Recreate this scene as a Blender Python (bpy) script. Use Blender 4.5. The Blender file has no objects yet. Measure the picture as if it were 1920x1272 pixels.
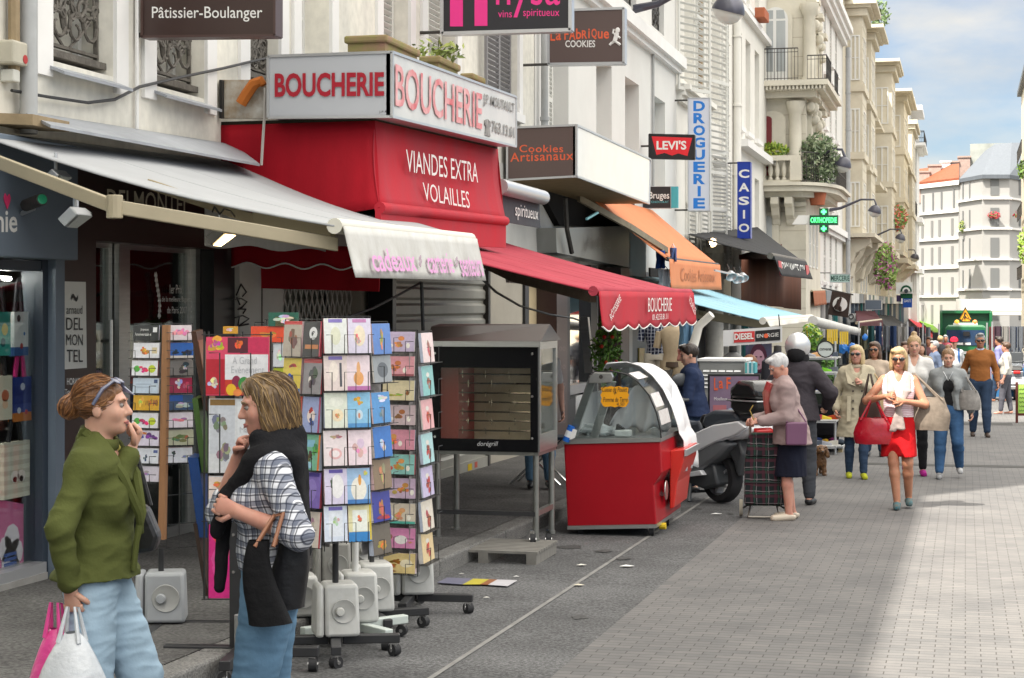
import bpy,bmesh,math,random
import numpy as np
from mathutils import Vector,Matrix,noise as mnoise
random.seed(7)
R=math.radians
SC=bpy.context.scene
COL=SC.collection
F=3400.0;HOR=572.0;TH=math.atan(.25);CT=math.cos(TH);ST=math.sin(TH);EYE=1.85;SLOPE=.014
cam=bpy.data.cameras.new('camera');cam_o=bpy.data.objects.new('camera',cam);COL.objects.link(cam_o)
cam_o.location=(0,0,EYE);cam_o.rotation_euler=(R(90),0,TH)
cam.sensor_width=36;cam.lens=36*F/1920;cam.shift_y=-(636-HOR)/1920
cam.clip_start=.1;cam.clip_end=2000
cam.dof.use_dof=False
SC.camera=cam_o
SUN_EL=R(56);SUN_AZ=R(212)
w=bpy.data.worlds.new('World');SC.world=w;w.use_nodes=True
nt=w.node_tree;nt.nodes.clear()
def N(t,k,**kw):
 n=t.nodes.new(k)
 for a,b in kw.items():setattr(n,a,b)
 return n
out=N(nt,'ShaderNodeOutputWorld');bg=N(nt,'ShaderNodeBackground');sky=N(nt,'ShaderNodeTexSky')
sky.sky_type='NISHITA';sky.sun_disc=False;sky.sun_elevation=SUN_EL;sky.sun_rotation=SUN_AZ
sky.air_density=1.0;sky.dust_density=.8;sky.ozone_density=1.2
tc=N(nt,'ShaderNodeTexCoord');mp=N(nt,'ShaderNodeMapping');mp.inputs['Scale'].default_value=(1.0,1.0,2.6)
mp.inputs['Location'].default_value=(.35,.2,.55)
cl=N(nt,'ShaderNodeTexNoise');cl.inputs['Scale'].default_value=7.5;cl.inputs['Detail'].default_value=9;cl.inputs['Roughness'].default_value=.52
cr=N(nt,'ShaderNodeValToRGB');cr.color_ramp.elements[0].position=.38;cr.color_ramp.elements[1].position=.70
cr.color_ramp.elements[0].color=(0,0,0,1);cr.color_ramp.elements[1].color=(1,1,1,1)
cc=N(nt,'ShaderNodeTexNoise');cc.inputs['Scale'].default_value=7;cc.inputs['Detail'].default_value=6
cr2=N(nt,'ShaderNodeValToRGB');cr2.color_ramp.elements[0].color=(5.6,5.5,5.3,1);cr2.color_ramp.elements[1].color=(9.3,8.75,7.7,1)
cr2.color_ramp.elements[0].position=.3;cr2.color_ramp.elements[1].position=.7
mx=N(nt,'ShaderNodeMix',data_type='RGBA')
nt.links.new(tc.outputs['Generated'],mp.inputs['Vector'])
nt.links.new(mp.outputs['Vector'],cl.inputs['Vector']);nt.links.new(mp.outputs['Vector'],cc.inputs['Vector'])
nt.links.new(cl.outputs['Fac'],cr.inputs['Fac']);nt.links.new(cc.outputs['Fac'],cr2.inputs['Fac'])
zc=N(nt,'ShaderNodeSeparateXYZ');nt.links.new(tc.outputs['Generated'],zc.inputs[0]);hz=N(nt,'ShaderNodeMapRange');hz.inputs['From Min'].default_value=.17;hz.inputs['From Max'].default_value=.42;hz.inputs['To Max'].default_value=.95
nt.links.new(zc.outputs[2],hz.inputs['Value']);mxf=N(nt,'ShaderNodeMath',operation='MAXIMUM');nt.links.new(cr.outputs['Color'],mxf.inputs[0]);nt.links.new(hz.outputs['Result'],mxf.inputs[1]);nt.links.new(mxf.outputs[0],mx.inputs['Factor']);tn=N(nt,'ShaderNodeMix',data_type='RGBA',blend_type='MULTIPLY');tn.inputs['Factor'].default_value=1;tn.inputs[7].default_value=(.88,1.0,1.18,1);nt.links.new(sky.outputs['Color'],tn.inputs[6]);nt.links.new(tn.outputs[2],mx.inputs[6]);nt.links.new(cr2.outputs['Color'],mx.inputs[7])
sx=N(nt,'ShaderNodeSeparateXYZ');nt.links.new(tc.outputs['Generated'],sx.inputs[0])
el=N(nt,'ShaderNodeMapRange');el.inputs['From Min'].default_value=.175;el.inputs['From Max'].default_value=.55;el.inputs['To Min'].default_value=.37;el.inputs['To Max'].default_value=1.5
nt.links.new(sx.outputs[2],el.inputs['Value']);vm_=N(nt,'ShaderNodeVectorMath',operation='SCALE');nt.links.new(mx.outputs[2],vm_.inputs[0]);nt.links.new(el.outputs['Result'],vm_.inputs['Scale'])
nt.links.new(vm_.outputs[0],bg.inputs['Color']);bg.inputs['Strength'].default_value=.14
nt.links.new(bg.outputs['Background'],out.inputs['Surface'])
sun=bpy.data.lights.new('sun','SUN');sun.energy=4.7;sun.angle=R(.53);sun.color=(1,.94,.84)
sun_o=bpy.data.objects.new('sun',sun);COL.objects.link(sun_o)
sd=Vector((math.sin(SUN_AZ)*math.cos(SUN_EL),math.cos(SUN_AZ)*math.cos(SUN_EL),math.sin(SUN_EL)))
sun_o.rotation_euler=sd.to_track_quat('Z','Y').to_euler();sun_o.location=(-40,-40,60)
SC.view_settings.view_transform='Standard';SC.view_settings.look='None';SC.view_settings.exposure=1.18;SC.view_settings.gamma=1
SC.cycles.max_bounces=6;SC.cycles.diffuse_bounces=3;SC.cycles.glossy_bounces=3;SC.cycles.transmission_bounces=5
SC.cycles.transparent_max_bounces=10;SC.cycles.caustics_reflective=False;SC.cycles.caustics_refractive=False
SC.cycles.use_denoising=True;SC.cycles.sample_clamp_indirect=4
V=Vector
FWD=V((-ST,CT,0));RT=V((CT,ST,0));UP=V((0,0,1));CAM=V((0,0,EYE))
def ray(px,py):return FWD+RT*((px-960)/F)+UP*((HOR-py)/F)
def P(px,py,d):return CAM+ray(px,py)*d
def hit(px,py,pl):
 pt,n=pl;n=V(n);r=ray(px,py)
 return CAM+r*((V(pt)-CAM).dot(n)/r.dot(n))
def PX(x):return((x,0,0),(1,0,0))
def PY(y):return((0,y,0),(0,1,0))
GND=((0,0,0),(0,SLOPE,1))
def gz(y):return-SLOPE*y
def G(px,py):return hit(px,py,GND)
FX=-6.2
PAV=.13
def W(px,x=FX):
 return hit(px,HOR,PX(x)).y
def depth(p):return(V(p)-CAM).dot(FWD)
def Zat(py,p):return EYE+(HOR-py)*depth(p)/F
MATS={}
def lin(c):
 if isinstance(c,str):
  c=[int(c[i:i+2],16)/255 for i in(0,2,4)]
  return tuple(x/12.92 if x<=.04045 else((x+.055)/1.055)**2.4 for x in c)
 return tuple(c)
def mat(name,c,rough=.7,noise=0,scale=6,bump=0,bscale=None,metal=0,attr=False,emit=0,spec=None,alpha=None,c2=None,stretch=None,coat=0,sheen=0,grain=None):
 """principled surface; colour varies by object-space noise of strength `noise`, small relief of strength `bump`"""
 if name in MATS:return MATS[name]
 m=bpy.data.materials.new(name);m.use_nodes=True;t=m.node_tree;b=t.nodes['Principled BSDF']
 c=lin(c)if c is not None else(.5,.5,.5)
 b.inputs['Roughness'].default_value=rough;b.inputs['Metallic'].default_value=metal
 if spec is None and rough>=.6 and not metal:spec=.18
 if spec is not None:b.inputs['Specular IOR Level'].default_value=spec
 if coat:b.inputs['Coat Weight'].default_value=coat;b.inputs['Coat Roughness'].default_value=.08
 if sheen:b.inputs['Sheen Weight'].default_value=sheen
 co=N(t,'ShaderNodeTexCoord');src=None
 if stretch or noise or bump:
  mpn=N(t,'ShaderNodeMapping');mpn.inputs['Scale'].default_value=stretch or(1,1,1)
  t.links.new(co.outputs['Object'],mpn.inputs['Vector'])
 if attr:
  a=N(t,'ShaderNodeAttribute',attribute_name='Col');src=a.outputs['Color']
 if noise:
  nz=N(t,'ShaderNodeTexNoise');nz.inputs['Scale'].default_value=scale;nz.inputs['Detail'].default_value=7;nz.inputs['Roughness'].default_value=.62
  t.links.new(mpn.outputs['Vector'],nz.inputs['Vector'])
  rp=N(t,'ShaderNodeValToRGB');rp.color_ramp.elements[0].position=.3;rp.color_ramp.elements[1].position=.72
  t.links.new(nz.outputs['Fac'],rp.inputs['Fac'])
  mm=N(t,'ShaderNodeMix',data_type='RGBA')
  if attr:
   mm.blend_type='MULTIPLY';mm.inputs['Factor'].default_value=1
   k=1-noise
   rp.color_ramp.elements[0].color=(k,k,k,1);rp.color_ramp.elements[1].color=(1,1,1,1)
   t.links.new(src,mm.inputs[6]);t.links.new(rp.outputs['Color'],mm.inputs[7])
  else:
   d=lin(c2)if c2 is not None else tuple(x*(1-noise)for x in c)
   mm.inputs[6].default_value=(*d,1);mm.inputs[7].default_value=(*c,1);t.links.new(rp.outputs['Color'],mm.inputs['Factor'])
  src=mm.outputs[2]
 if grain and src is not None:
  g1=N(t,'ShaderNodeTexNoise');g1.inputs['Scale'].default_value=grain[0];g1.inputs['Detail'].default_value=3;t.links.new(co.outputs['Object'],g1.inputs['Vector'])
  g2=N(t,'ShaderNodeMapRange');g2.inputs['From Min'].default_value=.35;g2.inputs['From Max'].default_value=.65;g2.inputs['To Min'].default_value=1-grain[1];g2.inputs['To Max'].default_value=1+grain[1]*.8;t.links.new(g1.outputs['Fac'],g2.inputs['Value'])
  g3=N(t,'ShaderNodeVectorMath',operation='SCALE');t.links.new(src,g3.inputs[0]);t.links.new(g2.outputs['Result'],g3.inputs['Scale']);src=g3.outputs[0]
 if src is not None:t.links.new(src,b.inputs['Base Color'])
 else:b.inputs['Base Color'].default_value=(*c,1)
 if bump:
  n2=N(t,'ShaderNodeTexNoise');n2.inputs['Scale'].default_value=bscale or scale*4;n2.inputs['Detail'].default_value=5
  t.links.new(mpn.outputs['Vector'],n2.inputs['Vector'])
  bp=N(t,'ShaderNodeBump');bp.inputs['Strength'].default_value=bump;bp.inputs['Distance'].default_value=.02
  t.links.new(n2.outputs['Fac'],bp.inputs['Height']);t.links.new(bp.outputs['Normal'],b.inputs['Normal'])
 if emit:
  b.inputs['Emission Color'].default_value=(*c,1);b.inputs['Emission Strength'].default_value=emit
 MATS[name]=m
 return m
def glass(name,tint=(.92,.95,.95),refl=.12,graze=.22):
 """thin pane: see-through with a mirror layer that grows at grazing angles"""
 if name in MATS:return MATS[name]
 m=bpy.data.materials.new(name);m.use_nodes=True;t=m.node_tree;t.nodes.clear()
 o=N(t,'ShaderNodeOutputMaterial');tr=N(t,'ShaderNodeBsdfTransparent');gl=N(t,'ShaderNodeBsdfGlossy');mxs=N(t,'ShaderNodeMixShader')
 tr.inputs['Color'].default_value=(*tint,1);gl.inputs['Roughness'].default_value=.02
 lw=N(t,'ShaderNodeLayerWeight');lw.inputs['Blend'].default_value=.25
 mr=N(t,'ShaderNodeMapRange');mr.inputs['To Min'].default_value=refl;mr.inputs['To Max'].default_value=min(1,refl+graze)
 t.links.new(lw.outputs['Fresnel'],mr.inputs['Value']);t.links.new(mr.outputs['Result'],mxs.inputs['Fac'])
 t.links.new(tr.outputs['BSDF'],mxs.inputs[1]);t.links.new(gl.outputs['BSDF'],mxs.inputs[2]);t.links.new(mxs.outputs['Shader'],o.inputs['Surface'])
 MATS[name]=m
 return m
def stripes(name,base,bands,rough=.85,rot=0,bump=.15):
 """woven check: list of (axis, period, width, offset, colour, strength) mixed over the base"""
 if name in MATS:return MATS[name]
 m=bpy.data.materials.new(name);m.use_nodes=True;t=m.node_tree;b=t.nodes['Principled BSDF'];b.inputs['Roughness'].default_value=rough
 b.inputs['Specular IOR Level'].default_value=.2
 co=N(t,'ShaderNodeTexCoord');mp_=N(t,'ShaderNodeMapping');mp_.inputs['Rotation'].default_value=(0,rot,0)
 wob=N(t,'ShaderNodeTexNoise');wob.inputs['Scale'].default_value=7
 t.links.new(co.outputs['Object'],wob.inputs['Vector'])
 va=N(t,'ShaderNodeVectorMath',operation='MULTIPLY_ADD');va.inputs[1].default_value=(.035,.035,.035)
 t.links.new(wob.outputs['Color'],va.inputs[0]);t.links.new(co.outputs['Object'],va.inputs[2]);t.links.new(va.outputs[0],mp_.inputs['Vector'])
 sp=N(t,'ShaderNodeSeparateXYZ');t.links.new(mp_.outputs['Vector'],sp.inputs[0])
 prev=None
 for ax,per,wid,off,c,s in bands:
  a=N(t,'ShaderNodeMath',operation='ADD');a.inputs[1].default_value=off+10*per
  if ax=='d':
   s2=N(t,'ShaderNodeMath',operation='ADD');t.links.new(sp.outputs[0],s2.inputs[0]);t.links.new(sp.outputs[1],s2.inputs[1]);t.links.new(s2.outputs[0],a.inputs[0])
  else:t.links.new(sp.outputs['xyz'.index(ax)],a.inputs[0])
  md=N(t,'ShaderNodeMath',operation='FLOORED_MODULO');md.inputs[1].default_value=per;t.links.new(a.outputs[0],md.inputs[0])
  mr=N(t,'ShaderNodeMapRange');mr.inputs['From Min'].default_value=wid;mr.inputs['From Max'].default_value=wid*.75
  mr.inputs['To Max'].default_value=s;t.links.new(md.outputs[0],mr.inputs['Value'])
  mm=N(t,'ShaderNodeMix',data_type='RGBA');t.links.new(mr.outputs['Result'],mm.inputs['Factor'])
  if prev is None:mm.inputs[6].default_value=(*lin(base),1)
  else:t.links.new(prev,mm.inputs[6])
  mm.inputs[7].default_value=(*lin(c),1);prev=mm.outputs[2]
 t.links.new(prev,b.inputs['Base Color'])
 if bump:
  n2=N(t,'ShaderNodeTexNoise');n2.inputs['Scale'].default_value=14;n2.inputs['Detail'].default_value=4
  t.links.new(co.outputs['Object'],n2.inputs['Vector'])
  bp=N(t,'ShaderNodeBump');bp.inputs['Strength'].default_value=bump;bp.inputs['Distance'].default_value=.03
  t.links.new(n2.outputs['Fac'],bp.inputs['Height']);t.links.new(bp.outputs['Normal'],b.inputs['Normal'])
 MATS[name]=m
 return m
def paint(name='painted',rough=.6):return mat(name,None,rough,attr=True,noise=.12,scale=9)
class MB:
 def __init__(s):s.v=[];s.f=[];s.mi=[];s.c=[];s.m=0;s.col=(1,1,1)
 def add(s,vs,fs):
  b=len(s.v);s.v+=[tuple(p)for p in vs]
  for f in fs:s.f.append([b+i for i in f]);s.mi.append(s.m);s.c.append(s.col)
  return s
 def box(s,x0,x1,y0,y1,z0,z1):
  vs=[(x,y,z)for z in(z0,z1)for y in(y0,y1)for x in(x0,x1)]
  return s.add(vs,[(0,2,3,1),(4,5,7,6),(0,1,5,4),(2,6,7,3),(0,4,6,2),(1,3,7,5)])
 def obox(s,o,a,b,c):
  o,a,b,c=map(V,(o,a,b,c))
  vs=[o,o+a,o+b,o+a+b,o+c,o+a+c,o+b+c,o+a+b+c]
  return s.add(vs,[(0,2,3,1),(4,5,7,6),(0,1,5,4),(2,6,7,3),(0,4,6,2),(1,3,7,5)])
 def quad(s,*p):return s.add(p,[tuple(range(len(p)))])
 def slab(s,pts,t):
  n=len(pts);t=V(t);a=[V(p)for p in pts];b=[p+t for p in a]
  fs=[tuple(range(n)),tuple(range(2*n-1,n-1,-1))]+[(i,n+i,n+(i+1)%n,(i+1)%n)for i in range(n)]
  return s.add(a+b,fs)
 def cyl(s,a,b,r,r2=None,n=10,caps=True):
  a,b=V(a),V(b);r2=r if r2 is None else r2;d=(b-a).normalized()
  u=d.orthogonal().normalized();w_=d.cross(u)
  vs=[c+(u*math.cos(k*2*math.pi/n)+w_*math.sin(k*2*math.pi/n))*q for c,q in((a,r),(b,r2))for k in range(n)]
  fs=[(k,(k+1)%n,n+(k+1)%n,n+k)for k in range(n)]
  if caps:fs+=[tuple(range(n-1,-1,-1)),tuple(range(n,2*n))]
  return s.add(vs,fs)
 def tube(s,pts,r,n=6,close=False):
  pts=[V(p)for p in pts];k=len(pts);rs=r if isinstance(r,(list,tuple))else[r]*k
  vs=[];prev=None
  for i,p in enumerate(pts):
   d=(pts[(i+1)%k if close else min(i+1,k-1)]-pts[i-1 if(i or close)else 0])
   d=d.normalized()if d.length>1e-9 else V((0,0,1))
   u=d.orthogonal().normalized()if prev is None else(prev-d*prev.dot(d))
   u=u.normalized()if u.length>1e-6 else d.orthogonal().normalized()
   prev=u;w_=d.cross(u)
   vs+=[p+(u*math.cos(j*2*math.pi/n)+w_*math.sin(j*2*math.pi/n))*rs[i]for j in range(n)]
  fs=[]
  for i in range(k if close else k-1):
   a,b=i*n,((i+1)%k)*n
   fs+=[(a+j,a+(j+1)%n,b+(j+1)%n,b+j)for j in range(n)]
  if not close:fs+=[tuple(range(n-1,-1,-1)),tuple(range((k-1)*n,k*n))]
  return s.add(vs,fs)
 def lathe(s,prof,o=(0,0,0),ax=(0,0,1),n=16,arc=2*math.pi,u=None):
  o=V(o);d=V(ax).normalized();u=V(u).normalized()if u is not None else d.orthogonal().normalized();w_=d.cross(u);k=len(prof)
  full=arc>6.28;m_=n if full else n+1
  vs=[o+d*z+(u*math.cos(j*arc/n)+w_*math.sin(j*arc/n))*r for r,z in prof for j in range(m_)]
  fs=[(i*m_+j,i*m_+(j+1)%m_,(i+1)*m_+(j+1)%m_,(i+1)*m_+j)for i in range(k-1)for j in range(n)]
  return s.add(vs,fs)
 def ball(s,c,r,n=12,m_=8):
  rr=r if isinstance(r,(tuple,list))else(r,r,r);c=V(c)
  vs=[c+V((rr[0]*math.sin(i*math.pi/m_)*math.cos(j*2*math.pi/n),rr[1]*math.sin(i*math.pi/m_)*math.sin(j*2*math.pi/n),rr[2]*math.cos(i*math.pi/m_)))for i in range(m_+1)for j in range(n)]
  fs=[(i*n+j,(i+1)*n+j,(i+1)*n+(j+1)%n,i*n+(j+1)%n)for i in range(m_)for j in range(n)]
  return s.add(vs,fs)
 def grid(s,fn,nu,nv):
  vs=[fn(i/nu,j/nv)for j in range(nv+1)for i in range(nu+1)]
  fs=[(j*(nu+1)+i,j*(nu+1)+i+1,(j+1)*(nu+1)+i+1,(j+1)*(nu+1)+i)for j in range(nv)for i in range(nu)]
  return s.add(vs,fs)
 def build(s,name,mats,parent=None,smooth=False,bevel=0,local=False,thick=0,merge=False):
  me=bpy.data.meshes.new(name)
  off=V((0,0,0))if(parent is None or local)else worldloc(parent)
  me.from_pydata([V(p)-off for p in s.v],[],s.f)
  if not isinstance(mats,(list,tuple)):mats=[mats]
  for m_ in mats:me.materials.append(m_)
  me.polygons.foreach_set('material_index',s.mi)
  at=me.color_attributes.new('Col','FLOAT_COLOR','CORNER')
  if any(c!=(1,1,1)for c in s.c):
   buf=[]
   for p in me.polygons:buf+=[*lin(s.c[p.index]),1.0]*p.loop_total
   at.data.foreach_set('color',buf)
  if merge or smooth or bevel:
   bm=bmesh.new();bm.from_mesh(me);bmesh.ops.remove_doubles(bm,verts=bm.verts,dist=1e-5);bmesh.ops.recalc_face_normals(bm,faces=bm.faces);bm.to_mesh(me);bm.free()
  if smooth:
   me.polygons.foreach_set('use_smooth',[True]*len(me.polygons))
   me.set_sharp_from_angle(angle=R(42))
  me.update()
  o=bpy.data.objects.new(name,me);COL.objects.link(o)
  if parent is not None:o.parent=parent
  if bevel:
   bv=o.modifiers.new('bevel','BEVEL');bv.width=bevel;bv.segments=2;bv.limit_method='ANGLE';bv.angle_limit=R(40)
  if thick:
   sv=o.modifiers.new('thickness','SOLIDIFY');sv.thickness=thick;sv.offset=0
  return o
def worldloc(o):
 l=V(o.location)
 while o.parent is not None:o=o.parent;l+=V(o.location)
 return l
def tag(o,label=None,cat=None,group=None,kind=None):
 if label:o['label']=label
 if cat:o['category']=cat
 if group:o['group']=group
 if kind:o['kind']=kind
 return o
def thing(name,label,cat,loc=(0,0,0),rz=0,group=None):
 o=bpy.data.objects.new(name,None);COL.objects.link(o);o.location=loc;o.rotation_euler=(0,0,rz);o.empty_display_size=.1
 return tag(o,label,cat,group)
def copy_tree(o,parent=None):
 c=o.copy();COL.objects.link(c);c.parent=parent
 for ch in list(o.children):copy_tree(ch,c)
 return c
def text(s,o,rv,uv,m,parent,name='lettering',bold=0.0,shear=0,ext=.002,space=1,align='CENTER',line=1.0,local=False):
 """lettering filling the parallelogram o, rv (width), uv (height)"""
 cu=bpy.data.curves.new('t','FONT');cu.body=s;cu.offset=bold;cu.shear=shear;cu.space_character=space;cu.align_x=align;cu.space_line=line
 cu.resolution_u=3
 to=bpy.data.objects.new('t',cu);COL.objects.link(to);dg=bpy.context.evaluated_depsgraph_get()
 me=bpy.data.meshes.new_from_object(to.evaluated_get(dg));bpy.data.objects.remove(to)
 n=len(me.vertices);co=np.empty(n*3);me.vertices.foreach_get('co',co);co=co.reshape(-1,3)
 lo,hi=co.min(0),co.max(0);q=(co-lo)/np.maximum(hi-lo,1e-6)
 o,rv,uv=V(o),V(rv),V(uv);nn=rv.cross(uv).normalized()*ext
 off=V((0,0,0))if(parent is None or local)else worldloc(parent)
 b=np.array(o+nn-off)
 wd=b+q[:,:1]*np.array(rv)+q[:,1:2]*np.array(uv)
 me.vertices.foreach_set('co',wd.ravel());me.materials.clear();me.materials.append(m);me.name=name;me.update()
 ob=bpy.data.objects.new(name,me);COL.objects.link(ob);ob.parent=parent
 return ob
def textpx(s,pl,x0,y0,x1,y1,m,parent,y1r=None,y0r=None,**kw):
 """lettering in picture box x0..x1 by y0(top)..y1(bottom) at the left; y0r, y1r = top and bottom at the right"""
 y1r=y1 if y1r is None else y1r;y0r=y0 if y0r is None else y0r
 a,b,c=hit(x0,y1,pl),hit(x1,y1r,pl),hit(x0,y0,pl)
 return text(s,a,b-a,c-a,m,parent,**kw)
def struct(mb,name,m,**k):return tag(mb.build(name,m,**k),kind='structure')
def sheet(x0,x1,y0,y1,dz,mb=None,ny=1):
 mb=mb or MB()
 return mb.quad((x0,y0,gz(y0)+dz),(x1,y0,gz(y0)+dz),(x1,y1,gz(y1)+dz),(x0,y1,gz(y1)+dz))
m_far=mat('dry ground',(.16,.15,.13),.95,.3,.2)
m_asph=mat('asphalt',(.158,.158,.160),.88,.5,.9,.6,150,grain=(55,.45))
m_pavem=mat('pavement asphalt',(.145,.141,.137),.9,.5,1.2,.5,130,grain=(45,.4))
m_kerb=mat('kerb granite',(.19,.186,.178),.85,.3,9,.3,90,grain=(70,.4))
m_line=mat('gutter stone',(.25,.245,.235),.85,.35,6)
def pavers():
 m=bpy.data.materials.new('brick pavers');m.use_nodes=True;t=m.node_tree;b=t.nodes['Principled BSDF'];b.inputs['Roughness'].default_value=.86
 co=N(t,'ShaderNodeTexCoord');br=N(t,'ShaderNodeTexBrick')
 br.inputs['Scale'].default_value=1;br.inputs['Brick Width'].default_value=.17;br.inputs['Row Height'].default_value=.085;br.inputs['Mortar Size'].default_value=.004
 br.inputs['Color1'].default_value=(.156,.151,.148,1);br.inputs['Color2'].default_value=(.124,.123,.123,1);br.inputs['Mortar'].default_value=(.058,.053,.05,1);br.inputs['Bias'].default_value=-.1
 br.inputs['Mortar Smooth'].default_value=.3
 t.links.new(co.outputs['Object'],br.inputs['Vector'])
 nz=N(t,'ShaderNodeTexNoise');nz.inputs['Scale'].default_value=1.3;nz.inputs['Detail'].default_value=10;nz.inputs['Roughness'].default_value=.7;t.links.new(co.outputs['Object'],nz.inputs['Vector'])
 rp=N(t,'ShaderNodeValToRGB');rp.color_ramp.elements[0].position=.3;rp.color_ramp.elements[1].position=.75
 rp.color_ramp.elements[0].color=(.62,.62,.63,1);rp.color_ramp.elements[1].color=(1.08,1.06,1.03,1);t.links.new(nz.outputs['Fac'],rp.inputs['Fac'])
 mm=N(t,'ShaderNodeMix',data_type='RGBA',blend_type='MULTIPLY');mm.inputs['Factor'].default_value=1
 t.links.new(br.outputs['Color'],mm.inputs[6]);t.links.new(rp.outputs['Color'],mm.inputs[7]);t.links.new(mm.outputs[2],b.inputs['Base Color'])
 bp=N(t,'ShaderNodeBump');bp.inputs['Strength'].default_value=.35;bp.inputs['Distance'].default_value=.006;bp.invert=True
 t.links.new(br.outputs['Fac'],bp.inputs['Height']);t.links.new(bp.outputs['Normal'],b.inputs['Normal'])
 return m
struct(MB().quad((-900,-300,4.1),(900,-300,4.1),(900,1400,-19.7),(-900,1400,-19.7)),'ground',m_far)
struct(sheet(-3.8,9,-30,330,.012),'road',m_asph)
struct(sheet(-2.12,1.7,-30,330,.018),'paved_street',pavers())
struct(sheet(-2.745,-2.713,-30,120,.017),'gutter_line',m_line)
pv=MB();sheet(-9,-3.98,-30,240,PAV,pv);struct(pv,'pavement',m_pavem)
kb=MB()
y=-6.0
srd=random.Random(5)
for i in range(16):
 sx,sy=srd.uniform(-3.7,-2.2),srd.uniform(8.5,22);rr=srd.uniform(.03,.16)
 kn_=[(sx+rr*srd.uniform(.5,1.2)*math.cos(a),sy+rr*1.6*srd.uniform(.5,1.2)*math.sin(a))for a in[k*.5236 for k in range(12)]]
 struct(MB().quad(*[(a,b,gz(b)+.0155+.00025*i)for a,b in kn_]),'road_stain',mat('damp asphalt stain',(.085,.084,.083),.75,.4,20,grain=(55,.3)))
while y<120:
 kb.obox((-3.98,y,gz(y)-.1),(.18,0,0),(0,.985,-.985*SLOPE),(0,0,.1+PAV+.003));y+=1.0
struct(kb,'kerb',m_kerb,bevel=.018)
dr=MB()
for(a,b,c,d)in[(-1.7,.9,36.5,37.4),(-1.3,1.5,25.2,25.6)]:sheet(a,b,c,d,.022,dr)
struct(dr,'road_patch',mat('dark repair',(.085,.083,.08),.85,.35,3))
def litter(px,py,pts,col,label,grp='scraps of paper on the road'):
 g=G(px,py);mb=MB();mb.col=col
 mb.slab([(g.x+a,g.y+b,gz(g.y+b)+.022+c*.4)for a,b,c in pts],(0,0,.001))
 tag(mb.build('paper_scrap',paint()),label,'litter',grp);return g
for i,(px,py,col,lab)in enumerate([(565,0,0,0)][:0]+[(968,1087,'e8e8e4','white crumpled paper scrap on the asphalt right of the magazine page'),(1090,1065,'dedcd2','small pale paper scrap on the asphalt near the white gutter line'),(1175,1067,'e6e6e2','flat white paper strip on the asphalt below the red display counter'),(912,1127,'d8d6ce','tiny pale paper scrap on the asphalt beside the caster of the rightmost card rack'),(1085,1103,'d8d0b8','yellowish scrap on the asphalt beside the gutter line'),(1343,968,'f0f0ee','white paper scrap on the road between scooter stand and shopping trolley'),(865,1082,'c9c7c0','small grey scrap close to the kerb by the magazine page')]):
 r_=.012+.01*(i%3)
 litter(px,py,[(-r_*1.6,-r_,.002),(r_,-r_*1.2,.01),(r_*1.8,r_*.6,.002),(-r_*.4,r_*1.3,.012)],col,lab)
g=G(893,1098);o=thing('magazine_page','torn glossy magazine page with yellow patch lying flat on the asphalt','litter',g+V((0,0,.02)))
mb=MB()
for(x0,x1,cc_)in[(-.26,-.06,'6a6a7c'),(-.06,.06,'b4a840'),(.06,.12,'8a5a3a'),(.12,.27,'b8b6ba')]:
 mb.col=cc_;mb.slab([(g.x+x0,g.y-.13+.02*math.sin(x0*20),g.z+.025),(g.x+x1,g.y-.13+.02*math.sin(x1*20),g.z+.025),(g.x+x1,g.y+.14,g.z+.024),(g.x+x0,g.y+.14,g.z+.024)],(0,0,.003))
mb.build('sheet',paint(),o)
m_cream=mat('cream render',(.80,.77,.68),.88,.3,1.7,.2,14,c2=(.60,.585,.53),stretch=(1,1,.35),grain=(9,.07))
m_white=mat('white render',(.70,.69,.66),.85,.10,.9,.1,26,c2=(.64,.63,.60))
m_white2=mat('warm white render',(.79,.77,.71),.86,.13,.8,.1,26)
m_trim=mat('white trim',(.8,.79,.77),.8,.1,2)
m_greytrim=mat('grey zinc',(.36,.38,.41),.5,.25,3,.1,20,metal=.15)
m_iron=mat('dark cast iron',(.05,.045,.04),.55,.4,14,.2)
m_irongrey=mat('weathered cast iron',(.17,.155,.135),.6,.5,14,.3,40)
m_pane=mat('window glass dark',(.055,.07,.075),.08,.35,1.2,spec=.45)
m_panel=mat('window glass curtained',(.42,.45,.46),.12,.3,2.5,spec=.8,stretch=(1,1,.12))
m_frame=mat('painted window frame',(.68,.68,.66),.5)
m_shut=mat('white shutter paint',(.66,.655,.61),.6,.12,4)
m_shutg=mat('grey shutter paint',(.24,.235,.24),.6,.15,4)
m_beam=mat('ochre wood',(.30,.21,.11),.7,.3,6)
m_stone=mat('cut limestone',(.64,.595,.49),.85,.22,1.4,.25,18,c2=(.54,.49,.39))
m_stone2=mat('pale limestone',(.69,.65,.545),.85,.2,1.2,.2,18)
m_zinc=mat('zinc roof',(.40,.435,.47),.45,.18,1.5,metal=.2,stretch=(3,3,.3))
m_tile=mat('red roof tiles',(.27,.085,.045),.8,.3,3,.4,12)
m_brickch=mat('chimney brick',(.42,.31,.27),.9,.25,4,.3)
m_pot=mat('terracotta',(.46,.15,.08),.8,.2,6)
m_pipe=mat('grey downpipe',(.42,.43,.43),.55,.2,4)
m_black=mat('black paint',(.012,.012,.013),.4)
m_darkin=mat('dark interior',(.012,.011,.011),.9)
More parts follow.
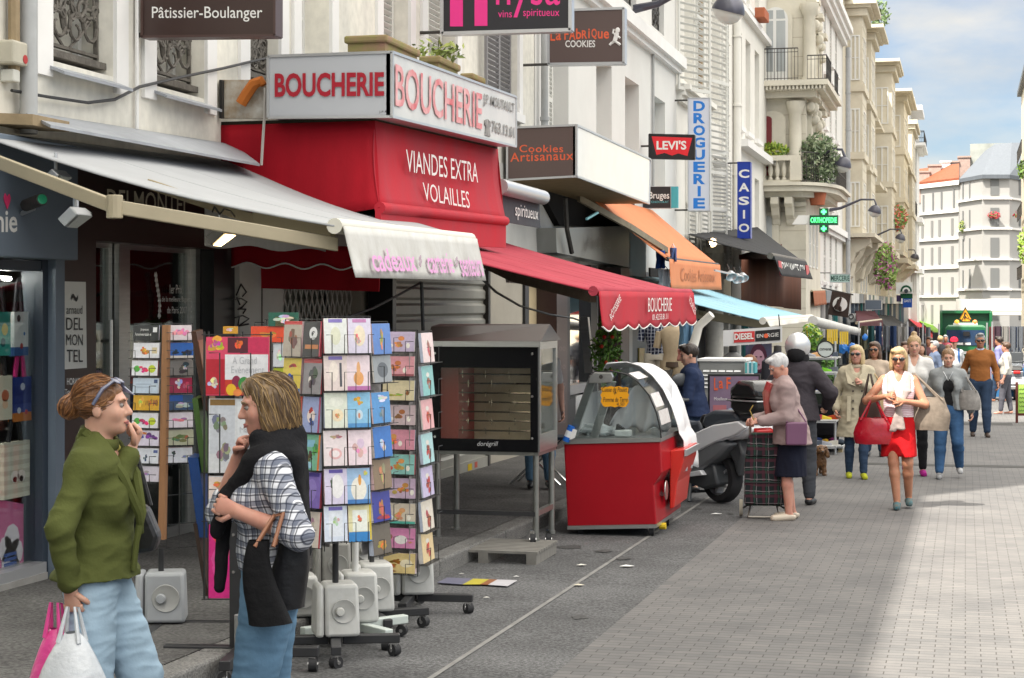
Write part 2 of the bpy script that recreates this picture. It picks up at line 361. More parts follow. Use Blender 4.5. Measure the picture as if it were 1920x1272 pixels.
def wallx(mb,x,y0,y1,z0,z1,ops,rd=.28):
 """wall in plane x facing +x with recessed openings (ya, yb, za, zb)"""
 ys=sorted({y0,y1,*[o[0]for o in ops],*[o[1]for o in ops]});zs=sorted({z0,z1,*[o[2]for o in ops],*[o[3]for o in ops]})
 for a,b in zip(ys,ys[1:]):
  for c,d in zip(zs,zs[1:]):
   my,mz=(a+b)/2,(c+d)/2
   if not any(o[0]<my<o[1]and o[2]<mz<o[3]for o in ops):mb.quad((x,a,c),(x,b,c),(x,b,d),(x,a,d))
 for a,b,c,d in ops:
  q=x-rd
  mb.quad((x,a,c),(q,a,c),(q,a,d),(x,a,d));mb.quad((x,b,c),(x,b,d),(q,b,d),(q,b,c))
  mb.quad((x,a,d),(q,a,d),(q,b,d),(x,b,d));mb.quad((x,a,c),(x,b,c),(q,b,c),(q,a,c))
 return mb
def shell(mb,x,y0,y1,z0,z1,th=9.0,rd=.28):
 mb.box(x-th,x-rd-.02,y0+.01,y1-.01,z0,z1-.02)
 mb.quad((x,y0,z0),(x,y0,z1),(x-rd-.03,y0,z1),(x-rd-.03,y0,z0));mb.quad((x,y1,z0),(x-rd-.03,y1,z0),(x-rd-.03,y1,z1),(x,y1,z1))
 mb.quad((x,y0,z1),(x,y1,z1),(x-rd-.03,y1,z1),(x-rd-.03,y0,z1))
 return mb
def win(bld,x,a,b,c,d,rails=1,pane=None,fm=None,t=.055):
 """casement in plane x (looking along -x)"""
 f=MB()
 f.box(x-.05,x,a,a+t,c,d);f.box(x-.05,x,b-t,b,c,d);f.box(x-.05,x,a+t,b-t,d-t,d);f.box(x-.05,x,a+t,b-t,c,c+t)
 m_=(a+b)/2;f.box(x-.052,x+.01,m_-t*.7,m_+t*.7,c+t,d-t)
 for k in range(rails):
  z=c+(d-c)*(k+1)/(rails+1);f.box(x-.048,x-.002,a+t,m_-t*.7,z-.018,z+.018);f.box(x-.048,x-.002,m_+t*.7,b-t,z-.018,z+.018)
 w_=f.build('window',fm or m_frame,bld)
 pm=MB().box(x-.04,x-.03,a+t*.5,b-t*.5,c+t*.5,d-t*.5).build('pane',pane or m_pane,None)
 pm.parent=w_;return w_
def winy(bld,y,x0,x1,z0,z1,rails=2,pane=None,t=.07):
 f=MB()
 f.box(x0,x0+t,y,y+.06,z0,z1);f.box(x1-t,x1,y,y+.06,z0,z1);f.box(x0+t,x1-t,y,y+.06,z1-t,z1);f.box(x0+t,x1-t,y,y+.06,z0,z0+t)
 m_=(x0+x1)/2;f.box(m_-t*.6,m_+t*.6,y-.01,y+.05,z0+t,z1-t)
 for k in range(rails):
  z=z0+(z1-z0)*(k+1)/(rails+1);f.box(x0+t,m_-t*.6,y+.005,y+.05,z-.02,z+.02);f.box(m_+t*.6,x1-t,y+.005,y+.05,z-.02,z+.02)
 w_=f.build('window',m_frame,bld);pm=MB().box(x0+.02,x1-.02,y+.03,y+.04,z0+.02,z1-.02).build('pane',pane or m_pane,None);pm.parent=w_;return w_
def louvre(bld,o,e,z0,z1,m,n=None,t=.035,name='shutter'):
 """louvred shutter leaf: foot o (x, y), horizontal edge vector e (x, y)"""
 e=V((e[0],e[1],0));L=e.length;u=e/L;nn=V((u.y,-u.x,0));o=V((o[0],o[1],z0));h=z1-z0;mb=MB();fr=min(.06,L*.14)
 mb.obox(o,u*fr,nn*t,(0,0,h));mb.obox(o+u*(L-fr),u*fr,nn*t,(0,0,h))
 for z in(0,h*.5-.04,h-.08):mb.obox(o+u*fr+V((0,0,z)),u*(L-2*fr),nn*t,(0,0,.08))
 n=n or int(h/.075)
 for k in range(n):
  z=.1+(h-.2)*k/n
  mb.obox(o+u*fr+V((0,0,z))+nn*.002,u*(L-2*fr),nn*(t-.006)+V((0,0,.04)),(0,0,.008))
 return mb.build(name,m,bld)
def rail_bars(mb,a,b,h,step=.11,r=.011,mid=.12):
 """iron guard rail between feet a and b"""
 a,b=V(a),V(b);L=(b-a).length;n=max(2,int(L/step));z=V((0,0,1))
 mb.tube([a+z*h,b+z*h],r*1.7,5);mb.tube([a+z*.06,b+z*.06],r*1.2,4);mb.tube([a+z*(h-mid),b+z*(h-mid)],r,4)
 for k in range(n+1):
  p=a.lerp(b,k/n);mb.tube([p+z*.0,p+z*h],r,4)
  if k<n and step>.1:
   q=a.lerp(b,(k+.5)/n);mb.tube([q+z*(h*.42+.05*math.sin(j*math.pi/3))+(b-a).normalized()*(.04*math.cos(j*math.pi/3))for j in range(6)],r*.8,4,close=True)
 return mb
def scroll_grille(mb,x,y0,y1,z0,z1,r=.012):
 """cast iron guard: frame filled with mirrored scrolls"""
 for z in(z0,z0+.05,z1-.04,z1):mb.box(x-.018,x+.018,y0,y1,z-.012,z+.012)
 for yy in(y0+.012,y1-.012):mb.box(x-.016,x+.016,yy-.012,yy+.012,z0,z1)
 cx=(y0+y1)/2;hw=(y1-y0)/2;hh=z1-z0
 def sp(cy,cz,rad,turns,ph,sg):
  return[(x+.012*math.sin(3*t),cy+sg*rad*(1-.75*t)*math.cos(ph+turns*6.28*t),cz+rad*(1-.75*t)*math.sin(ph+turns*6.28*t))for t in[i/12 for i in range(13)]]
 for sg in(-1,1):
  for(fy,fz,rad,tn,ph)in[(.28,.2,.15,1.2,0),(.72,.25,.15,-1.2,2),(.3,.5,.17,-1.3,1),(.72,.55,.16,1.1,4),(.28,.8,.14,1.2,3),(.72,.84,.13,-1.2,0),(.5,.38,.1,1,1),(.5,.68,.1,-1,5),(.12,.66,.09,1,2),(.9,.4,.08,1,0),(.9,.7,.08,-1,3),(.12,.35,.08,-1,2)]:
   mb.tube(sp(cx+sg*hw*fy,z0+.06+(hh-.1)*fz,rad*min(1,hw*2/.8),tn,ph,sg),[r*1.5*(1-.04*i)for i in range(13)],5)
  mb.tube([(x,cx+sg*hw*(.1+.8*abs(math.sin(t*3))),z0+.06+(hh-.1)*t)for t in[i/14 for i in range(15)]],r,5)
 mb.tube([(x,cx+.09*math.cos(a*.5236),z0+hh*.5+hh*.3*math.sin(a*.5236))for a in range(12)],r*1.4,5,close=True)
 return mb
def pipe(bld,x,y,z0,z1,r=.055,m=None,name='downpipe'):
 mb=MB();mb.cyl((x,y,z0),(x,y,z1),r,n=12)
 z=z0+.4
 while z<z1:mb.cyl((x,y,z),(x,y,z+.06),r*1.25,n=12);z+=1.9
 return mb.build(name,m or m_pipe,bld,smooth=True)
def cream_block(y0,y1,h,ops,label):
 b=thing('apartment_building',label,'building',(FX,y0,0))
 full=[(o[0],o[1],o[2],o[3])for o in ops]
 wallx(MB(),FX,y0,y1,2.75,h,full,.3).build('wall',m_cream,b)
 shell(MB(),FX,y0,y1,3.0,h,9,.3).box(FX-9,FX-3.3,y0+.02,y1-.02,-.4,2.98).build('block',m_cream,b)
 MB().box(FX-.1,FX+.28,y0,y1,h-.25,h+.02).build('cornice',m_trim,b)
 return b
ZT=5.6
opsA=[(W(93),W(212),3.56,ZT),(W(288),W(383),3.58,ZT),(W(464),W(522),3.86,ZT)]
B1=cream_block(-30,W(548),15.05,opsA+[(5.5,6.4,3.56,ZT),(8.0,8.9,3.56,ZT)],'cream rendered building with iron window grilles above the bakery and gift shop')
for k,(a,b,c,d)in enumerate(opsA):
 win(B1,FX-.26,a,b,c-.02,d,2,pane=m_pane)
 hh=.93 if k<2 else.5
 if k<2:scroll_grille(MB(),FX-.13,a+.01,b-.01,c+.1,c+hh).build('window_grille',m_irongrey,B1)
 else:scroll_grille(MB(),FX-.13,a+.01,b-.01,c+.1,c+.55).build('window_grille',m_irongrey,B1)
 MB().slab([(FX+.14,a-.05,c-.11),(FX+.14,b+.05,c-.11),(FX-.28,b+.05,c+.05),(FX-.28,a-.05,c+.05)],(0,0,.022)).build('sill',m_greytrim,B1)
 MB().box(FX-.2,FX-.05,a+.01,b-.01,c+.05,c+.1).build('grille_base',m_irongrey,B1)
 for(ya,yb)in((a-.22,a-.002),(b+.002,b+.2)):MB().box(FX-.02,FX+.03,ya,yb,c-.12,ZT).build('window_surround',m_trim,B1)
MB().cyl((FX+.03,W(250),3.2),(FX+.03,W(250),4.9),.016,n=6).build('cable_conduit',m_trim,B1)
opsB=[(W(560),W(617),3.9,7.2),(W(714),W(765),3.6,7.2),(W(797),W(853),4.2,7.2),(W(924),W(970),4.55,7.2)]
B1b=cream_block(W(548),W(1001),20.2,opsB,'cream rendered building with shuttered windows behind the butcher sign')
for k,(a,b,c,d)in enumerate(opsB):
 win(B1b,FX-.26,a,b,c,d,3)
 if k in(1,2):louvre(B1b,(FX-.2,a+.02),(0,(b-a)*.5-.03),c+.02,d-.02,m_shut);louvre(B1b,(FX-.2,(a+b)/2),(0,(b-a)*.5-.02),c+.02,d-.02,m_shut)
 if k==3:
  louvre(B1b,(FX+.08,a-.75),(.0,.7),c-.1,d,m_shutg);louvre(B1b,(FX-.12,a+.02),(.0,(b-a)*.5),c,d,m_shutg);louvre(B1b,(FX-.12,(a+b)/2),(0,(b-a)*.5-.02),c,d,m_shutg)
 for(ya,yb)in((a-.2,a-.003),(b+.003,b+.2)):MB().box(FX-.02,FX+.035,ya,yb,c-.1,7.4).build('window_surround',m_trim,B1b)
 MB().box(FX-.3,FX+.09,a-.12,b+.12,c-.11,c+.01).build('sill',m_trim,B1b)
pipe(B1b,FX+.1,W(1009),4.2,14)
MB().box(FX-9,FX-.01,11.4,W(548)-.02,15.07,20.2).build('added_shadow_block',m_cream,B1)  # unseen block added on the roof to shape the shadow on the street
mt=thing('meter_box','beige meter box with red sticker on the wall left of the first grille','meter box',(FX+.02,W(10),3.6))
a_,b_=W(-8),W(20);MB().box(FX,FX+.13,a_,b_,Zat(120,(FX,a_,0)),Zat(75,(FX,a_,0))).build('casing',mat('old beige plastic',(.5,.47,.38),.6,.2,6),mt,bevel=.015)
MB().box(FX,FX+.1,W(0),W(13),Zat(152,(FX,a_,0)),Zat(128,(FX,a_,0))).build('socket_box',mat('aged white plastic',(.55,.55,.5),.6),mt,bevel=.01)
s_=MB();s_.col='b04040';s_.cyl((FX+.131,W(14),Zat(113,(FX,W(14),0))),(FX+.134,W(14),Zat(113,(FX,W(14),0))),.03,n=12);s_.build('sticker',paint(),mt)
MB().cyl((FX+.06,W(11),3.4),(FX+.06,W(11),6),.04,n=8).build('conduit',mat('old wood',(.34,.26,.16),.8,.3,8),mt)
tag(MB().cyl((FX+.09,W(31),3.0),(FX+.09,W(31),9),.06,n=14).build('downpipe',m_pipe,smooth=True),'grey rainwater pipe down the wall left of the first window grille','pipe')
wood=MB();p=hit(0,208,PX(FX+.25));wood.obox((FX,W(-30),p.z-.05),(.35,0,-.02),(0,W(42)-W(-30),0),(0,0,.07));tag(wood.build('timber_beam',mat('old wood',None)),'short weathered timber beam under the meter box at the left edge','beam')
B2=thing('apartment_building','white rendered building with shallow ledge behind the cookie shop signs','building',(FX,W(1003),0))
y0,y1=W(1003),W(1268);ops=[(W(1030),W(1066),3.75,6.4),(W(1118),W(1147),4.3,6.15),(W(1172),W(1198),4.3,6.15),(W(1223),W(1247),4.3,6.15),(W(1120),W(1145),7.6,10),(W(1164),W(1193),7.55,10),(W(1222),W(1245),7.55,10)]
wallx(MB(),FX,y0,y1,-.6,12,ops,.35).build('wall',m_white,B2);shell(MB(),FX,y0,y1,-.6,12,9,.35).build('block',m_white,B2)
for k,(a,b,c,d)in enumerate(ops):
 win(B2,FX-.3,a,b,c,d,3)
 if k in(0,):louvre(B2,(FX-.16,a+.05),(0,(b-a)*.55),c,d,m_shut)
 if k in(2,3):MB().box(FX-.25,FX-.2,a+.02,(a+b)/2+.1,c+.02,d-.02).build('roller_blind',m_shut,B2)
 if k>3:scroll_grille(MB(),FX-.12,a+.02,b-.02,c+.05,c+1.0,.02).build('window_grille',m_iron,B2)
lg=MB();lg.box(FX,FX+.22,y0+.02,y1+.1,7.06,7.3);lg.box(FX,FX+.12,y0+.02,y1+.05,6.95,7.06);lg.build('ledge',m_trim,B2)
MB().cyl((FX+.04,W(1221),4),(FX+.04,W(1221),6.95),.03,n=6).build('conduit',m_pipe,B2)
MB().box(FX-.1,FX+.3,y0,y1,11.8,12.1).build('cornice',m_trim,B2)
B3=thing('apartment_building','off-white building with long louvred shutters behind the blue and white hanging signs','building',(FX,W(1268),0))
y0,y1=W(1268),W(1383);ops=[(W(1283),W(1299),6.95,10.6),(W(1335),W(1348),6.5,10.2),(W(1296),W(1307),3.2,5.7),(W(1338),W(1352),3.4,5.6)]
wallx(MB(),FX,y0+.02,y1,-.7,16,ops,.35).build('wall',m_white2,B3);shell(MB(),FX,y0+.02,y1,-.7,16,9,.35).build('block',m_white2,B3)
for a,b,c,d in ops:win(B3,FX-.3,a,b,c,d,3)
for(pa,pb,z0_,z1_,out_,m_)in[(1266,1281,6.6,11,.55,m_shut),(1300,1310,6.3,11,.06,m_shut),(1324,1336,5.1,9.7,.3,m_shut),(1349,1357,5.6,9.7,.06,m_shut),(1285,1295,2.6,5.8,.06,m_shut),(1309,1319,2.6,5.8,.06,m_shut),(1328,1336,2.8,5.7,.3,m_shut),(1353,1362,2.8,5.7,.06,m_shut)]:
 louvre(B3,(FX+.05,W(pa)),(out_,W(pb)-W(pa)),z0_,z1_,m_,n=28)
lg=MB()
for dx,za,zb in((.3,6.62,6.74),(.2,6.5,6.62),(.12,6.35,6.5)):lg.box(FX,FX+dx,y0+.05,W(1322),za,zb)
lg.build('moulding',m_white2,B3)
MB().box(FX+.01,FX+.05,W(1309),W(1314),6.8,13).build('boarding',m_beam,B3)
B4=thing('apartment_building','narrow white house with three columns of plain windows beside the ornate stone building','building',(FX,W(1383),0))
y0,y1=W(1383),58.55;cols=[(1380.5,1391),(1398,1407),(1415,1423.5)];ops=[]
for(pa,pb)in cols:
 a,b=max(W(pa),y0+.15),W(pb);ops+=[(a,b,6.9,9.6),(a,b,10.6,13.2),(a,b,3.3,5.7)]
wallx(MB(),FX,y0,y1,-.8,16,ops,.4).build('wall',m_white2,B4);shell(MB(),FX,y0,y1,-.8,16,9,.4).build('block',m_white2,B4)
for a,b,c,d in ops:win(B4,FX-.35,a,b,c,d,2,pane=m_panel)
lg=MB();lg.box(FX,FX+.3,y0,y1-.02,6.3,6.5);lg.box(FX,FX+.18,y0,y1-.02,10.15,10.3)
for a,b,c,d in ops:lg.box(FX+.003,FX+.12,a-.1,b+.1,c-.14,c-.01)
lg.build('ledge',m_trim,B4)
pipe(B4,FX+.12,W(1374),-.7,15,.11,m_white2)
qn=MB()
for k in range(11):qn.box(FX+.002,FX+.05,W(1361),W(1367),2.2+k*.95,3.1+k*.95)
qn.build('quoin',m_white2,B4)
tag(MB().obox(hit(1415,33,PX(FX+.1)),(.3,0,0),(0,1.2,0),(0,0,.3)).build('flower_box',m_pot,bevel=.02),'small red window box on the white wall beside the tall arched window','planter')
SX=-4.95;SY0,SY1=58.6,64.5;NX0=-6.2
B5=thing('stone_building','ornate pale stone corner building with balustraded balcony and arched tall window','building',(SX,SY0,-.8))
def pxf(px):return hit(px,500,PY(SY0)).x
def pzf(py):return EYE+(HOR-py)*depth(V((-5.6,SY0,0)))/F
mb=MB();mb.box(-16,SX,SY0,SY1,-.8,18)
wl=mb.build('wall',m_stone2,B5)
def arch(x0,x1,z0,z1,n=10,fl=.5):
 h=(x1-x0)*fl;c=(x0+x1)/2
 return[(x0,z0),(x1,z0)]+[(c+(x1-x0)/2*math.cos(math.pi*k/n),z1-h+h*math.sin(math.pi*k/n))for k in range(n+1)]
def archslab(x0,x1,z0,z1,y,t,name,m,fl=.5,par=None):return MB().slab([(x,y,z)for x,z in arch(x0,x1,z0,z1,10,fl)],(0,t,0)).build(name,m,par or B5)
x0,x1=pxf(1431),pxf(1478);archslab(x0-.12,x1+.14,pzf(160),pzf(8),SY0-.1,.098,'window_surround',m_stone2)
archslab(x0,x1,pzf(158),pzf(14),SY0-.13,.028,'window_frame',m_frame)
xm=(x0+x1)/2-.02
for(xa,xb)in((x0+.07,xm-.05),(xm+.05,x1-.08)):
 MB().slab([(xa,SY0-.135,pzf(135)),(xb,SY0-.135,pzf(135)),(xb,SY0-.135,pzf(40)),(xa,SY0-.135,pzf(40))],(0,.003,0)).build('pane',m_panel,B5)
 MB().slab([(xa,SY0-.135,pzf(36)),(xb,SY0-.135,pzf(36)),(xb-(.05 if xb>xm+.1 else 0),SY0-.135,pzf(20)),(xa+(.05 if xa<xm-.1 else 0),SY0-.135,pzf(20))],(0,.003,0)).build('pane',m_panel,B5)
jb=MB()
for k in range(24):jb.box(-6.15,SX+.004,SY0-.004,SY0-.001,.5+k*.62,.512+k*.62)
jb.build('stone_joint',mat('brown joint mortar',(.36,.30,.22),.9),B5)  # thin strips in a darker mortar colour between the stone courses
sl=MB();sl.box(NX0,SX+.75,SY0-.8,SY1,pzf(166),pzf(156));sl.box(NX0,SX+.6,SY0-.65,SY1,pzf(174),pzf(166));sl.box(NX0,SX+.35,SY0-.4,SY1,pzf(186),pzf(174))
for k in range(16):sl.box(NX0+.05+k*.12,NX0+.11+k*.12,SY0-.76,SY0-.66,pzf(166)-.12,pzf(166))
sl.build('balcony_slab',m_stone2,B5)
ra=MB();rail_bars(ra,(NX0,SY0-.74,pzf(156)),(pxf(1500),SY0-.74,pzf(156)),pzf(97)-pzf(156),.1,.012);rail_bars(ra,(SX+.1,SY0-.7,pzf(158)),(SX+.7,SY0-.7,pzf(158)),.8,.1,.012);rail_bars(ra,(SX+.7,SY0-.7,pzf(158)),(SX+.7,SY0+1.3,pzf(158)),.8,.12,.012);rail_bars(ra,(SX+.7,SY0+3,pzf(158)),(SX+.7,SY0+4.6,pzf(158)),.8,.12,.012)
ra.build('railing',m_iron,B5)
for z0_,z1_,xx in((pzf(296),pzf(192),pxf(1492)),(pzf(156),pzf(10),SX+.12)):
 c=MB();c.lathe([(.26,0),(.26,.12),(.2,.2),(.19,z1_-z0_-.4),(.22,z1_-z0_-.36),(.3,z1_-z0_-.1),(.3,z1_-z0_)],(xx,SY0-.12,z0_),n=16);c.build('column',m_stone2,B5,smooth=True)
crv=MB()
for k,(yy,zz,s_)in enumerate([(SY0+.2,pzf(200),.35),(SY0+1.6,pzf(205),.33),(SY0+3.1,pzf(215),.33),(SY0+.2,pzf(20),.35),(SY0+1.8,pzf(35),.35),(SY0+3.4,pzf(60),.3)]):
 for j in range(5):crv.ball((SX+.12+.12*(j%2),yy+.16*j,zz-.13*j+.1*(j%3)),(s_*.45,s_*.4,s_*.5),8,6)
 crv.box(SX,SX+.4,yy-.1,yy+.8,zz+.25,zz+.4)
for yy in(SY0+.5,SY0+1.9,SY0+3.3,SY0+4.7):crv.box(SX,SX+.14,yy,yy+.5,pzf(296),pzf(195));crv.box(SX,SX+.14,yy,yy+.5,pzf(150),pzf(0))
crv.build('carved_ornament',m_stone2,B5,smooth=True)
x0,x1=pxf(1429),pxf(1456);archslab(x0-.1,x1+.3,pzf(330),pzf(208),SY0-.09,.088,'window_surround',m_stone2,.35)
archslab(x0,x1-.14,pzf(330),pzf(218),SY0-.12,.028,'door',mat('wine red paint',(.16,.012,.016),.45),.3)
bs=MB();zb,zt=pzf(346),pzf(296)
bs.box(NX0,pxf(1505),SY0-.95,SY0-.65,zt-.16,zt);bs.box(NX0,pxf(1505),SY0-.95,SY0-.65,zb-.12,zb+.08);bs.box(pxf(1487),pxf(1508),SY0-1.0,SY0-.6,zb+.06,zt-.16)
for k in range(6):
 xx=pxf(1437)+k*.215
 bs.lathe([(.075,0),(.075,.06),(.045,.1),(.085,.3),(.05,.5),(.035,.6),(.07,.66),(.07,zt-zb-.24)],(xx,SY0-.8,zb+.08),n=10)
bs.build('balustrade',m_stone2,B5,smooth=True)
sl=MB();n=12
def curve_edge(o,z):return[(NX0,SY0-1.0-o,z),(pxf(1500),SY0-1.0-o,z)]+[(pxf(1500)+(SX+.95+o-pxf(1500))*math.sin(a*math.pi/2/n),SY0-1.0-o+(3.2)*(1-math.cos(a*math.pi/2/n)),z)for a in range(1,n+1)]+[(SX+.95+o,SY1,z),(NX0,SY1,z)]
sl.slab(curve_edge(.12,pzf(352)),(0,0,pzf(346)-pzf(352)));sl.slab(curve_edge(0,pzf(362)),(0,0,pzf(352)-pzf(362)-.01));sl.slab(curve_edge(-.35,pzf(372)),(0,0,pzf(362)-pzf(372)))
sl.build('balcony_slab',m_stone2,B5)
ra=MB();ed=curve_edge(-.05,pzf(346))[2:-1]
for p,q in zip(ed,ed[1:]):
 ra.tube([V(p)+V((0,0,.95)),V(q)+V((0,0,.95))],.02,5);ra.tube([V(p)+V((0,0,.06)),V(q)+V((0,0,.06))],.015,5);ra.tube([V(p)+V((0,0,.5)),V(q)+V((0,0,.5))],.012,5)
 L=(V(q)-V(p)).length
 for k in range(max(1,int(L/.1))):c=V(p).lerp(V(q),k/max(1,int(L/.1)));ra.tube([c,c+V((0,0,.95))],.013,4)
ra.build('railing',m_iron,B5)
for xx in(pxf(1449),pxf(1475)):
 prof=[(0,pzf(372)),(-.85,pzf(372)),(-.85,pzf(385)),(-.6,pzf(392)),(-.45,pzf(405)),(-.22,pzf(412)),(-.15,pzf(420)),(0,pzf(425))]
 MB().slab([(xx,SY0+a,z)for a,z in prof],(.26,0,0)).build('console',m_stone2,B5,bevel=.03)
x0,x1=pxf(1431),pxf(1448);archslab(x0-.12,x1+.22,pzf(520),pzf(398),SY0-.08,.078,'window_surround',m_stone2,.35);archslab(x0,x1,pzf(520),pzf(405),SY0-.11,.028,'window',m_panel,.3)
MB().box(NX0+.3,SX+.02,SY0-.16,SY0-.01,pzf(388),pzf(380)).build('moulding',m_stone2,B5)
for yy in(SY0+1.1,SY0+2.5,SY0+3.9):
 for(za,zb_)in((pzf(320),pzf(220)),(pzf(150),pzf(20)),(pzf(500),pzf(410))):win(B5,SX+.03,yy,yy+.7,za,zb_,1)
def leaves(mb,fn,n,s,cols):
 """n leaf-sized faces at random places fn() -> point"""
 for _ in range(n):
  p=V(fn());a=V((random.gauss(0,1),random.gauss(0,1),random.gauss(0,1))).normalized();b=a.orthogonal().normalized();q=s*random.uniform(.6,1.4)
  mb.col=random.choice(cols);c=a.cross(b)*q*.08
  mb.quad(p-a*q,p-b*q*.42+c,p+a*q,p+b*q*.42+c)
 return mb
GREENS=['5a7a2e','4a6a26','6f8f38','3f5a20','86a048']
DARKG=['3d5a2a','2f4a20','50703a','243a18','647f4a']
m_leaf=mat('leaves',None,.55,attr=True,noise=.2,scale=12)
def plant(name,label,c,rad,n,s,cols,pot=None,stems=6,group=None,squash=1.0):
 c=V(c);t=thing(name,label,'plant',(c.x,c.y,c.z-rad[2]),group=group)
 def fn():
  while 1:
   p=V((random.uniform(-1,1),random.uniform(-1,1),random.uniform(-1,1)))
   if p.length<1 and mnoise.noise(p*2.2+c)>-.28:return c+V((p.x*rad[0],p.y*rad[1],p.z*rad[2]))
 leaves(MB(),fn,n,s,cols).build('foliage',m_leaf,t)
 st=MB()
 for _ in range(stems):q=fn();st.tube([(c.x,c.y,c.z-rad[2]),(c.x+(q.x-c.x)*.4,c.y+(q.y-c.y)*.4,(q.z+c.z-rad[2])/2),q],max(.004,s*.12),4)
 st.build('stem',mat('green stem',(.10,.11,.04),.8),t)
 if pot:MB().lathe([(pot*.75,0),(pot,pot*1.5),(pot*1.1,pot*1.5),(pot*1.05,pot*1.35),(0,pot*1.3)],(c.x,c.y,c.z-rad[2]-pot*1.4),n=14).build('pot',m_pot,t,smooth=True)
 return t
plant('balcony_shrub','yellow green fern-like plants spilling over the stone balustrade',(pxf(1452),SY0-.6,pzf(286)),(.55,.3,.27),420,.08,['8aa030','6f8f2c','a8b040','5a7a26'])
plant('balcony_oleander','large grey green shrub behind the iron rail of the curved stone balcony',(SX+.35,SY0+.2,pzf(305)),(.72,.8,.95),1500,.09,['6a7d5a','51663f','84946f','3e5230','9aa583'],.3)
B6=thing('apartment_building','white building with rows of closed white shutters between the two stone buildings','building',(FX,64.6,-.9))
y0,y1=64.6,W(1580)-.1;ops=[]
for i in range(7):
 yy=68+i*3.7
 for z in(2.9,6.4,9.9,13.2):ops.append((yy,yy+1.25,z,z+2.3))
ops=[o for o in ops if o[1]<y1-.3]
wallx(MB(),FX,y0,y1,-.9,17,ops,.25).build('wall',m_white,B6);shell(MB(),FX,y0,y1,-.9,17,9,.25).build('block',m_white,B6)
for a,b,c,d in ops:
 if a>76:louvre(B6,(FX-.06,a+.02),(0,.6),c,d,m_shut,n=14);louvre(B6,(FX-.06,a+.63),(0,.6),c,d,m_shut,n=14);MB().box(FX,FX+.16,a-.12,b+.12,d+.05,d+.18).build('lintel',m_trim,B6);MB().box(FX,FX+.16,a-.1,b+.1,c-.15,c-.01).build('sill',m_trim,B6)
 else:win(B6,FX-.2,a,b,c,d,2)
lg=MB()
for dx,za,zb in((.55,15.9,16.2),(.4,15.6,15.9),(.25,15.3,15.6),(.3,5.3,5.6),(.18,5.1,5.3),(.16,9.3,9.45)):lg.box(FX,FX+dx,y0,y1,za,zb)
lg.build('cornice',m_trim,B6)
pipe(B6,FX+.3,y1-.25,-.9,15.2,.12)
B7=thing('stone_building','long ochre stone building with stepped bays and iron balconies down the street','building',(FX,W(1580),-1.3))
y0,y1=W(1580),W(1692);mb=MB();mb.box(-16,FX,y0,y1,-1.4,18.2)
bays=[(98,102,.9),(107,112,.9),(122,128,1.5),(140,150,1.7),(162,172,1.7)]
for a,b,d in bays:mb.box(FX,FX+d,a,b,5.2,17.6)
mb.build('wall',m_stone,B7)
cn=MB()
for a,b,d in bays:
 for z,e in((17.6,.45),(17.2,.25),(13.2,.12),(9.6,.12),(5.0,.3)):cn.box(FX,FX+d+e,a-e,b+e,z,z+.38)
 for k in range(4):cn.slab([(FX,a+.2,5.0),(FX+d,a+.2,5.0),(FX+d*.8,a+.2,4.6),(FX+d*.4,a+.2,4.1),(FX+d*.25,a+.2,3.4),(FX,a+.2,3.2)],(0,(b-a)-.4,0))if k==0 else None
for k in range(20):
 for a,b,d in bays:cn.box(FX+d-.01,FX+d+.015,a-.015,b+.015,5.6+k*.58,5.63+k*.58)
for z in(18.0,5.0,9.0):cn.box(FX,FX+.3,y0,y1,z,z+.25)
cn.build('cornice',m_stone,B7)
for a,b,d in bays:
 for z in(6.0,9.9,13.8):
  win(B7,FX+d+.03,a+(b-a)*.25,b-(b-a)*.25,z,z+2.4,1);winy(B7,a-.05,FX+d*.3,FX+d*.85,z,z+2.4,1)
yy=y0+1
while yy<y1-3:
 if not any(a-1.3<yy<b+.3 for a,b,d in bays):
  for z in(2.6,6.2,9.9,13.8):win(B7,FX+.03,yy,yy+1.2,z,z+2.3,1)
 yy+=3.1
for i,(a,b,z,o_,m_)in enumerate([(97.4,103,17.98,1.5,m_iron),(106,113,17.98,1.5,m_iron),(121,129,17.98,1.9,m_iron),(138,152,17.98,2.2,m_iron),(103,106.5,13.3,.9,m_iron),(113,117,13.3,.9,m_iron),(118,121,13.3,.9,m_iron),(103,106.5,9.6,.9,m_iron),(113,118,9.4,1.0,m_iron),(118.5,121,9.4,1.1,m_iron),(96,106,5.6,1.5,m_iron),(113,122,5.3,1.5,m_iron),(130,139,5.6,1.8,mat('green rail paint',(.03,.16,.09),.5)),(152,162,13.4,1.6,mat('green rail paint',None))]):
 bs=MB().box(FX,FX+o_+.15,a-.1,b+.1,z-.22,z-.02).build('balcony_slab',m_stone,B7)
 ra=MB();rail_bars(ra,(FX+o_,a,z),(FX+o_,b,z),1.05,.22,.018);rail_bars(ra,(FX,a,z),(FX+o_,a,z),1.05,.16,.018);r_=ra.build('railing',m_,None);r_.parent=bs
for a,b,z,d in((96,106,5.35,1.4),(113,122,5.05,1.4)):
 for yy in(a+.4,b-.9):
  MB().slab([(FX,yy,z),(FX+d,yy,z),(FX+d,yy,z-.25),(FX+d*.75,yy,z-.55),(FX+d*.45,yy,z-.8),(FX+d*.35,yy,z-1.2),(FX+.1,yy,z-1.7),(FX,yy,z-1.8)],(0,.6,0)).build('console',m_stone,B7,bevel=.05)
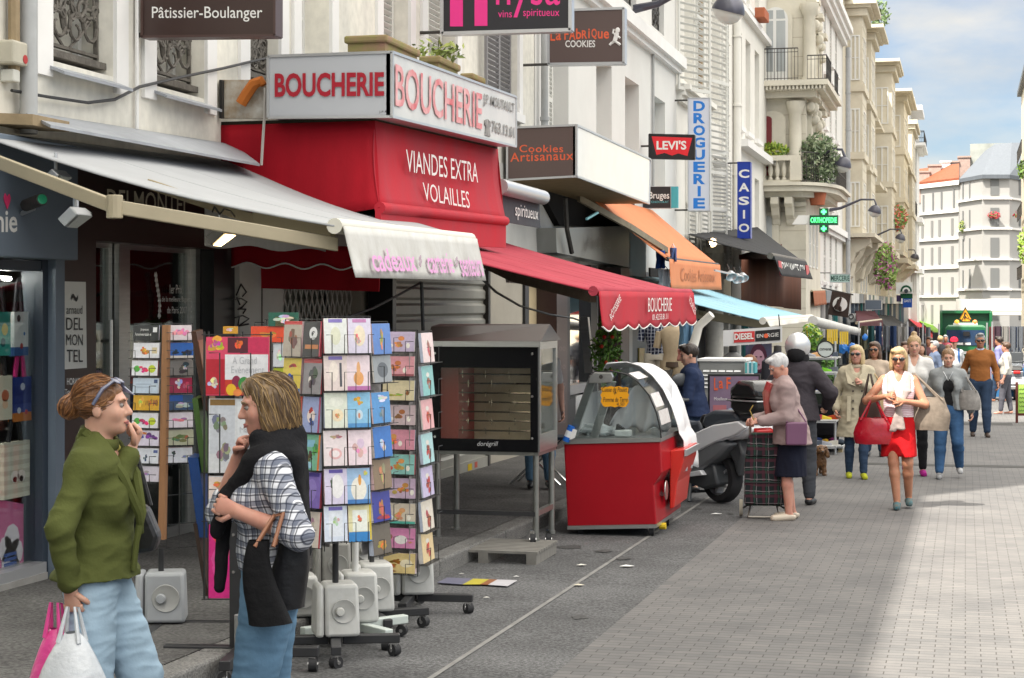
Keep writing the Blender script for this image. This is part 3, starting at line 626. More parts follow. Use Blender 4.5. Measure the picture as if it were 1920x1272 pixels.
for i,(p,rad,n,cols,lab)in enumerate([((-5.2,99,19.3),(.6,1.6,1.1),600,DARKG,'bushy green plant on the top balcony at the near end of the ochre stone building'),((-5.1,110.5,19.2),(.85,1.2,1.0),330,['5a7040','6f8458','46602f'],'airy small tree on the top balcony against the sky'),((-4.6,127,7.8),(.8,2.2,.9),500,['5a7a2e','b84030','4a6a26','86a048','c86a50'],'red flowering plants hanging below the roof line of the ochre stone building'),((-4.5,108,4.1),(.7,1.6,1.4),700,['7a9a3a','5a7a2e','b05a90','90a850'],'trailing plant with pink blossom hanging beside the embroidery shop sign')]):
 plant('balcony_plant',lab,p,rad,n,.16,cols)
B8=thing('apartment_building','tall white building with corner balconies at the far end of the left row','building',(FX,W(1692),-2.6))
y0,y1=W(1692),214;mb=MB();mb.box(-9,FX+.6,y0,207,-3.1,23);mb.box(FX+.6,FX+1.25,196,206,-3.1,21);mb.build('wall',m_white,B8)
cn=MB();qn=0
for z in(22.4,18.3,10.6,5.2):cn.box(FX+.5,FX+1.2,y0-.2,196,z,z+.5);cn.box(FX+.5,FX+1.8,195.6,206.4,z,z+.5)
for k in range(16):cn.box(FX+.5,FX+1.262,195.97,206.03,2+k*1.1,2.05+k*1.1)
cn.build('cornice',m_trim,B8)
for z in(3,7,11.5,14.5,18.9):
 for yy in(189,192):win(B8,FX+.63,yy,yy+1.3,z,z+2.4,1)
 winy(B8,195.9,FX+.75,FX+1.2,z,z+2.4,1)
ra=MB();rail_bars(ra,(FX+2.0,194,18.8),(FX+2.0,207,18.8),1.2,.35,.03);rail_bars(ra,(FX+.6,194,18.8),(FX+2,194,18.8),1.2,.2,.03);rail_bars(ra,(FX+1.3,188,11.1),(FX+1.3,194,11.1),1.2,.3,.03);ra.build('railing',m_iron,B8)
MB().box(FX,FX+2.15,193.7,207.3,18.5,18.79).build('balcony_slab',m_trim,B8)
m_sunw=mat('bright white render',(.37,.365,.352),.85,.06,.4)
def endhouse(name,label,pts,ztop,base=-4,openings=(),ledges=(),m=m_sunw,back=14):
 """pts: picture columns with depths along the facade, left to right"""
 foot=[P(px,HOR,d)for px,d in pts];b=thing(name,label,'building',(foot[0].x,foot[0].y,base))
 poly=[(p.x,p.y,base)for p in foot]+[(foot[-1].x,foot[-1].y+back,base),(foot[0].x,foot[0].y+back,base)]
 MB().slab(poly,(0,0,ztop-base)).build('wall',m,b)
 def at(px):
  for(p0,d0),(p1,d1),q0,q1 in zip(pts,pts[1:],foot,foot[1:]):
   if p0<=px<=p1:
    u=(q1-q0).normalized();n=V((u.y,-u.x,0));h=hit(px,HOR,(tuple(q0),tuple(n)));return h,u,n
 for(pa,pb,ya,yb,kind)in openings:
  q,u,n=at((pa+pb)/2);wd=abs(pb-pa)*depth(q)/F;za,zb=Zat(ya,q),Zat(yb,q);o=V((q.x,q.y,zb))-u*wd/2
  f=MB();f.obox(o-n*.0+u*0+n*.02,u*wd,n*.06,(0,0,za-zb));w_=f.build('window',mat('far window frame',(.16,.165,.165),.7)if kind!='s' else mat('far shutter',(.2,.2,.195),.7),b)
  pm=MB();t=.10 if kind=='w' else wd*.1
  if kind in('w','b'):pm.obox(o+u*t+n*.085+V((0,0,.1)),u*(wd/2-t*1.4),n*.01,(0,0,za-zb-.2));pm.obox(o+u*(wd/2+t*.4)+n*.085+V((0,0,.1)),u*(wd/2-t*1.4),n*.01,(0,0,za-zb-.2))
  else:pm.obox(o+u*t+n*.085+V((0,0,.1)),u*(wd-2*t),n*.01,(0,0,za-zb-.2))
  pmo=pm.build('pane',m_pane if kind=='s' and 0 else mat('far window pane',(.02,.025,.03),.4,.3,1,spec=.12)if kind!='s' else mat('half open window grey',(.075,.078,.08),.6),None);pmo.parent=w_
  r_=MB();ro=o-u*.15+n*.25;rail_bars(r_,ro,ro+u*(wd+.3),min(1.0,(za-zb)*.38),max(.16,wd/6),.022);ro_=r_.build('railing',m_iron,None);ro_.parent=w_
 for y_l in ledges:
  lm=MB()
  for(p0,d0),(p1,d1),q0,q1 in zip(pts,pts[1:],foot,foot[1:]):
   u=(q1-q0).normalized();n=V((u.y,-u.x,0));z=y_l
   lm.obox(V((q0.x,q0.y,z))-n*.0,q1-q0,n*.28,(0,0,.22))
  lm.build('ledge',m_trim,b)
 return b,foot,at
zof=lambda py,d:EYE+(HOR-py)*d/F
op=[]
for px,(a,b)in zip((1719,1732,1750,1766,1789),((368,398),(366,397),(362,395),(360,392),(355,389))):op.append((px-2.4,px+2.4,a,b,'v'))
for px in(1717,1730,1748,1762,1786):
 op+=[(px-3.5,px+3.5,418-(px-1717)*.12,449-(px-1717)*.12,'s'),(px-3.5,px+3.5,467-(px-1717)*.08,499-(px-1717)*.08,'s'),(px-3.5,px+3.5,520,552,'s')]
for px in(1730,1748,1765):op.append((px-3.5,px+3.5,572,606,'s'))
B9,ft9,at9=endhouse('apartment_building','white house with red tiled roof closing the view at the end of the street',[(1709,224),(1798,214)],zof(343,218),ledges=[zof(402,219),zof(452,219),zof(505,219),zof(558,219)],openings=op)
q0,q1=ft9;ze=zof(343,218);bk=V((0,9,0))
MB().slab([(q0.x,q0.y-.5,ze),(q1.x,q1.y-.5,ze),(q1.x,q1.y+6,zof(325,218)+1),(q0.x,q0.y+6,zof(325,218)+1)],(0,0,.3)).build('roof',m_tile,B9)
MB().obox((q0.x,q0.y-.7,ze-.5),q1-q0,(0,.6,0),(0,0,.5)).build('eaves',m_trim,B9)
for(pa,pb,yt,yb,pots)in[(1723,1743,324,350,2),(1741,1764,312,342,4),(1764,1782,305,342,3),(1783,1797,305,332,2),(1797,1819,296,336,2)]:
 d=222;a=P(pa,yt,d);b=P(pb,yb,d);c=MB();c.box(a.x,b.x,a.y,a.y+3,b.z-2,a.z);c.box(a.x-.12,b.x+.12,a.y-.12,a.y+3.1,a.z,a.z+.2);ch=c.build('chimney',m_brickch if pots!=3 else m_trim,B9)
 for k in range(pots):xx=a.x+(b.x-a.x)*(k+.5)/pots;pt=MB().cyl((xx,a.y+.5,a.z+.2),(xx,a.y+.5,a.z+1.0),.2,.16,10).build('chimney_pot',m_pot,None,smooth=True);pt.parent=ch
op=[]
for(ya,yb)in((343,373),(396,428),(449,486),(507,544),(562,600)):
 op+=[(1804,1808.5,ya,yb+4,'v'),(1816.5,1821,ya-2,yb+2,'v')]
for(ya,yb)in((333,366),(390,424),(446,483),(503,540),(562,600)):
 op+=[(1857,1873,ya,yb,'w'),(1906,1918,ya-1,yb,'w')]
B10,ft10,at10=endhouse('apartment_building','white corner house with grey zinc mansard roof and skylights at the end of the street',[(1798.5,214),(1842,207),(1893,207),(1930,213)],zof(332,209),ledges=[zof(376,209),zof(432,209),zof(489,209),zof(545,209)],openings=op)
ze=zof(332,209);tops=[P(1847,283,221),P(1866,270,219),P(1897,268,219),P(1940,268,223)];m_zinc=mat('far zinc roof',(.13,.145,.165),.7,.2,1.5,stretch=(3,3,.3))
rf=MB()
for k in range(3):
 a,b=ft10[k],ft10[k+1];rf.quad((a.x,a.y-.4,ze+.1),(b.x,b.y-.4,ze+.1),tops[k+1],tops[k])
rf.slab([(p.x,p.y-.5,ze-.35)for p in ft10]+[(ft10[-1].x,ft10[-1].y+10,ze-.35),(ft10[0].x,ft10[0].y+10,ze-.35)],(0,0,.44))
ro=rf.build('roof',m_zinc,B10)
sm=MB()
for k in range(3):
 for t in[i/7 for i in range(8)]:
  a=V((ft10[k].x,ft10[k].y-.42,ze+.12)).lerp(V((ft10[k+1].x,ft10[k+1].y-.42,ze+.12)),t);b=tops[k].lerp(tops[k+1],t);sm.tube([a,b],.05,4)
s_=sm.build('roof_seam',m_zinc,None);s_.parent=ro
for px,py,wd_,ht in((1838,300,.5,1.8),(1851,296,.5,1.8),(1886,293,1.1,1.1)):
 q=P(px,py,212.5);sk=MB().obox(q,(wd_,0,0),(0,.9,ht),(0,-.12,.08)).build('skylight',m_pane,None);sk.parent=ro
pl=P(1819,270,224);MB().box(pl.x,pl.x+4.6,pl.y,pl.y+1,ze,pl.z).build('party_wall',mat('lichened party wall',(.36,.38,.35),.9,.35,.8),B10)
B11=thing('apartment_building','sliver of ochre building with balcony plants at the right edge of the street','building',(3.8,130,-2))
q=P(1911,171,165);MB().box(q.x,q.x+12,128,165,-2.5,q.z).build('wall',m_stone,B11);MB().box(q.x-.35,q.x+12,127.6,165.3,q.z-1.2,q.z-.8).build('cornice',mat('dark zinc',(.1,.11,.12),.5),B11)
for z in(4,9,14):rail_bars(MB(),(q.x-.4,150,z),(q.x-.4,163,z),1,.4,.03).build('railing',m_iron,B11)
plant('balcony_plant','green plants on the balconies of the ochre building at the right edge',(q.x-.1,158,13.2),(.4,2.5,.8),160,.2,GREENS)
plant('street_tree','small light green tree beside the ochre building at the right edge',(q.x-.1,150,6.6),(.6,1.5,1.6),220,.2,['8aa83c','7a9a34','a0b850'])
for i,(px,py,lab)in enumerate([(1864,403,'red geraniums on the middle window of the corner house, second floor from its roof'),(1912,402,'red geraniums on the right window of the corner house'),]):
 p=P(px,py+1,206.5);plant('window_flowers',lab,p,(.8,.3,.4),150,.14,['c02838','d04858','4a6a26','a01c2c'],stems=2)
plant('window_shrub','small yellow green bush on a narrow window of the corner house',P(1803.5,425,212),(.35,.3,.8),120,.14,['8a9030','6f8f2c'],stems=2)
def flat(name,c,rough=.5,**k):return mat(name,c,rough,**k)
m_cw=flat('white lettering',(.78,.77,.74));m_cream_l=flat('cream lettering',(.62,.56,.42));m_blk=flat('black lettering',(.015,.015,.015))
m_redl=flat('red lettering','a3182b',.4);m_orl=flat('orange lettering','e0603a');m_pink=flat('magenta lettering','e8328c')
m_brown=mat('dark brown panel','3d2c28',.35,.12,2);m_slate=mat('blue grey paint','66727f',.5,.1,2);m_navy=mat('dark slate paint','2f3844',.45)
m_steel=mat('brushed steel',(.52,.52,.50),.28,.2,5,metal=.85,stretch=(1,1,12));m_alu=mat('aluminium',(.56,.57,.58),.35,metal=.7)
m_gl=glass('shop glass');m_glc=glass('clear glass',(.96,.98,.97),.06)
m_tan=mat('tan powder coat',(.40,.345,.235),.55,.15,4);m_shade=mat('display back wall',(.80,.80,.74),.8,.15,1)
def fy(y0,y1,x0,x1,z0,z1,mb=None):return(mb or MB()).box(x0,x1,y0,y1,z0,z1)
def zx(py,px,x=FX):return hit(px,py,PX(x)).z
S1=thing('shopfront','blue grey shopfront with a window full of hanging tote bags at the left edge','shopfront',(FX,6,-.1))
yA,yB=5.0,W(65);yC=W(92)
fy(yA,W(93),FX-.1,FX+.22,2.16,2.95).build('fascia',m_slate,S1,bevel=.01)
fy(W(75),W(92),FX-.3,FX+.12,-.2,2.16).build('pilaster',m_slate,S1);fy(yB,W(75),FX-.3,FX+.06,-.2,2.16).build('frame',m_navy,S1)
fy(yA,yB,FX-.1,FX+.05,2.08,2.15).build('frame',m_navy,S1)
fy(yA,yB,FX-.9,FX+.1,-.25,.02).build('plinth',mat('shop stone step',(.33,.32,.30),.8,.25,6),S1);fy(yA,yB,FX-.05,FX+.09,.02,.09).build('window_sill',m_alu,S1)
fy(yA,yB,FX-.42,FX-.36,-.2,2.75).build('display_back',m_shade,S1);fy(yA,yB,FX-.36,FX,2.6,2.7).build('display_ceiling',m_shade,S1);fy(yB+.0,yB+.03,FX-.4,FX-.1,0,2.1).build('display_side',m_shade,S1)
MB().cyl((FX-.16,yA+.3,2.03),(FX-.16,yB-.05,2.03),.015,n=8).build('strip_lamp',mat('lit strip lamp',(1,.96,.88),.4,emit=26),S1);fy(yA,yB,FX-.004,FX+.004,.09,2.08).build('window_pane',glass('display glass',(.94,.96,.95),.05),S1)
textpx('nie',PX(FX+.22),-8,395,32,436,m_cw,S1,bold=.018)
ht=MB();c=hit(13,378,PX(FX+.225));ht.slab([(c.x,c.y+.045*a,c.z+.05*b)for a,b in[(0,-1),(.7,-.1),(.95,.5),(.6,1),(0,.6),(-.6,1),(-.95,.5),(-.7,-.1)]],(.004,0,0));ht.build('heart_emblem',flat('pink emblem','d8386a'),S1)
def tote(px0,px1,py0,py1,cols,label,hcol,dx=-.045,hh=60):
 pl=PX(FX+dx);a=hit(px0,py1,pl);b=hit(px1,py1,pl);zt=hit((px0+px1)/2,py0,pl).z
 t=thing('tote_bag',label,'bag',(FX+dx,a.y,a.z),group='tote bags hanging in the shop window');mb=MB();n=len(cols['rows'])
 for k,cc_ in enumerate(cols['rows']):
  mb.col=cc_;z0=a.z+(zt-a.z)*k/n;z1=a.z+(zt-a.z)*(k+1)/n;mb.box(FX+dx-.02,FX+dx+.02,a.y+.0,b.y,z0,z1-.0005)
 for(u,v,r_,cc_)in cols.get('dots',[]):
  mb.col=cc_;cy=a.y+(b.y-a.y)*u;cz=a.z+(zt-a.z)*v;mb.slab([(FX+dx+.021,cy+r_*math.cos(q)*(b.y-a.y),cz+r_*math.sin(q)*(zt-a.z)*.7)for q in[i*.628 for i in range(10)]],(.002,0,0))
 mb.build('bag_body',paint('printed fabric',.8),t)
 h=MB();h.col=hcol;zz=hit((px0+px1)/2,py0-hh,pl).z;h.tube([(FX+dx,a.y+(b.y-a.y)*.25,zt),(FX+dx,a.y+(b.y-a.y)*.4,zz-.03),(FX+dx,(a.y+b.y)/2,zz),(FX+dx,a.y+(b.y-a.y)*.6,zz-.03),(FX+dx,a.y+(b.y-a.y)*.75,zt)],.016,6);h.build('handle',paint('printed fabric',.8),t,smooth=True)
 return t,(FX+dx+.033,a,b,zt)
tote(-14,15,585,668,dict(rows=['3aa59a','48b4a4','2f988e'],dots=[(.6,.6,.2,'d8c858'),(.5,.3,.15,'2a6a70')]),'turquoise tote bag in the top row of the shop window','1c1c20')
tote(22,48,585,668,dict(rows=['3a5f9a','e4e6e8','e6e8ea','e2e4e6','e8e8ea'],dots=[(.3,.85,.12,'2a2c30'),(.7,.5,.06,'3a70b0'),(.5,.22,.1,'b03030')]),'white tote bag with blue town print in the top row of the shop window','222228')
tote(-16,18,705,790,dict(rows=['d8d2be','e0dac6','d6d0bc'],dots=[(.6,.55,.2,'c06848'),(.6,.35,.15,'e8c0a0')]),'cream tote bag with a figure in the second row of the shop window','242428')
tote(20,54,707,792,dict(rows=['c87838','3a4a90','28387e','22327a','283c88'],dots=[(.3,.25,.1,'d0d8e8'),(.7,.2,.08,'c04048'),(.5,.78,.12,'c8cce0')]),'night blue tote bag with city lights and pink handle in the shop window','b0246a')
t,q=tote(3,51,828,938,dict(rows=['d8d4c4','c4c0b0']*6,dots=[(.4,.38,.16,'e8e4dc'),(.65,.38,.16,'e4d8d0'),(.4,.33,.08,'9a3028'),(.65,.33,.08,'3a3a3a')]),'large cream striped tote bag at the bottom of the window display','26262a')
t=thing('window_poster','pink poster with a deck chair standing at the bottom of the shop window','poster',hit(20,1110,PX(FX-.06)))
pl=PX(FX-.06);mb=MB();a,b,c,d=hit(-10,1120,pl),hit(44,1095,pl),hit(44,945,pl),hit(-10,935,pl)
mb.col='d070a0';mb.slab([a,b,c,d],(-.02,0,0));mb.col='e8e0ea'
for(px,py,r_)in[(10,1030,.09),(22,1010,.1),(30,1035,.09),(18,1055,.11),(26,1070,.09)]:o=hit(px,py,PX(FX-.058));mb.slab([o+V((0,r_*math.cos(i*.7),r_*math.sin(i*.7)))for i in range(9)],(.003,0,0))
mb.col='3a5aa0'
for k in range(4):o=hit(16,1040+k*9,PX(FX-.053));mb.box(o.x,o.x+.004,o.y-.06,o.y+.1,o.z-.012,o.z+.01)
mb.build('sheet',paint(),t)
S2=thing('shopfront','dark brown bakery shopfront with glass doors and white name plate','shopfront',(FX,W(93),-.2))
fy(W(94),W(166),FX-.3,FX+.06,-.25,3.0).build('panel',m_brown,S2)
fy(W(94),W(104),FX-.1,FX+.03,-.25,2.2).build('edge_strip',m_black,S2)
fy(W(166),W(392),FX-.2,FX+.05,2.32,3.0).build('fascia',m_brown,S2)
tx=textpx('DELMONTEL',PX(FX+.05),198,354,352,396,flat('bright cream lettering',(.8,.74,.58)),S2,y0r=362,y1r=404,bold=.004,ext=.012)
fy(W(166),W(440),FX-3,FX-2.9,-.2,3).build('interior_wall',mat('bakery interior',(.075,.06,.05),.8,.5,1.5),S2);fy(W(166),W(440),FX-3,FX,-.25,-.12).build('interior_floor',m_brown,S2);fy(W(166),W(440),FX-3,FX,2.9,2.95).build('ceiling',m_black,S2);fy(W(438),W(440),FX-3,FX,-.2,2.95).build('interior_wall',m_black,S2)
rr=MB();rr.box(FX-2.2,FX-1.2,W(200),W(380),-.1,.95);rr.build('shop_counter',mat('pale counter',(.30,.27,.22),.5,.3,3),S2)
zt=zx(443,262)
for(pa,pb,nm)in((166,244,'door'),(268,388,'door')):
 d=MB();ya,yb=W(pa),W(pb)
 d.box(FX-.2,FX-.15,ya,ya+.06,-.1,zt);d.box(FX-.2,FX-.15,yb-.06,yb,-.1,zt);d.box(FX-.2,FX-.15,ya+.06,yb-.06,zt-.1,zt);d.box(FX-.2,FX-.15,ya+.06,yb-.06,-.1,.02)
 do=d.build(nm,m_steel,S2);pn=MB().box(FX-.18,FX-.17,ya+.06,yb-.06,.02,zt-.1).build('pane',glass('bakery glass',(.75,.8,.78),.10),None);pn.parent=do
 pn.location=V((0,0,0))-worldloc(S2)
 if pa==166:
  h=MB();yh=W(226);h.tube([(FX-.08,yh,zx(600,226)),(FX-.08,yh,zx(870,226))],.017,8);h.tube([(FX-.16,yh,zx(640,226)),(FX-.08,yh,zx(640,226))],.012,6);h.tube([(FX-.16,yh,zx(830,226)),(FX-.08,yh,zx(830,226))],.012,6);ho=h.build('handle',m_steel,None);ho.parent=do;ho.location=-worldloc(S2)
fy(W(246),W(266),FX-.22,FX-.1,-.1,zt+.02).build('door_post',m_steel,S2);fy(W(388),W(396),FX-.22,FX-.1,-.1,zt+.02).build('door_post',m_steel,S2)
fy(W(397),W(436),FX-.3,FX+.02,-.25,3.0).build('panel',m_black,S2)
pl=PX(FX-.14)
lr=MB()
for px,sg in((298,1),(362,-1)):
 for k in range(9):
  c=hit(px+sg*(-3+4*math.sin(k*.4-1))-(0),518+k*9.5,pl);lr.slab([c+V((0,-.012,-.02)),c+V((0,.03*sg,.0)),c+V((0,.012,.035))],(.003,0,0));lr.slab([c+V((0,.012,-.02)),c+V((0,-.03*sg,.0)),c+V((0,-.012,.035))],(.003,0,0))
lr.build('laurel_emblem',m_cw,S2)
for s_,a,b,y0_,y1_ in(('1er Prix',318,341,534,551),('de la meilleure Baguette',303,360,556,569),('de Paris 2007',313,350,575,588)):textpx(s_,pl,a,y0_,b,y1_,m_cw,S2)
pl2=PX(FX+.075);np_=MB().slab([hit(118,693,PX(FX+.06)),hit(160,690,PX(FX+.06)),hit(158,529,PX(FX+.06)),hit(118,528,PX(FX+.06))],(.012,0,0)).build('name_plate',flat('satin white plate',(.68,.68,.64),.3),S2)
for s_,a,b,y0_,y1_ in(('ω',133,146,551,566),('arnaud',124,154,573,589),('DEL',124,155,596,619),('MON',124,155,627,648),('TEL',125,155,656,679)):textpx(s_ if s_!='ω' else '~',pl2,a,y0_,b,y1_,m_blk,S2)
textpx('HORAIRES',PX(FX+.062),125,709,157,722,m_cw,S2,bold=.02);textpx('Tous les jours',PX(FX+.062),121,730,163,742,m_cw,S2,bold=.02)
plant('bakery_bamboo','fresh green bamboo plant inside the bakery behind the glass',(FX-.55,W(192)+.3,zx(735,195,FX-.5)),(.3,.45,.38),330,.085,['6f9a3a','85b048','5a8030'],stems=9)
zc=MB();a,b=hit(40,213,PX(FX+.02)),hit(440,276,PX(FX+.02));c,d=hit(487,312,PX(FX+.5)),hit(95,240,PX(FX+.5))
zc.slab([a,b,c,d],(0,0,.02));tag(zc.build('zinc_canopy',m_greytrim),'narrow sloping zinc ledge on the wall just above the grey awning','canopy')
m_dw=mat('dirty white panel',(.62,.61,.57),.7,.15,2)
S3=thing('shopfront','butcher shopfront with white graffiti panel and closed lattice grille','shopfront',(FX,W(436),-.2))
fy(W(437),W(520),FX-.2,FX+.06,-.25,3.0).build('panel',m_dw,S3);fy(W(478),W(480),FX+.06,FX+.066,-.1,2.7).build('panel_joint',m_irongrey,S3)
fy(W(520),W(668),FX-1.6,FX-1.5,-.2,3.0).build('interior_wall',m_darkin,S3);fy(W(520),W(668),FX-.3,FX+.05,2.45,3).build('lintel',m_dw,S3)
fy(W(668),W(716),FX-.3,FX+.05,-.25,3.2).build('pilaster',mat('beige pilaster',(.47,.45,.39),.7,.2,3),S3);fy(W(684),W(688),FX+.05,FX+.1,-.2,2.9).build('conduit',m_cw,S3)
lt=MB();ya,yb=W(520),W(667);n=15
for k in range(n):
 for row in range(9):
  y_=ya+(yb-ya)*k/n;z_=.6+row*.22;dy=(yb-ya)/n/2
  lt.tube([(FX-.05,y_,z_),(FX-.05,y_+dy*.8,z_+.09),(FX-.05,y_+dy*.8,z_+.13),(FX-.05,y_,z_+.22)],.009,4);lt.tube([(FX-.045,y_+2*dy,z_),(FX-.045,y_+dy*1.2,z_+.09),(FX-.045,y_+dy*1.2,z_+.13),(FX-.045,y_+2*dy,z_+.22)],.009,4)
lt.build('lattice_grille',mat('galvanised lattice',(.66,.65,.61),.5),S3)
gf=MB();pl=PX(FX+.068)
for st in([(443,554),(452,533),(462,548),(455,556)],[(438,562),(452,560),(463,566),(455,576),(446,580),(461,580),(456,588)],[(444,558),(450,572)],[(441,596),(455,592),(467,598),(456,606),(446,612),(466,608)],[(449,594),(446,612)]):gf.tube([hit(x,y,pl)for x,y in st],.007,4)
gf.build('graffiti',m_blk,S3)
SH=thing('roller_shutter','closed corrugated grey roller shutter behind the rotisserie','shutter',(FX,W(728),-.3))
xs=FX+.3;ya,yb=W(731,xs),W(906,xs);cv=MB();z0_,z1_=-.28,2.75
prof=[];z=z0_
while z<z1_:prof+=[(xs,z),(xs,z+.02),(xs+.03,z+.05),(xs+.03,z+.14),(xs,z+.17)];z+=.18
for(xa,za),(xb,zb)in zip(prof,prof[1:]):cv.quad((xa,ya,za),(xa,yb,za),(xb,yb,zb),(xb,ya,zb))
cv.build('curtain',mat('dusty shutter steel',(.40,.39,.34),.5,.25,2,metal=.25),SH)
fy(ya-.12,ya,xs-.2,xs+.07,-.3,2.85).build('side_rail',m_black,SH);fy(yb,yb+.1,xs-.2,xs+.07,-.3,2.85).build('side_rail',m_iron,SH)
fy(ya,yb,xs-.01,xs+.06,-.32,-.05).build('bottom_bar',mat('dusty shutter steel',None),SH)
s_=MB();s_.col='d0b020';s_.box(xs+.061,xs+.063,W(868,xs),W(876,xs),-.16,-.08);s_.col='c06050';s_.box(xs+.061,xs+.063,W(881,xs),W(886,xs),-.15,-.08);s_.build('sticker',paint(),SH)
fy(W(716)+.02,yb+.1,FX-.3,xs+.2,2.86,3.3).build('shutter_box',m_dw,SH)
S4=thing('shopfront','wine and chocolate shopfronts with brown posts behind the rotisserie','shopfront',(FX,W(908),-.3))
ps=[(910,985,mat('warm beige panel',(.40,.365,.30),.6,.15,2),.3),(985,992,m_black,.34),(992,1012,mat('ochre panel',(.50,.40,.25),.6),.2),(1012,1026,m_cream,.22),(1026,1044,m_black,.3),(1044,1064,m_brown,.5),(1064,1069,m_black,.45),(1108,1120,m_black,.3),(1120,1164,m_darkin,-.6),(1164,1180,m_brown,.4),(1180,1186,m_cw,.35),(1186,1216,mat('pale grey wall',(.46,.465,.47),.6),.1)]
for pa,pb,m_,dx in ps:fy(W(pa,FX+dx),W(pb,FX+dx),FX-.7,FX+dx,-.4,2.5).build('panel',m_,S4)
fy(W(908),W(1044),FX-.4,FX+.36,2.25,2.5).build('transom',m_black,S4)
fy(W(1069,FX+.2),W(1108,FX+.2),FX-.7,FX-.6,-.4,2.5).build('mirror_back',m_darkin,S4)
mr=MB().quad((FX+.2,W(1069,FX+.2),.6),(FX+.2,W(1107,FX+.2),.6),(FX+.2,W(1107,FX+.2),2.3),(FX+.2,W(1069,FX+.2),2.3)).build('mirror_pane',mat('mirror',(.8,.8,.8),.03,metal=1),S4)
fy(W(1066,FX+.25),W(1108,FX+.25),FX+.18,FX+.27,.45,.6).build('sill',m_steel,S4)
fy(W(1044,FX+.5),W(1110,FX+.5),FX-.3,FX+.46,-.4,.44).build('base_panel',m_black,S4)
for k in range(5):textpx('oo',PX(FX+.503),1048,650+k*34,1060,658+k*34,mat('faint lettering',(.2,.16,.15),.5),S4)
MB().slab([hit(1196,690,PX(FX+.11)),hit(1206,690,PX(FX+.11)),hit(1206,653,PX(FX+.11)),hit(1196,653,PX(FX+.11))],(.03,0,0)).build('bell_plate',mat('brass',(.42,.33,.12),.35,metal=.8),S4)
FC=thing('shop_sign','satin grey fascia board with chrome script lettering beneath the cookie sign','shop sign',hit(1045,490,PX(FX+.3)))
pl=PX(FX+.3);MB().slab([hit(1044,474,pl),hit(1180,502,pl),hit(1180,424,pl),hit(1042,428,pl)],(-.3,0,0)).build('board',mat('satin grey board',(.40,.40,.37),.35,.1,2,metal=.3),FC)
textpx('Jeff de Bruges',PX(FX+.32),1093,442,1142,474,m_steel,FC,shear=.2,ext=.03)
MB().slab([hit(1182,530,pl),hit(1211,530,pl),hit(1211,424,pl),hit(1182,424,pl)],(-.3,0,0)).build('end_post',m_trim,FC)
MB().slab([hit(1050,424,PX(FX+.1)),hit(1190,424,PX(FX+.1)),hit(1190,330,PX(FX+.1)),hit(1000,330,PX(FX+.1))],(-.2,0,0)).build('recess',m_darkin,FC)
fy(W(905),W(1003),FX-.3,FX+.02,2.5,3.8).build('upper_panel',m_dw,S4)
wa=thing('awning','short charcoal awning with white script beside the red butcher box','awning',hit(950,418,PX(-5.2)))
pl=PX(-5.15);q=[hit(940,352,pl),hit(1011,372,pl),hit(1013,428,pl),hit(945,416,pl)]
MB().slab(q,(-.02,0,0)).build('valance',mat('charcoal canvas',(.075,.08,.09),.8,.2,3),wa);MB().slab([q[0],q[1],q[1]+V((-1.0,0,.45)),q[0]+V((-1.0,0,.45))],(0,0,.02)).build('canvas',mat('charcoal canvas',None),wa)
MB().slab([q[1],q[2],q[2]+V((-1.0,0,.2)),q[1]+V((-1.0,0,.45))],(0,.01,0)).build('side_canvas',mat('charcoal canvas',None),wa)
c_=MB();a,b=hit(938,350,PX(-5.1)),hit(1018,371,PX(-5.1));c_.cyl(a,b,.09,n=14);c_.build('cassette',m_alu,wa,smooth=True)
textpx('spiritueux',PX(-5.14),966,382,1009,412,m_cw,wa,y0r=390,y1r=420)
def canvas_mat(name,c,**k):return mat(name,c,.78,.10,2.5,.08,60,stretch=(1,1,1),**k)
def awning(name,label,a0,a1,b1,b0,m,sag=.05,val=None,vm=None,scallop=0,mu=None,group=None,nv=14,lean=.04,bar=.035,barm=None,seam=0):
 """canvas from wall points a0 (near), a1 (far) to front points b0 (near), b1 (far); valance drops `val` = (near, far) metres"""
 t=thing(name,label,'awning',a0,group=group)
 def fn(u,v):
  p=V(a0).lerp(V(a1),u).lerp(V(b0).lerp(V(b1),u),v);p.z-=sag*math.sin(math.pi*v)*(1+.3*math.cos(u*9));return p
 cv=MB().grid(fn,18,8).build('canvas',m,t,smooth=True,thick=.012)
 ns=max(2,int((V(b1)-V(b0)).length/.95));smm=MB()
 for k in range(1,ns):smm.tube([fn(k/ns,j/8)+V((0,0,.006))for j in range(9)],.002,4)
 smm.build('seam',m,t)
 MB().cyl(V(b0),V(b1),bar,n=12).build('front_bar',barm or m_tan,t,smooth=True)
 if val:
  n=72
  def fv(u,v):
   p=V(b0).lerp(V(b1),u);h=val[0]*(1-u)+val[1]*u
   if scallop:h+=.045*abs(math.sin(u*math.pi*scallop))-.03
   q=p+V((bar+.008,0,0));q.x+=lean*v+.014*math.sin(u*26+v)*v;q.z-=h*v;return q
  MB().grid(fv,n,6).build('valance',vm or m,t,smooth=True,thick=.006)
  if scallop:MB().tube([fv(i/n,1)for i in range(n+1)],.008,5).build('piping',m_cw,t)
 return t
m_canv_g=canvas_mat('light grey canvas',(.40,.41,.42));m_canv_w=mat('soiled white canvas',(.58,.58,.56),.8,.2,4,.1,40,c2=(.45,.44,.41));m_canv_r=mat('red canvas',(.48,.018,.032),.75,.35,2.2,.1,50,c2=(.36,.04,.055),stretch=(1,1,.5));m_canv_rd=mat('deep red canvas',(.40,.007,.018),.7,.3,1.5,.1,40,stretch=(2,2,.4))
m_canv_faded=mat('faded red canvas',(.44,.06,.085),.8,.35,1.6,.1,40,c2=(.33,.035,.055))
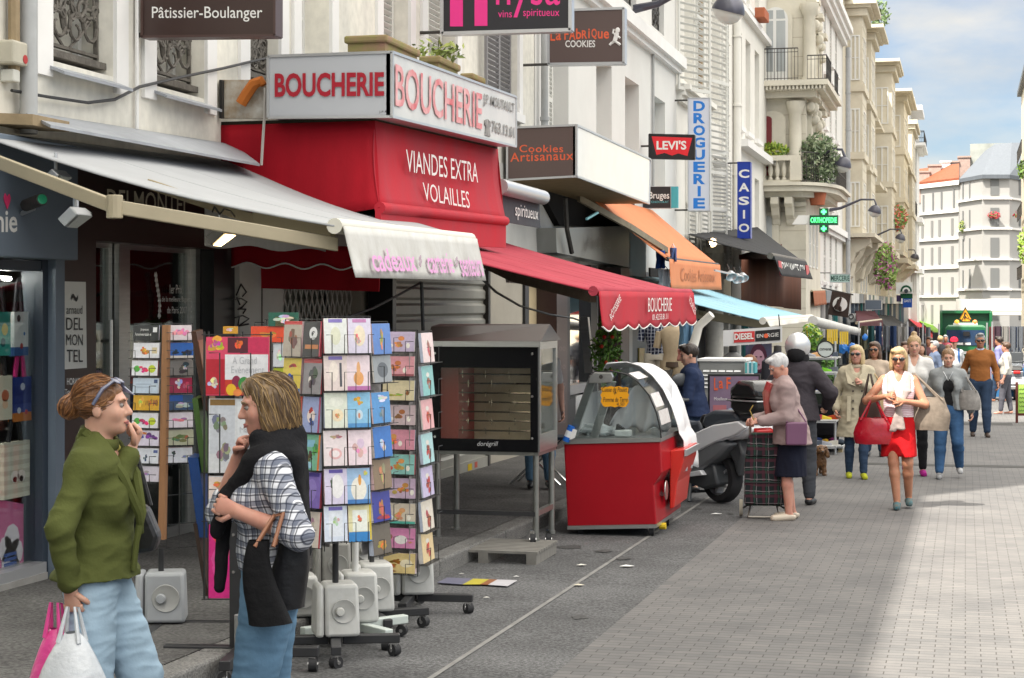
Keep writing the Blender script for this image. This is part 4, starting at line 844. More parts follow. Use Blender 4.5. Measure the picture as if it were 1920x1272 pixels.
a0,a1,b1,b0=hit(-70,243,PX(FX+.06)),hit(482,311,PX(FX+.06)),hit(882,448,PX(-4.22)),hit(627,424,PX(-3.80))
GA=awning('awning','big pale grey awning with soiled white valance lettered in pink above the card racks',a0,a1,b1,b0,m_canv_g,.05,(.32,.37),m_canv_w,0,lean=.07,bar=.05,barm=mat('ivory bar',(.62,.60,.52),.5))
q0,q1=hit(660,527,PX(-3.86)),None
dv=(b1-b0);up=V((0,0,1))
text('cadeaux',b0+dv*.10+V((.146,0,-.285)),dv*.285,V((-.04,0,.155)),mat('faded pink print','d49ac6',.7),GA,bold=.012)
text('carterie',b0+dv*.475+V((.148,0,-.30)),dv*.21,V((-.04,0,.16)),mat('faded pink print',None),GA,bold=.012)
text('senteurs',b0+dv*.755+V((.15,0,-.33)),dv*.215,V((-.04,0,.17)),mat('faded pink print',None),GA,bold=.012)
fl=MB()
for u in(.42,.722):
 c=b0+dv*u+V((.128,0,-.21))
 for k in range(5):e=c+V((0,.024*math.cos(k*1.257),.03*math.sin(k*1.257)));fl.slab([e+V((0,.016*math.cos(j),.018*math.sin(j)))for j in(0,1.05,2.1,3.14,4.2,5.2)],(.003,0,0))
fl.build('flower_emblem',mat('grey pink print','b8a4b0',.7),GA)
def beam(mb,pts,hgt,wd=.05):
 for a,b in zip(pts,pts[1:]):
  a,b=V(a),V(b);d=b-a;s_=V((d.y,-d.x,0)).normalized()*wd;mb.obox(a-s_/2-V((0,0,hgt/2)),d,s_,(0,0,hgt))
 return mb
ar=MB();beam(ar,[hit(-14,300,PX(-5.9)),hit(215,388,PX(-4.95))],.085);beam(ar,[hit(215,388,PX(-4.95)),hit(632,459,PX(-3.84))],.085)
e=hit(215,388,PX(-4.95));ar.cyl(e-V((0,0,.07)),e+V((0,0,.07)),.05,n=12);ar.build('folding_arm',m_tan,GA,bevel=.006)
ar=MB();beam(ar,[hit(280,346,PX(-5.2)),hit(478,412,PX(-4.5))],.07,.09);beam(ar,[hit(478,408,PX(-4.5)),hit(625,433,PX(-3.95))],.075,.09);ar.build('folding_arm',mat('tan darkened as shade',(.30,.25,.16),.6),GA,bevel=.006)  # stands in for the awning fold's underside, darker tan painted as its shade
rv=MB();pl=PX(-5.3);rv.grid(lambda u,v:hit(384+u*250,(386+u*48)*(1-v)+(461+u*12+4*math.sin(u*14))*v,pl),20,3);rv.build('rear_valance',m_canv_w,GA,smooth=True,thick=.006)
wr=MB();w0=[hit(x,y,PX(-4.6))for x,y in((398,398),(402,388),(412,402),(420,392),(432,396),(440,406))];wr.tube(w0,.006,4);wr.build('cable',m_blk,GA)
def floodlight(px,py,x,s,label,lit=False,tilt=.5):
 c=hit(px,py,PX(x));t=thing('floodlight',label,'lamp',c);k=s
 MB().slab([c+V((0,-k,.45*k)),c+V((0,k,.45*k)),c+V((-.1,.75*k,-.3*k)),c+V((-.1,-.75*k,-.3*k))],(.05,0,-.5*k)).build('housing',m_alu if not lit else mat('black bronze',(.06,.05,.04),.5),t,bevel=.008)
 f=MB();f.quad(c+V((.056,-k*.85,-.1*k)),c+V((.056,k*.85,-.1*k)),c+V((-.04,k*.65,-.82*k)),c+V((-.04,-k*.65,-.82*k)));f.build('lens',mat('lit halogen',(1,.72,.35),.4,emit=7)if lit else mat('lamp glass',(.55,.58,.55),.1,spec=.8),t)
 MB().tube([c+V((-.02,0,.3*k)),c+V((-.02,0,.3*k+.12))],.012,6).build('bracket',m_alu,t);return t
floodlight(418,438,-4.75,.1,'lit halogen floodlight glowing under the grey awning',True)
floodlight(146,402,-5.25,.10,'unlit white floodlight hanging from the awning arm in front of the bakery panel');floodlight(150,398,-5.35,.07,'smaller grey floodlight beside the white one under the awning arm');floodlight(110,330,-5.6,.09,'flat grey lamp fixed above the awning arm near the left edge')
c=hit(80,385,PX(FX+.4));t=thing('security_camera','small wall camera with green lens on the blue grey fascia','camera',c)
MB().cyl(c+V((-.12,.0,0)),c+V((.06,-.12,.03)),.04,n=14).build('body',m_iron,t,smooth=True);MB().cyl(c+V((.061,-.121,.03)),c+V((.066,-.125,.031)),.032,n=14).build('lens',mat('green lens',(.02,.25,.12),.1),t);MB().tube([c+V((-.18,.05,-.05)),c+V((-.06,.0,-.02))],.015,6).build('bracket',m_alu,t)
cb=MB();cb.tube([hit(x,y,PX(FX+.06))for x,y in((22,170),(90,182),(165,193),(215,187),(262,163),(330,147),(420,128),(470,116),(505,108))],.012,6);tag(cb.build('wall_cable',m_blk,smooth=True),'black twisted cable sagging across the cream wall under the iron grilles','cable')
BX=-4.8;yb0=14.5
RB=thing('box_canopy','deep red fabric box canopy with white serif lettering under the butcher light box','canopy',(BX,yb0,2.6))
p=[hit(410,226,PY(yb0)),hit(703,226,PY(yb0)),hit(712,392,PY(yb0-.02)),hit(410,392,PY(yb0))]
r0,r1=hit(703,227,PX(BX)),hit(933,280,PX(BX));s0,s1=hit(712,390,PX(BX+.1)),hit(947,415,PX(BX+.1))
def fnL(u,v):
 a=V((FX,yb0,r0.z)).lerp(r0,u);b=V((FX,yb0,s0.z-.2)).lerp(s0,u);q=a.lerp(b,v);q.y+=.025*math.sin(u*7)*math.sin(v*3);return q
MB().grid(fnL,14,8).build('side_canvas',m_canv_rd,RB,smooth=True,thick=.01)
def fnR(u,v):q=r0.lerp(r1,u).lerp(s0.lerp(s1,u),v);q.x+=.02*math.sin(u*9)*v-.03*math.sin(math.pi*v);return q
MB().grid(fnR,16,8).build('front_canvas',m_canv_r,RB,smooth=True,thick=.01)
rl=MB();rl.cyl(s0,s1,.05,n=10);rl.obox(s0-V((.04,0,.28)),s1-s0,(.05,0,0),(0,0,.26));rl.build('rolled_hem',m_canv_r,RB,smooth=True)
MB().slab([r1,s1-V((0,0,.1)),V((FX,s1.y,s1.z-.1)),V((FX,r1.y,r1.z))],(0,.01,0)).build('side_canvas',m_canv_rd,RB)
MB().slab([r0,r1,V((FX,r1.y,r1.z)),V((FX,yb0,r0.z))],(0,0,.03)).build('top_board',mat('mossy black board',(.035,.03,.02),.9,.5,8),RB)
text('VIANDES EXTRA',hit(762,322,PX(BX+.085)),hit(896,343,PX(BX+.085))-hit(762,322,PX(BX+.085)),hit(761,280,PX(BX+.085))-hit(762,322,PX(BX+.085)),m_cw,RB,bold=-.003)
text('VOLAILLES',hit(795,376,PX(BX+.10)),hit(881,391,PX(BX+.10))-hit(795,376,PX(BX+.10)),hit(792,342,PX(BX+.10))-hit(795,376,PX(BX+.10)),m_cw,RB,bold=-.003)
LB=thing('light_box_sign','two sided butcher light box, one clean grey face and one face of peeling red letters','shop sign',(BX,14.3,3.4))
lx=-4.62;ly=14.28
v=[hit(503,106,PY(ly)),hit(735,98,PY(ly)),hit(735,219,PY(ly)),hit(503,221,PY(ly))];w_=[hit(735,98,PX(v[1].x)),hit(967,182,PX(v[1].x)),hit(967,275,PX(v[1].x)),hit(735,219,PX(v[1].x))]
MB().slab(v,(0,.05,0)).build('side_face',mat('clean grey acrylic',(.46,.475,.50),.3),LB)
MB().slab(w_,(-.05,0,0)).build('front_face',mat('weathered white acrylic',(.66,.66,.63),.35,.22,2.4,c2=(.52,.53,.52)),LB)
bk=MB();bk.slab([w_[0]-V((.06,-.06,0)),w_[1]-V((.06,0,0)),w_[1]-V((v[1].x-v[0].x,0,0)),v[0]+V((0,.06,0))],(0,0,-.02));bk.slab([w_[3]-V((.06,-.06,0)),w_[2]-V((.06,0,0)),w_[2]-V((v[1].x-v[0].x,0,0)),v[3]+V((0,.06,0))],(0,0,.02));bk.slab([w_[1]-V((.06,.03,0)),w_[2]-V((.06,.03,0)),w_[2]-V((v[1].x-v[0].x,.03,0)),w_[1]-V((v[1].x-v[0].x,.03,0))],(0,.02,0));bk.build('casing',m_alu,LB)
fr=MB()
for a,b in((v[0],v[1]),(v[3],v[2]),(v[0],v[3]),(w_[0],w_[1]),(w_[3],w_[2]),(w_[1],w_[2]),(v[1],v[2])):fr.tube([a,b],.016,4)
fr.build('frame',m_alu,LB)
textpx('BOUCHERIE',PY(ly),516,138,721,183,m_redl,LB,y0r=137,y1r=181,bold=.03,ext=.012);textpx('J.P.R',PY(ly),711,208,726,213,m_blk,LB)
lxp=PX(v[1].x);mp_=mat('peeling red letters','c0303c',.5,.75,5,c2='e4bcbc')
textpx('BOUCHERIE',lxp,739,119,902,199,mp_,LB,y0r=171,y1r=244,bold=.012,ext=.012)
mg=mat('flaking black letters',(.06,.06,.06),.6,.6,9,c2=(.4,.4,.38))
textpx('J.P. MOUTAULT',lxp,905,175,963,200,mg,LB,y0r=192,y1r=218,bold=.02,ext=.01);textpx('763.13.01',lxp,921,226,963,248,mg,LB,y0r=234,y1r=260,bold=.02,ext=.01)
ph=MB();c=hit(913,240,lxp);ph.slab([c+V((0,.1*a,.08*b))for a,b in((-1,-1),(1,-1),(.7,.1),(1.2,.3),(1.1,.8),(0,1.1),(-1.1,.8),(-1.2,.3),(-.7,.1))],(.01,0,0));ph.build('telephone_symbol',mg,LB)
t=thing('rusty_panel','rusty white metal panel with an orange rag left of the butcher light box','panel',hit(412,222,PY(14.45)))
MB().slab([hit(414,150,PY(14.45)),hit(500,150,PY(14.45)),hit(500,222,PY(14.45)),hit(414,222,PY(14.45))],(0,.04,0)).build('sheet',mat('rusted enamel',(.56,.56,.52),.7,.9,4.5,.3,c2=(.22,.13,.04)),t)
MB().tube([hit(x,y,PY(14.38))for x,y in((452,195),(462,178),(476,158),(490,152),(494,160))],[.05,.05,.05,.045,.03],7).build('rag',mat('orange rag',(.45,.14,.03),.9),t,smooth=True)
MB().slab([hit(411,150,PY(14.4)),hit(416,150,PY(14.4)),hit(416,222,PY(14.4)),hit(411,222,PY(14.4))],(0,.05,0)).build('edge_strip',m_black,t)
tag(MB().tube([hit(x,y,PY(14.36))for x,y in((497,165),(496,215),(493,260),(490,310))],.012,5).build('hose',mat('white hose',(.5,.48,.44),.6)),'thin pale cable hanging down over the red side of the butcher canopy','cable')
def trough(px0,pxc,px1,py0,py1,y_,label,m_):
 a,b=hit(px0,py1,PY(y_)),hit(pxc,py1,PY(y_));y2=W(px1,b.x);zt=hit(px0,py0,PY(y_)).z;t=thing('planter',label,'planter',a)
 MB().box(a.x,b.x,y_,y2,a.z-.1,zt-.05).build('trough',m_,t);MB().box(a.x-.03,b.x+.03,y_-.03,y2+.03,zt-.07,zt).build('rim',m_,t,bevel=.02);return t
m_ter=mat('mossy terracotta',(.33,.19,.14),.85,.5,5,.2,c2=(.22,.24,.07))
trough(652,722,782,68,98,15.6,'large mossy terracotta trough on top of the butcher light box',m_ter);trough(792,822,858,106,125,17.2,'second terracotta trough with weeds farther along the light box',m_ter);trough(868,885,905,138,146,19.0,'small terracotta trough at the far end of the light box',m_ter)
plant('weeds','thin weeds growing in the second terracotta trough',hit(820,95,PY(17.5)),(.3,.3,.13),90,.045,['7a8a3a','6a7a34','98a050'],stems=8)
BA=awning('awning','faded red butcher awning with a scalloped lettered valance over the display counter',V((FX+.1,15.7,2.80)),V((FX+.1,21.5,2.80)),hit(1292,549,PX(-3.2)),hit(1112,546,PX(-3.2)),m_canv_faded,.04,(.345,.37),m_canv_r,9,bar=.045,barm=m_canv_faded,lean=.02)
b0,b1=hit(1112,546,PX(-3.2)),hit(1292,549,PX(-3.2));dv=b1-b0
def on(u,z):return b0+dv*u+V((.085,0,-z))
text('BOUCHERIE',on(.41,.205),dv*.265,V((0,0,.145)),m_cw,BA,bold=-.004,ext=.004);text('01.42.53.81.11',on(.455,.29),dv*.175,V((0,0,.06)),m_cw,BA,ext=.004)
text('RÔTISSERIE',on(.07,.27),dv*.085+V((0,0,.19)),V((0,-.0,.07))-dv*.02,m_cw,BA,ext=.004);text('VOLAILLES',on(.89,.10),dv*.09-V((0,0,.17)),V((0,0,.07))+dv*.02,m_cw,BA,ext=.004)
ar=MB();beam(ar,[hit(870,474,PX(-5.2)),hit(962,518,PX(-4.5)),hit(1112,556,PX(-3.26))],.11,.06);ar.build('folding_arm',mat('rusty cream arm',(.30,.26,.19),.6,.3,9),BA)
MB().slab([hit(950,492,PX(-5.0)),hit(1060,525,PX(-5.0)),hit(1060,540,PX(-5.0)),hit(955,530,PX(-5.0))],(-.04,0,0)).build('inner_box',m_dw,BA)
iv=MB();pl=PY(14.64);iv.grid(lambda u,v:hit(434+u*290,(455+u*10)*(1-v)+(497+u*6+5*math.sin(u*26+2))*v,pl),40,3)
t=thing('inner_canopy','dark red wavy valance and drop cloth under the grey awning above the lattice grille','canopy',hit(434,497,pl));iv.build('valance',m_canv_rd,t,smooth=True,thick=.006)
MB().tube([hit(434+u*290/40,(497+u*.15+5*math.sin(u*.65+2)),PY(14.62))for u in range(41)],.007,5).build('piping',m_cw,t)
MB().slab([hit(489,495,PY(15.1)),hit(712,498,PY(15.1)),hit(710,547,PY(15.1)),hit(490,541,PY(15.1))],(0,.02,0)).build('drop_cloth',m_canv_rd,t)
cb=MB();cb.tube([hit(x,y,PX(-4.6))for x,y in((900,520),(930,548),(975,574),(1030,590),(1075,597),(1095,604),(1100,630))],.013,6);cb.tube([hit(x,y,PX(-4.9))for x,y in((645,598),(700,578),(745,555),(790,530))],.012,5);cb.tube([hit(x,y,PX(-4.4))for x,y in((790,530),(793,620))],.016,5);tag(cb.build('power_cable',m_blk,smooth=True),'black power cable drooping under the butcher awning to the steel post','cable')
ps=MB();a,b=hit(1104,700,PX(-4.3)),hit(1094,595,PX(-4.3));ps.obox(a-V((.05,0,0)),(.1,0,0),(0,.1,0),b-a);t=tag(ps.build('steel_post',m_steel),'brushed steel post leaning behind the display counter','post')
def bracket(t,wx,py,pxr,y_):a=hit(wx,py,PY(y_));b=hit(pxr,py,PY(y_));MB().tube([V((FX,y_,a.z)),V((b.x+.1,y_,a.z))],.018,6).build('bracket',m_iron,t)
def hsign(label,x0,y0,x1,y1,Y,m,y0r=None,y1r=None,th=.14,fm=None,br=None,bpy_=None,name='shop_sign',edge=.012):
 """hanging sign in a plane across the street direction"""
 y0r=y0 if y0r is None else y0r;y1r=y1 if y1r is None else y1r;pl=PY(Y);q=[hit(x0,y0,pl),hit(x1,y0r,pl),hit(x1,y1r,pl),hit(x0,y1,pl)]
 t=thing(name,label,'shop sign',q[3]);MB().slab(q,(0,th,0)).build('panel',m,t)
 f=MB();e=edge
 for a,b in zip(q,q[1:]+q[:1]):d=(b-a).normalized();n_=V((-d.z,0,d.x));f.obox(a-V((0,.012,0))-n_*e,b-a,n_*e*1.6,(0,th+.02,0))
 f.build('frame',fm or m_alu,t)
 for wpx,wpy in br or[]:
  zz=hit(wpx,wpy,pl).z;MB().tube([V((FX,Y+th/2,zz)),V((q[0].x+.02,Y+th/2,zz))],.02,6).build('bracket',m_iron,t)
 return t,pl
t,pl=hsign('dark brown pastry shop sign with white lettering on the cream wall',266,-60,516,70,W(250),m_brown,y1r=67,th=.13,fm=mat('brown frame','4a3632',.4),br=[(250,64)])
textpx('Pâtissier-Boulanger',pl,285,13,492,41,m_cw,t,bold=.003)
t,pl=hsign('black wine shop sign with bright pink lettering hanging over the butcher',828,-90,1070,64,W(785),mat('black sign','26262c',.3),y1r=57,th=.12,br=[(800,60)],edge=.025)
q=MB()
for(xa,xb,ya,yb)in((844,868,-40,50),(890,914,-20,49),(868,890,-40,-8)):q.slab([hit(xa,yb,pl),hit(xb,yb,pl),hit(xb,ya,pl),hit(xa,ya,pl)],(0,-.006,0))
q.build('logo',m_pink,t);textpx('nysa',pl,930,-38,1050,33,m_pink,t,bold=.0);textpx('vins',pl,934,20,960,33,m_pink,t);textpx('spiritueux',pl,981,17,1049,35,m_pink,t)
t,pl=hsign('taupe brown cookie shop hanging sign with orange and cream lettering and a walking figure',1028,20,1170,121,W(978),mat('taupe sign','5c4c48',.4),y0r=15,y1r=119,th=.16,br=[(985,121)],edge=.022)
for i,(s_,a,b,y0_,y1_)in enumerate([('L',1032,1041,58,77),('a',1042,1052,60,76),('F',1058,1066,54,75),('A',1067,1079,56,75),('b',1080,1090,54,74),('R',1091,1101,57,73),('i',1103,1106,54,72),('Q',1109,1119,54,74),('u',1121,1130,59,73),('e',1132,1142,59,73)]):textpx(s_,pl,a,y0_,b,y1_,m_orl,t,bold=.02)
textpx('COOKIES',pl,1060,76,1116,89,m_cw,t,bold=.015)
fg=MB()
for st,r_ in(([(1157,62),(1154,72),(1152,78)],.035),([(1152,78),(1146,82),(1143,85)],.02),([(1153,78),(1160,82),(1163,85)],.02),([(1155,66),(1149,62),(1151,55)],.016),([(1157,67),(1163,72)],.016)):fg.tube([hit(x,y,pl)for x,y in st],r_,6)
fg.ball(hit(1158,57,pl),(.035,.01,.04));fg.build('figure_emblem',m_cw,t)
t=thing('light_box_sign','cookie shop light box with dark lettered side and plain glossy white front','shop sign',hit(950,335,PY(W(940))))
Yc=W(940);pl=PY(Yc);v=[hit(951,240,pl),hit(1081,235,pl),hit(1081,331,pl),hit(951,338,pl)];xr=v[1].x;px_=PX(xr);w_=[v[1],hit(1219,299,px_),hit(1217,382,px_),v[2]]
MB().slab(v,(0,.05,0)).build('side_face',mat('taupe sign',None),t);MB().slab(w_,(-.05,0,0)).build('front_face',mat('glossy white acrylic',(.72,.72,.71),.12,.1,2,spec=.7),t)
MB().slab([v[3]+V((0,.06,0)),v[2]+V((-.06,.06,0)),w_[2]-V((.06,0,0)),w_[2]-V((xr-v[0].x,0,0))],(0,0,.03)).build('underside',m_beam,t);MB().slab([v[0]+V((0,.06,0)),v[1]+V((-.06,.06,0)),w_[1]-V((.06,0,0)),w_[1]-V((xr-v[0].x,0,0))],(0,0,-.03)).build('top',m_alu,t);MB().slab([w_[1]-V((.06,.03,0)),w_[2]-V((.06,.03,0)),w_[2]-V((xr-v[0].x,.03,0)),w_[1]-V((xr-v[0].x,.03,0))],(0,.02,0)).build('end_face',m_alu,t)
fr=MB()
for a,b in((v[0],v[1]),(v[3],v[2]),(w_[0],w_[1]),(w_[3],w_[2]),(w_[1],w_[2]),(v[1],v[2]),(v[0],v[3])):fr.tube([a,b],.02,4)
fr.build('frame',m_alu,t);textpx('Cookies',pl,974,272,1056,286,m_orl,t,bold=.008,space=1.1);textpx('Artisanaux',pl,957,287,1075,304,m_orl,t,y0r=284,y1r=300,bold=.008,space=1.1)
t,pl=hsign('black and turquoise chocolate shop sign half hidden by the white light box',1205,350,1258,391,W(1205),mat('near black sign','2c2a2c',.4),th=.1,edge=.006)
MB().slab([hit(1258,350,pl),hit(1271,350,pl),hit(1271,390,pl),hit(1258,390,pl)],(0,.1,0)).build('end_band',flat('turquoise band','48a8b4'),t);textpx('Bruges',pl,1217,360,1255,377,m_cw,t,bold=.012);textpx('ET CHOCOLAT',pl,1213,377,1254,381,flat('turquoise lettering','62b8c0'),t)
t,pl=hsign('black sign with red batwing emblem and white lettering on the white wall',1217,252,1302,297,W(1201),m_black,y0r=254,y1r=299,th=.1,fm=m_black,br=[(1205,274)],edge=.02)
MB().slab([hit(x,y,pl)for x,y in((1222,256),(1298,259),(1289,293),(1272,288),(1260,292),(1246,287),(1231,291))],(0,-.008,0)).build('emblem',flat('bright red','d8202c',.4),t);textpx("LEVI'S",PY(W(1201)-.009),1231,264,1287,281,m_cw,t,bold=.03)
t,pl=hsign('tall white vertical sign with stacked blue letters',1290,184,1331,396,W(1264),mat('pale lilac acrylic',(.60,.61,.68),.3),th=.18,br=[(1264,188),(1266,394)],edge=.012)
for k,ch in enumerate('DROGUERIE'):y_=189.5+k*22.8;xa,xb=(1300,1322)if ch!='I' else(1308,1314);textpx(ch,pl,xa,y_,xb,y_+19.5,flat('sign blue','1c74c8'),t,bold=.04)
t,pl=hsign('narrow blue vertical sign with stacked white letters',1383,304,1407,447,W(1335),flat('royal blue','16389c',.35),th=.3,fm=flat('royal blue',None),br=[(1335,306),(1352,445)],edge=.01)
for k,ch in enumerate('CASIO'):y_=318+k*25.4;xa,xb=(1385,1405)if ch!='I' else(1393,1397);textpx(ch,pl,xa,y_,xb,y_+16,m_cw,t,bold=.03)
Yc=57.3;pl=PY(Yc);t=thing('pharmacy_cross','green lit cross sign with LED lettering on the ornate stone building','shop sign',hit(1518,424,pl))
led=mat('lit green LED',(.08,1.0,.22),.5,emit=1.6);dkg=mat('dark green casing',(.01,.09,.04),.4)
MB().slab([hit(x,y,pl)for x,y in((1536,391),(1553,391),(1553,404),(1571,404),(1571,422),(1553,422),(1553,436),(1536,436),(1536,422),(1518,422),(1518,404),(1536,404))],(0,.25,0)).build('casing',dkg,t)
textpx('ORTHOPEDIE',PY(Yc-.01),1520,408,1569,418,led,t,bold=.01)
ld=MB()
for cy in(397.5,429):ld.slab([hit(1544.5+a,cy+b,PY(Yc-.01))for a,b in((-2,-5),(2,-5),(2,-2),(5,-2),(5,2),(2,2),(2,5),(-2,5),(-2,2),(-5,2),(-5,-2),(-2,-2))],(0,-.01,0))
ld.build('led_cross',led,t);MB().slab([hit(x,y,PY(Yc+.1))for x,y in((1497,404),(1518,404),(1518,421),(1485,421))],(0,.25,0)).build('bracket',m_cw,t)
t,pl=hsign('pale green embroidery shop sign with dark green lettering',1556,514,1594,530,80,flat('mint panel','a8c8c0'),th=.3,br=[(1540,512)],edge=.02);textpx('MERCERIE',pl,1558,517,1593,527,flat('bottle green','1c4a40'),t,bold=.02)
t=thing('iron_sign','dark iron hanging sign with a round cut-out silhouette of a working figure','shop sign',hit(1556,600,PY(76)));pl=PY(76)
MB().slab([hit(x,y,pl)for x,y in((1560,546),(1595,552),(1590,596),(1552,590))],(0,.06,0)).build('plate',mat('dark brown iron',(.05,.035,.03),.6),t)
c=hit(1575,571,PY(75.98));MB().cyl(c,c-V((0,.02,0)),.30,n=24).build('disc',m_cw,t);mb=MB()
for st,r_ in(([(1574,562),(1571,572),(1569,581)],.09),([(1573,565),(1567,573),(1563,578)],.035),([(1571,572),(1576,578),(1575,584)],.06)):mb.tube([hit(x,y,PY(75.9))for x,y in st],r_,6)
mb.ball(hit(1576,560,PY(75.9)),.06);mb.build('silhouette',mat('dark brown iron',None),t);MB().tube([hit(1540,540,PY(76.03)),hit(1600,553,PY(76.03))],.03,5).build('bracket',m_iron,t)
t,pl=hsign('plain slate grey sign panel far down the street',1622,563,1653,581,105,m_slate,th=.4,edge=.02)
t,pl=hsign('small white sign with black ring behind the iron sign',1589,588,1604,604,92,m_cw,th=.2,edge=.01);c=hit(1596,594,PY(91.97));MB().lathe([(.09,0),(.14,0),(.14,.03),(.09,.03)],c,(0,-1,0),20).build('ring',m_blk,t)
t=thing('shop_sign','white sign with a green arch above small blue panel near the end','shop sign',hit(1690,577,PY(130)));pl=PY(130)
mb=MB()
for cc_,q in(('e8e8e4',(1680,552,1711,530)),('1c5038',(1688,560,1711,551)),('2450a0',(1693,577,1710,560)),('3a3050',(1681,566,1690,554))):mb.col=cc_;mb.slab([hit(q[0],q[1],pl),hit(q[2],q[1],pl),hit(q[2],q[3],pl),hit(q[0],q[3],pl)],(0,.2,0))
mb.col='1c5038';mb.slab([hit(1699+11*math.cos(a),547-12*math.sin(a),PY(129.9))for a in[i*math.pi/8 for i in range(9)]],(0,.05,0));mb.col='e8e8e4';mb.slab([hit(1699+7.5*math.cos(a),547-8*math.sin(a),PY(129.85))for a in[i*math.pi/8 for i in range(9)]],(0,.04,0));mb.col='40444a';mb.slab([hit(1699+4*math.cos(a),546-4*math.sin(a),PY(129.8))for a in[i*math.pi/5 for i in range(10)]],(0,.04,0));mb.build('panel',paint(),t)
textpx('GANTS',PY(129.98),1695,562,1708,567,m_cw,t)
m_or=canvas_mat('orange canvas',(.66,.24,.11));m_blue=canvas_mat('light blue canvas',(.30,.52,.62));m_blackc=canvas_mat('black canvas',(.035,.035,.037));m_brc=mat('brown canvas',(.12,.045,.025),.8,.3,2,stretch=(2,2,.4));m_beige=canvas_mat('beige canvas',(.52,.44,.34));m_cr=canvas_mat('cream canvas',(.66,.63,.57));m_pur=canvas_mat('plum canvas',(.11,.04,.07));m_dkred=canvas_mat('maroon canvas',(.07,.012,.02));m_grn=canvas_mat('apple green canvas',(.18,.36,.03));m_red2=canvas_mat('bright red canvas',(.55,.04,.05))
OA=awning('awning','steep orange awning with faded lettering on its hanging valance',hit(1094,359,PX(FX+.1)),V((FX+.1,36,3.75)),hit(1346,497,PX(-4.8)),hit(1250,486,PX(-4.8)),m_or,.02,(.5,.5),m_or,barm=m_iron,lean=.02)
b0,b1=hit(1250,486,PX(-4.8)),hit(1346,497,PX(-4.8));dv=b1-b0;text('Cookies Artisanaux',b0+dv*.18+V((.07,0,-.36)),dv*.68,V((0,0,.23)),mat('worn grey print',(.42,.16,.08),.8),OA,bold=.0)
ar=MB();beam(ar,[hit(1085,372,PX(-5.9)),hit(1180,425,PX(-5.3)),hit(1250,470,PX(-4.9))],.1,.06);ar.build('folding_arm',mat('rusty cream arm',None),OA);MB().slab([hit(1098,409,PX(-5.6)),hit(1118,397,PX(-5.6)),hit(1120,400,PX(-5.6)),hit(1098,413,PX(-5.6))],(.03,0,0)).build('lamp_tube',flat('pale turquoise tube','8ad0d8'),OA)
MB().tube([hit(x,y,PX(-5.8))for x,y in((1060,372),(1063,430),(1072,474))],.04,6).build('support',m_iron,OA)
BLA=awning('awning','long light blue market awning beyond the butcher',V((FX+.2,30,2.42)),V((FX+.2,38.7,2.38)),hit(1521,595,PX(-3.2)),hit(1430,602,PX(-3.2)),m_blue,.05,(.1,.08),m_cr,barm=m_cr,bar=.06)
ar=MB();beam(ar,[hit(1296,588,PX(-4.6)),hit(1446,612,PX(-3.5))],.14,.08);beam(ar,[hit(1290,575,PX(-4.7)),hit(1320,590,PX(-4.4))],.06,.05);ar.build('folding_arm',m_tan,BLA)
DA=awning('awning','black awning with white lettered black valance and red ends above the brown curtains',hit(1290,440,PX(FX+.1)),V((FX+.1,55,4.2)),hit(1506,491,PX(-4.0)),hit(1444,480,PX(-4.0)),m_blackc,.02,(.42,.45),m_blackc,barm=m_irongrey,bar=.07,lean=.15)
b0,b1=hit(1444,480,PX(-4.0)),hit(1506,491,PX(-4.0));dv=b1-b0;text('DYNAMITE CSY',b0+dv*.12+V((.18,0,-.38)),dv*.72,V((-.04,0,.27)),m_cw,DA,bold=.0)
mb=MB();mb.obox(b0+dv*.02+V((.19,0,-.42)),dv*.08,(.006,0,0),(-.04,0,.32));mb.obox(b0+dv*.86+V((.19,0,-.42)),dv*.11,(.006,0,0),(-.04,0,.32));mb.build('end_patch',flat('sign red','b03038'),DA)
c=hit(1333,455,PX(-5.6));t=thing('floodlight','lit warm lamp under the black awning beyond the orange one','lamp',c);MB().box(c.x-.12,c.x,c.y,c.y+.3,c.z-.1,c.z+.1).build('housing',m_iron,t);MB().ball(c+V((.02,.1,0)),(.1,.13,.1)).build('bulb',mat('lit halogen',None),t)
for px,py,lb in((1372,520,'left of three clip-on spotlights on the pole under the orange awning'),(1384,525,'middle of three clip-on spotlights on the pole under the orange awning'),(1394,523,'right of three clip-on spotlights on the pole under the orange awning')):
 c=hit(px,py,PX(-4.3));t=thing('spotlight',lb,'lamp',c,group='clip-on spotlights');MB().lathe([(.02,.16),(.06,.12),(.11,0),(.1,0),(.05,.1)],c,(-.3,.6,.7),12).build('shade',m_alu,t,smooth=True);MB().tube([c+V((-.03,.08,.1)),c+V((-.1,.1,.25))],.012,5).build('clip',m_iron,t)
tag(beam(MB(),[hit(1340,507,PX(-4.4)),hit(1394,519,PX(-4.25))],.03,.03).build('lamp_rail',m_alu),'thin metal rail carrying the clip-on spotlights','rail')
MBc=MB();MBc.grid(lambda u,v:hit(1390+u*112,(487-u*2)*(1-v)+(566+u*16)*v,PX(-4.6))+V((.06*math.sin(u*22),0,0)),40,2);MBc.grid(lambda u,v:hit(1386+u*80,(478-u*20)*(1-v)+487*v,PX(-5.2)),4,2);tag(MBc.build('curtain',m_brc,smooth=True,thick=.01),'dark brown canvas curtain hanging below the black awning','curtain')
cp=MB();a=W(1340,-5.9);cp.cyl((-5.9,a,-.6),(-5.9,a,3.1),.22,n=14);cp.box(-6.15,-5.65,a-.25,a+.25,3.1,3.3);tag(cp.build('column',m_cream,smooth=True),'round cream column behind the light blue awning','column')
SA=awning('awning','small beige awning with brown side drop beyond the brown curtain',hit(1488,522,PX(FX+.2)),hit(1512,520,PX(FX+.2)),hit(1545,545,PX(-4.9)),hit(1522,546,PX(-4.9)),m_beige,.02,(.5,.5),mat('terracotta canvas',(.34,.13,.07),.8))
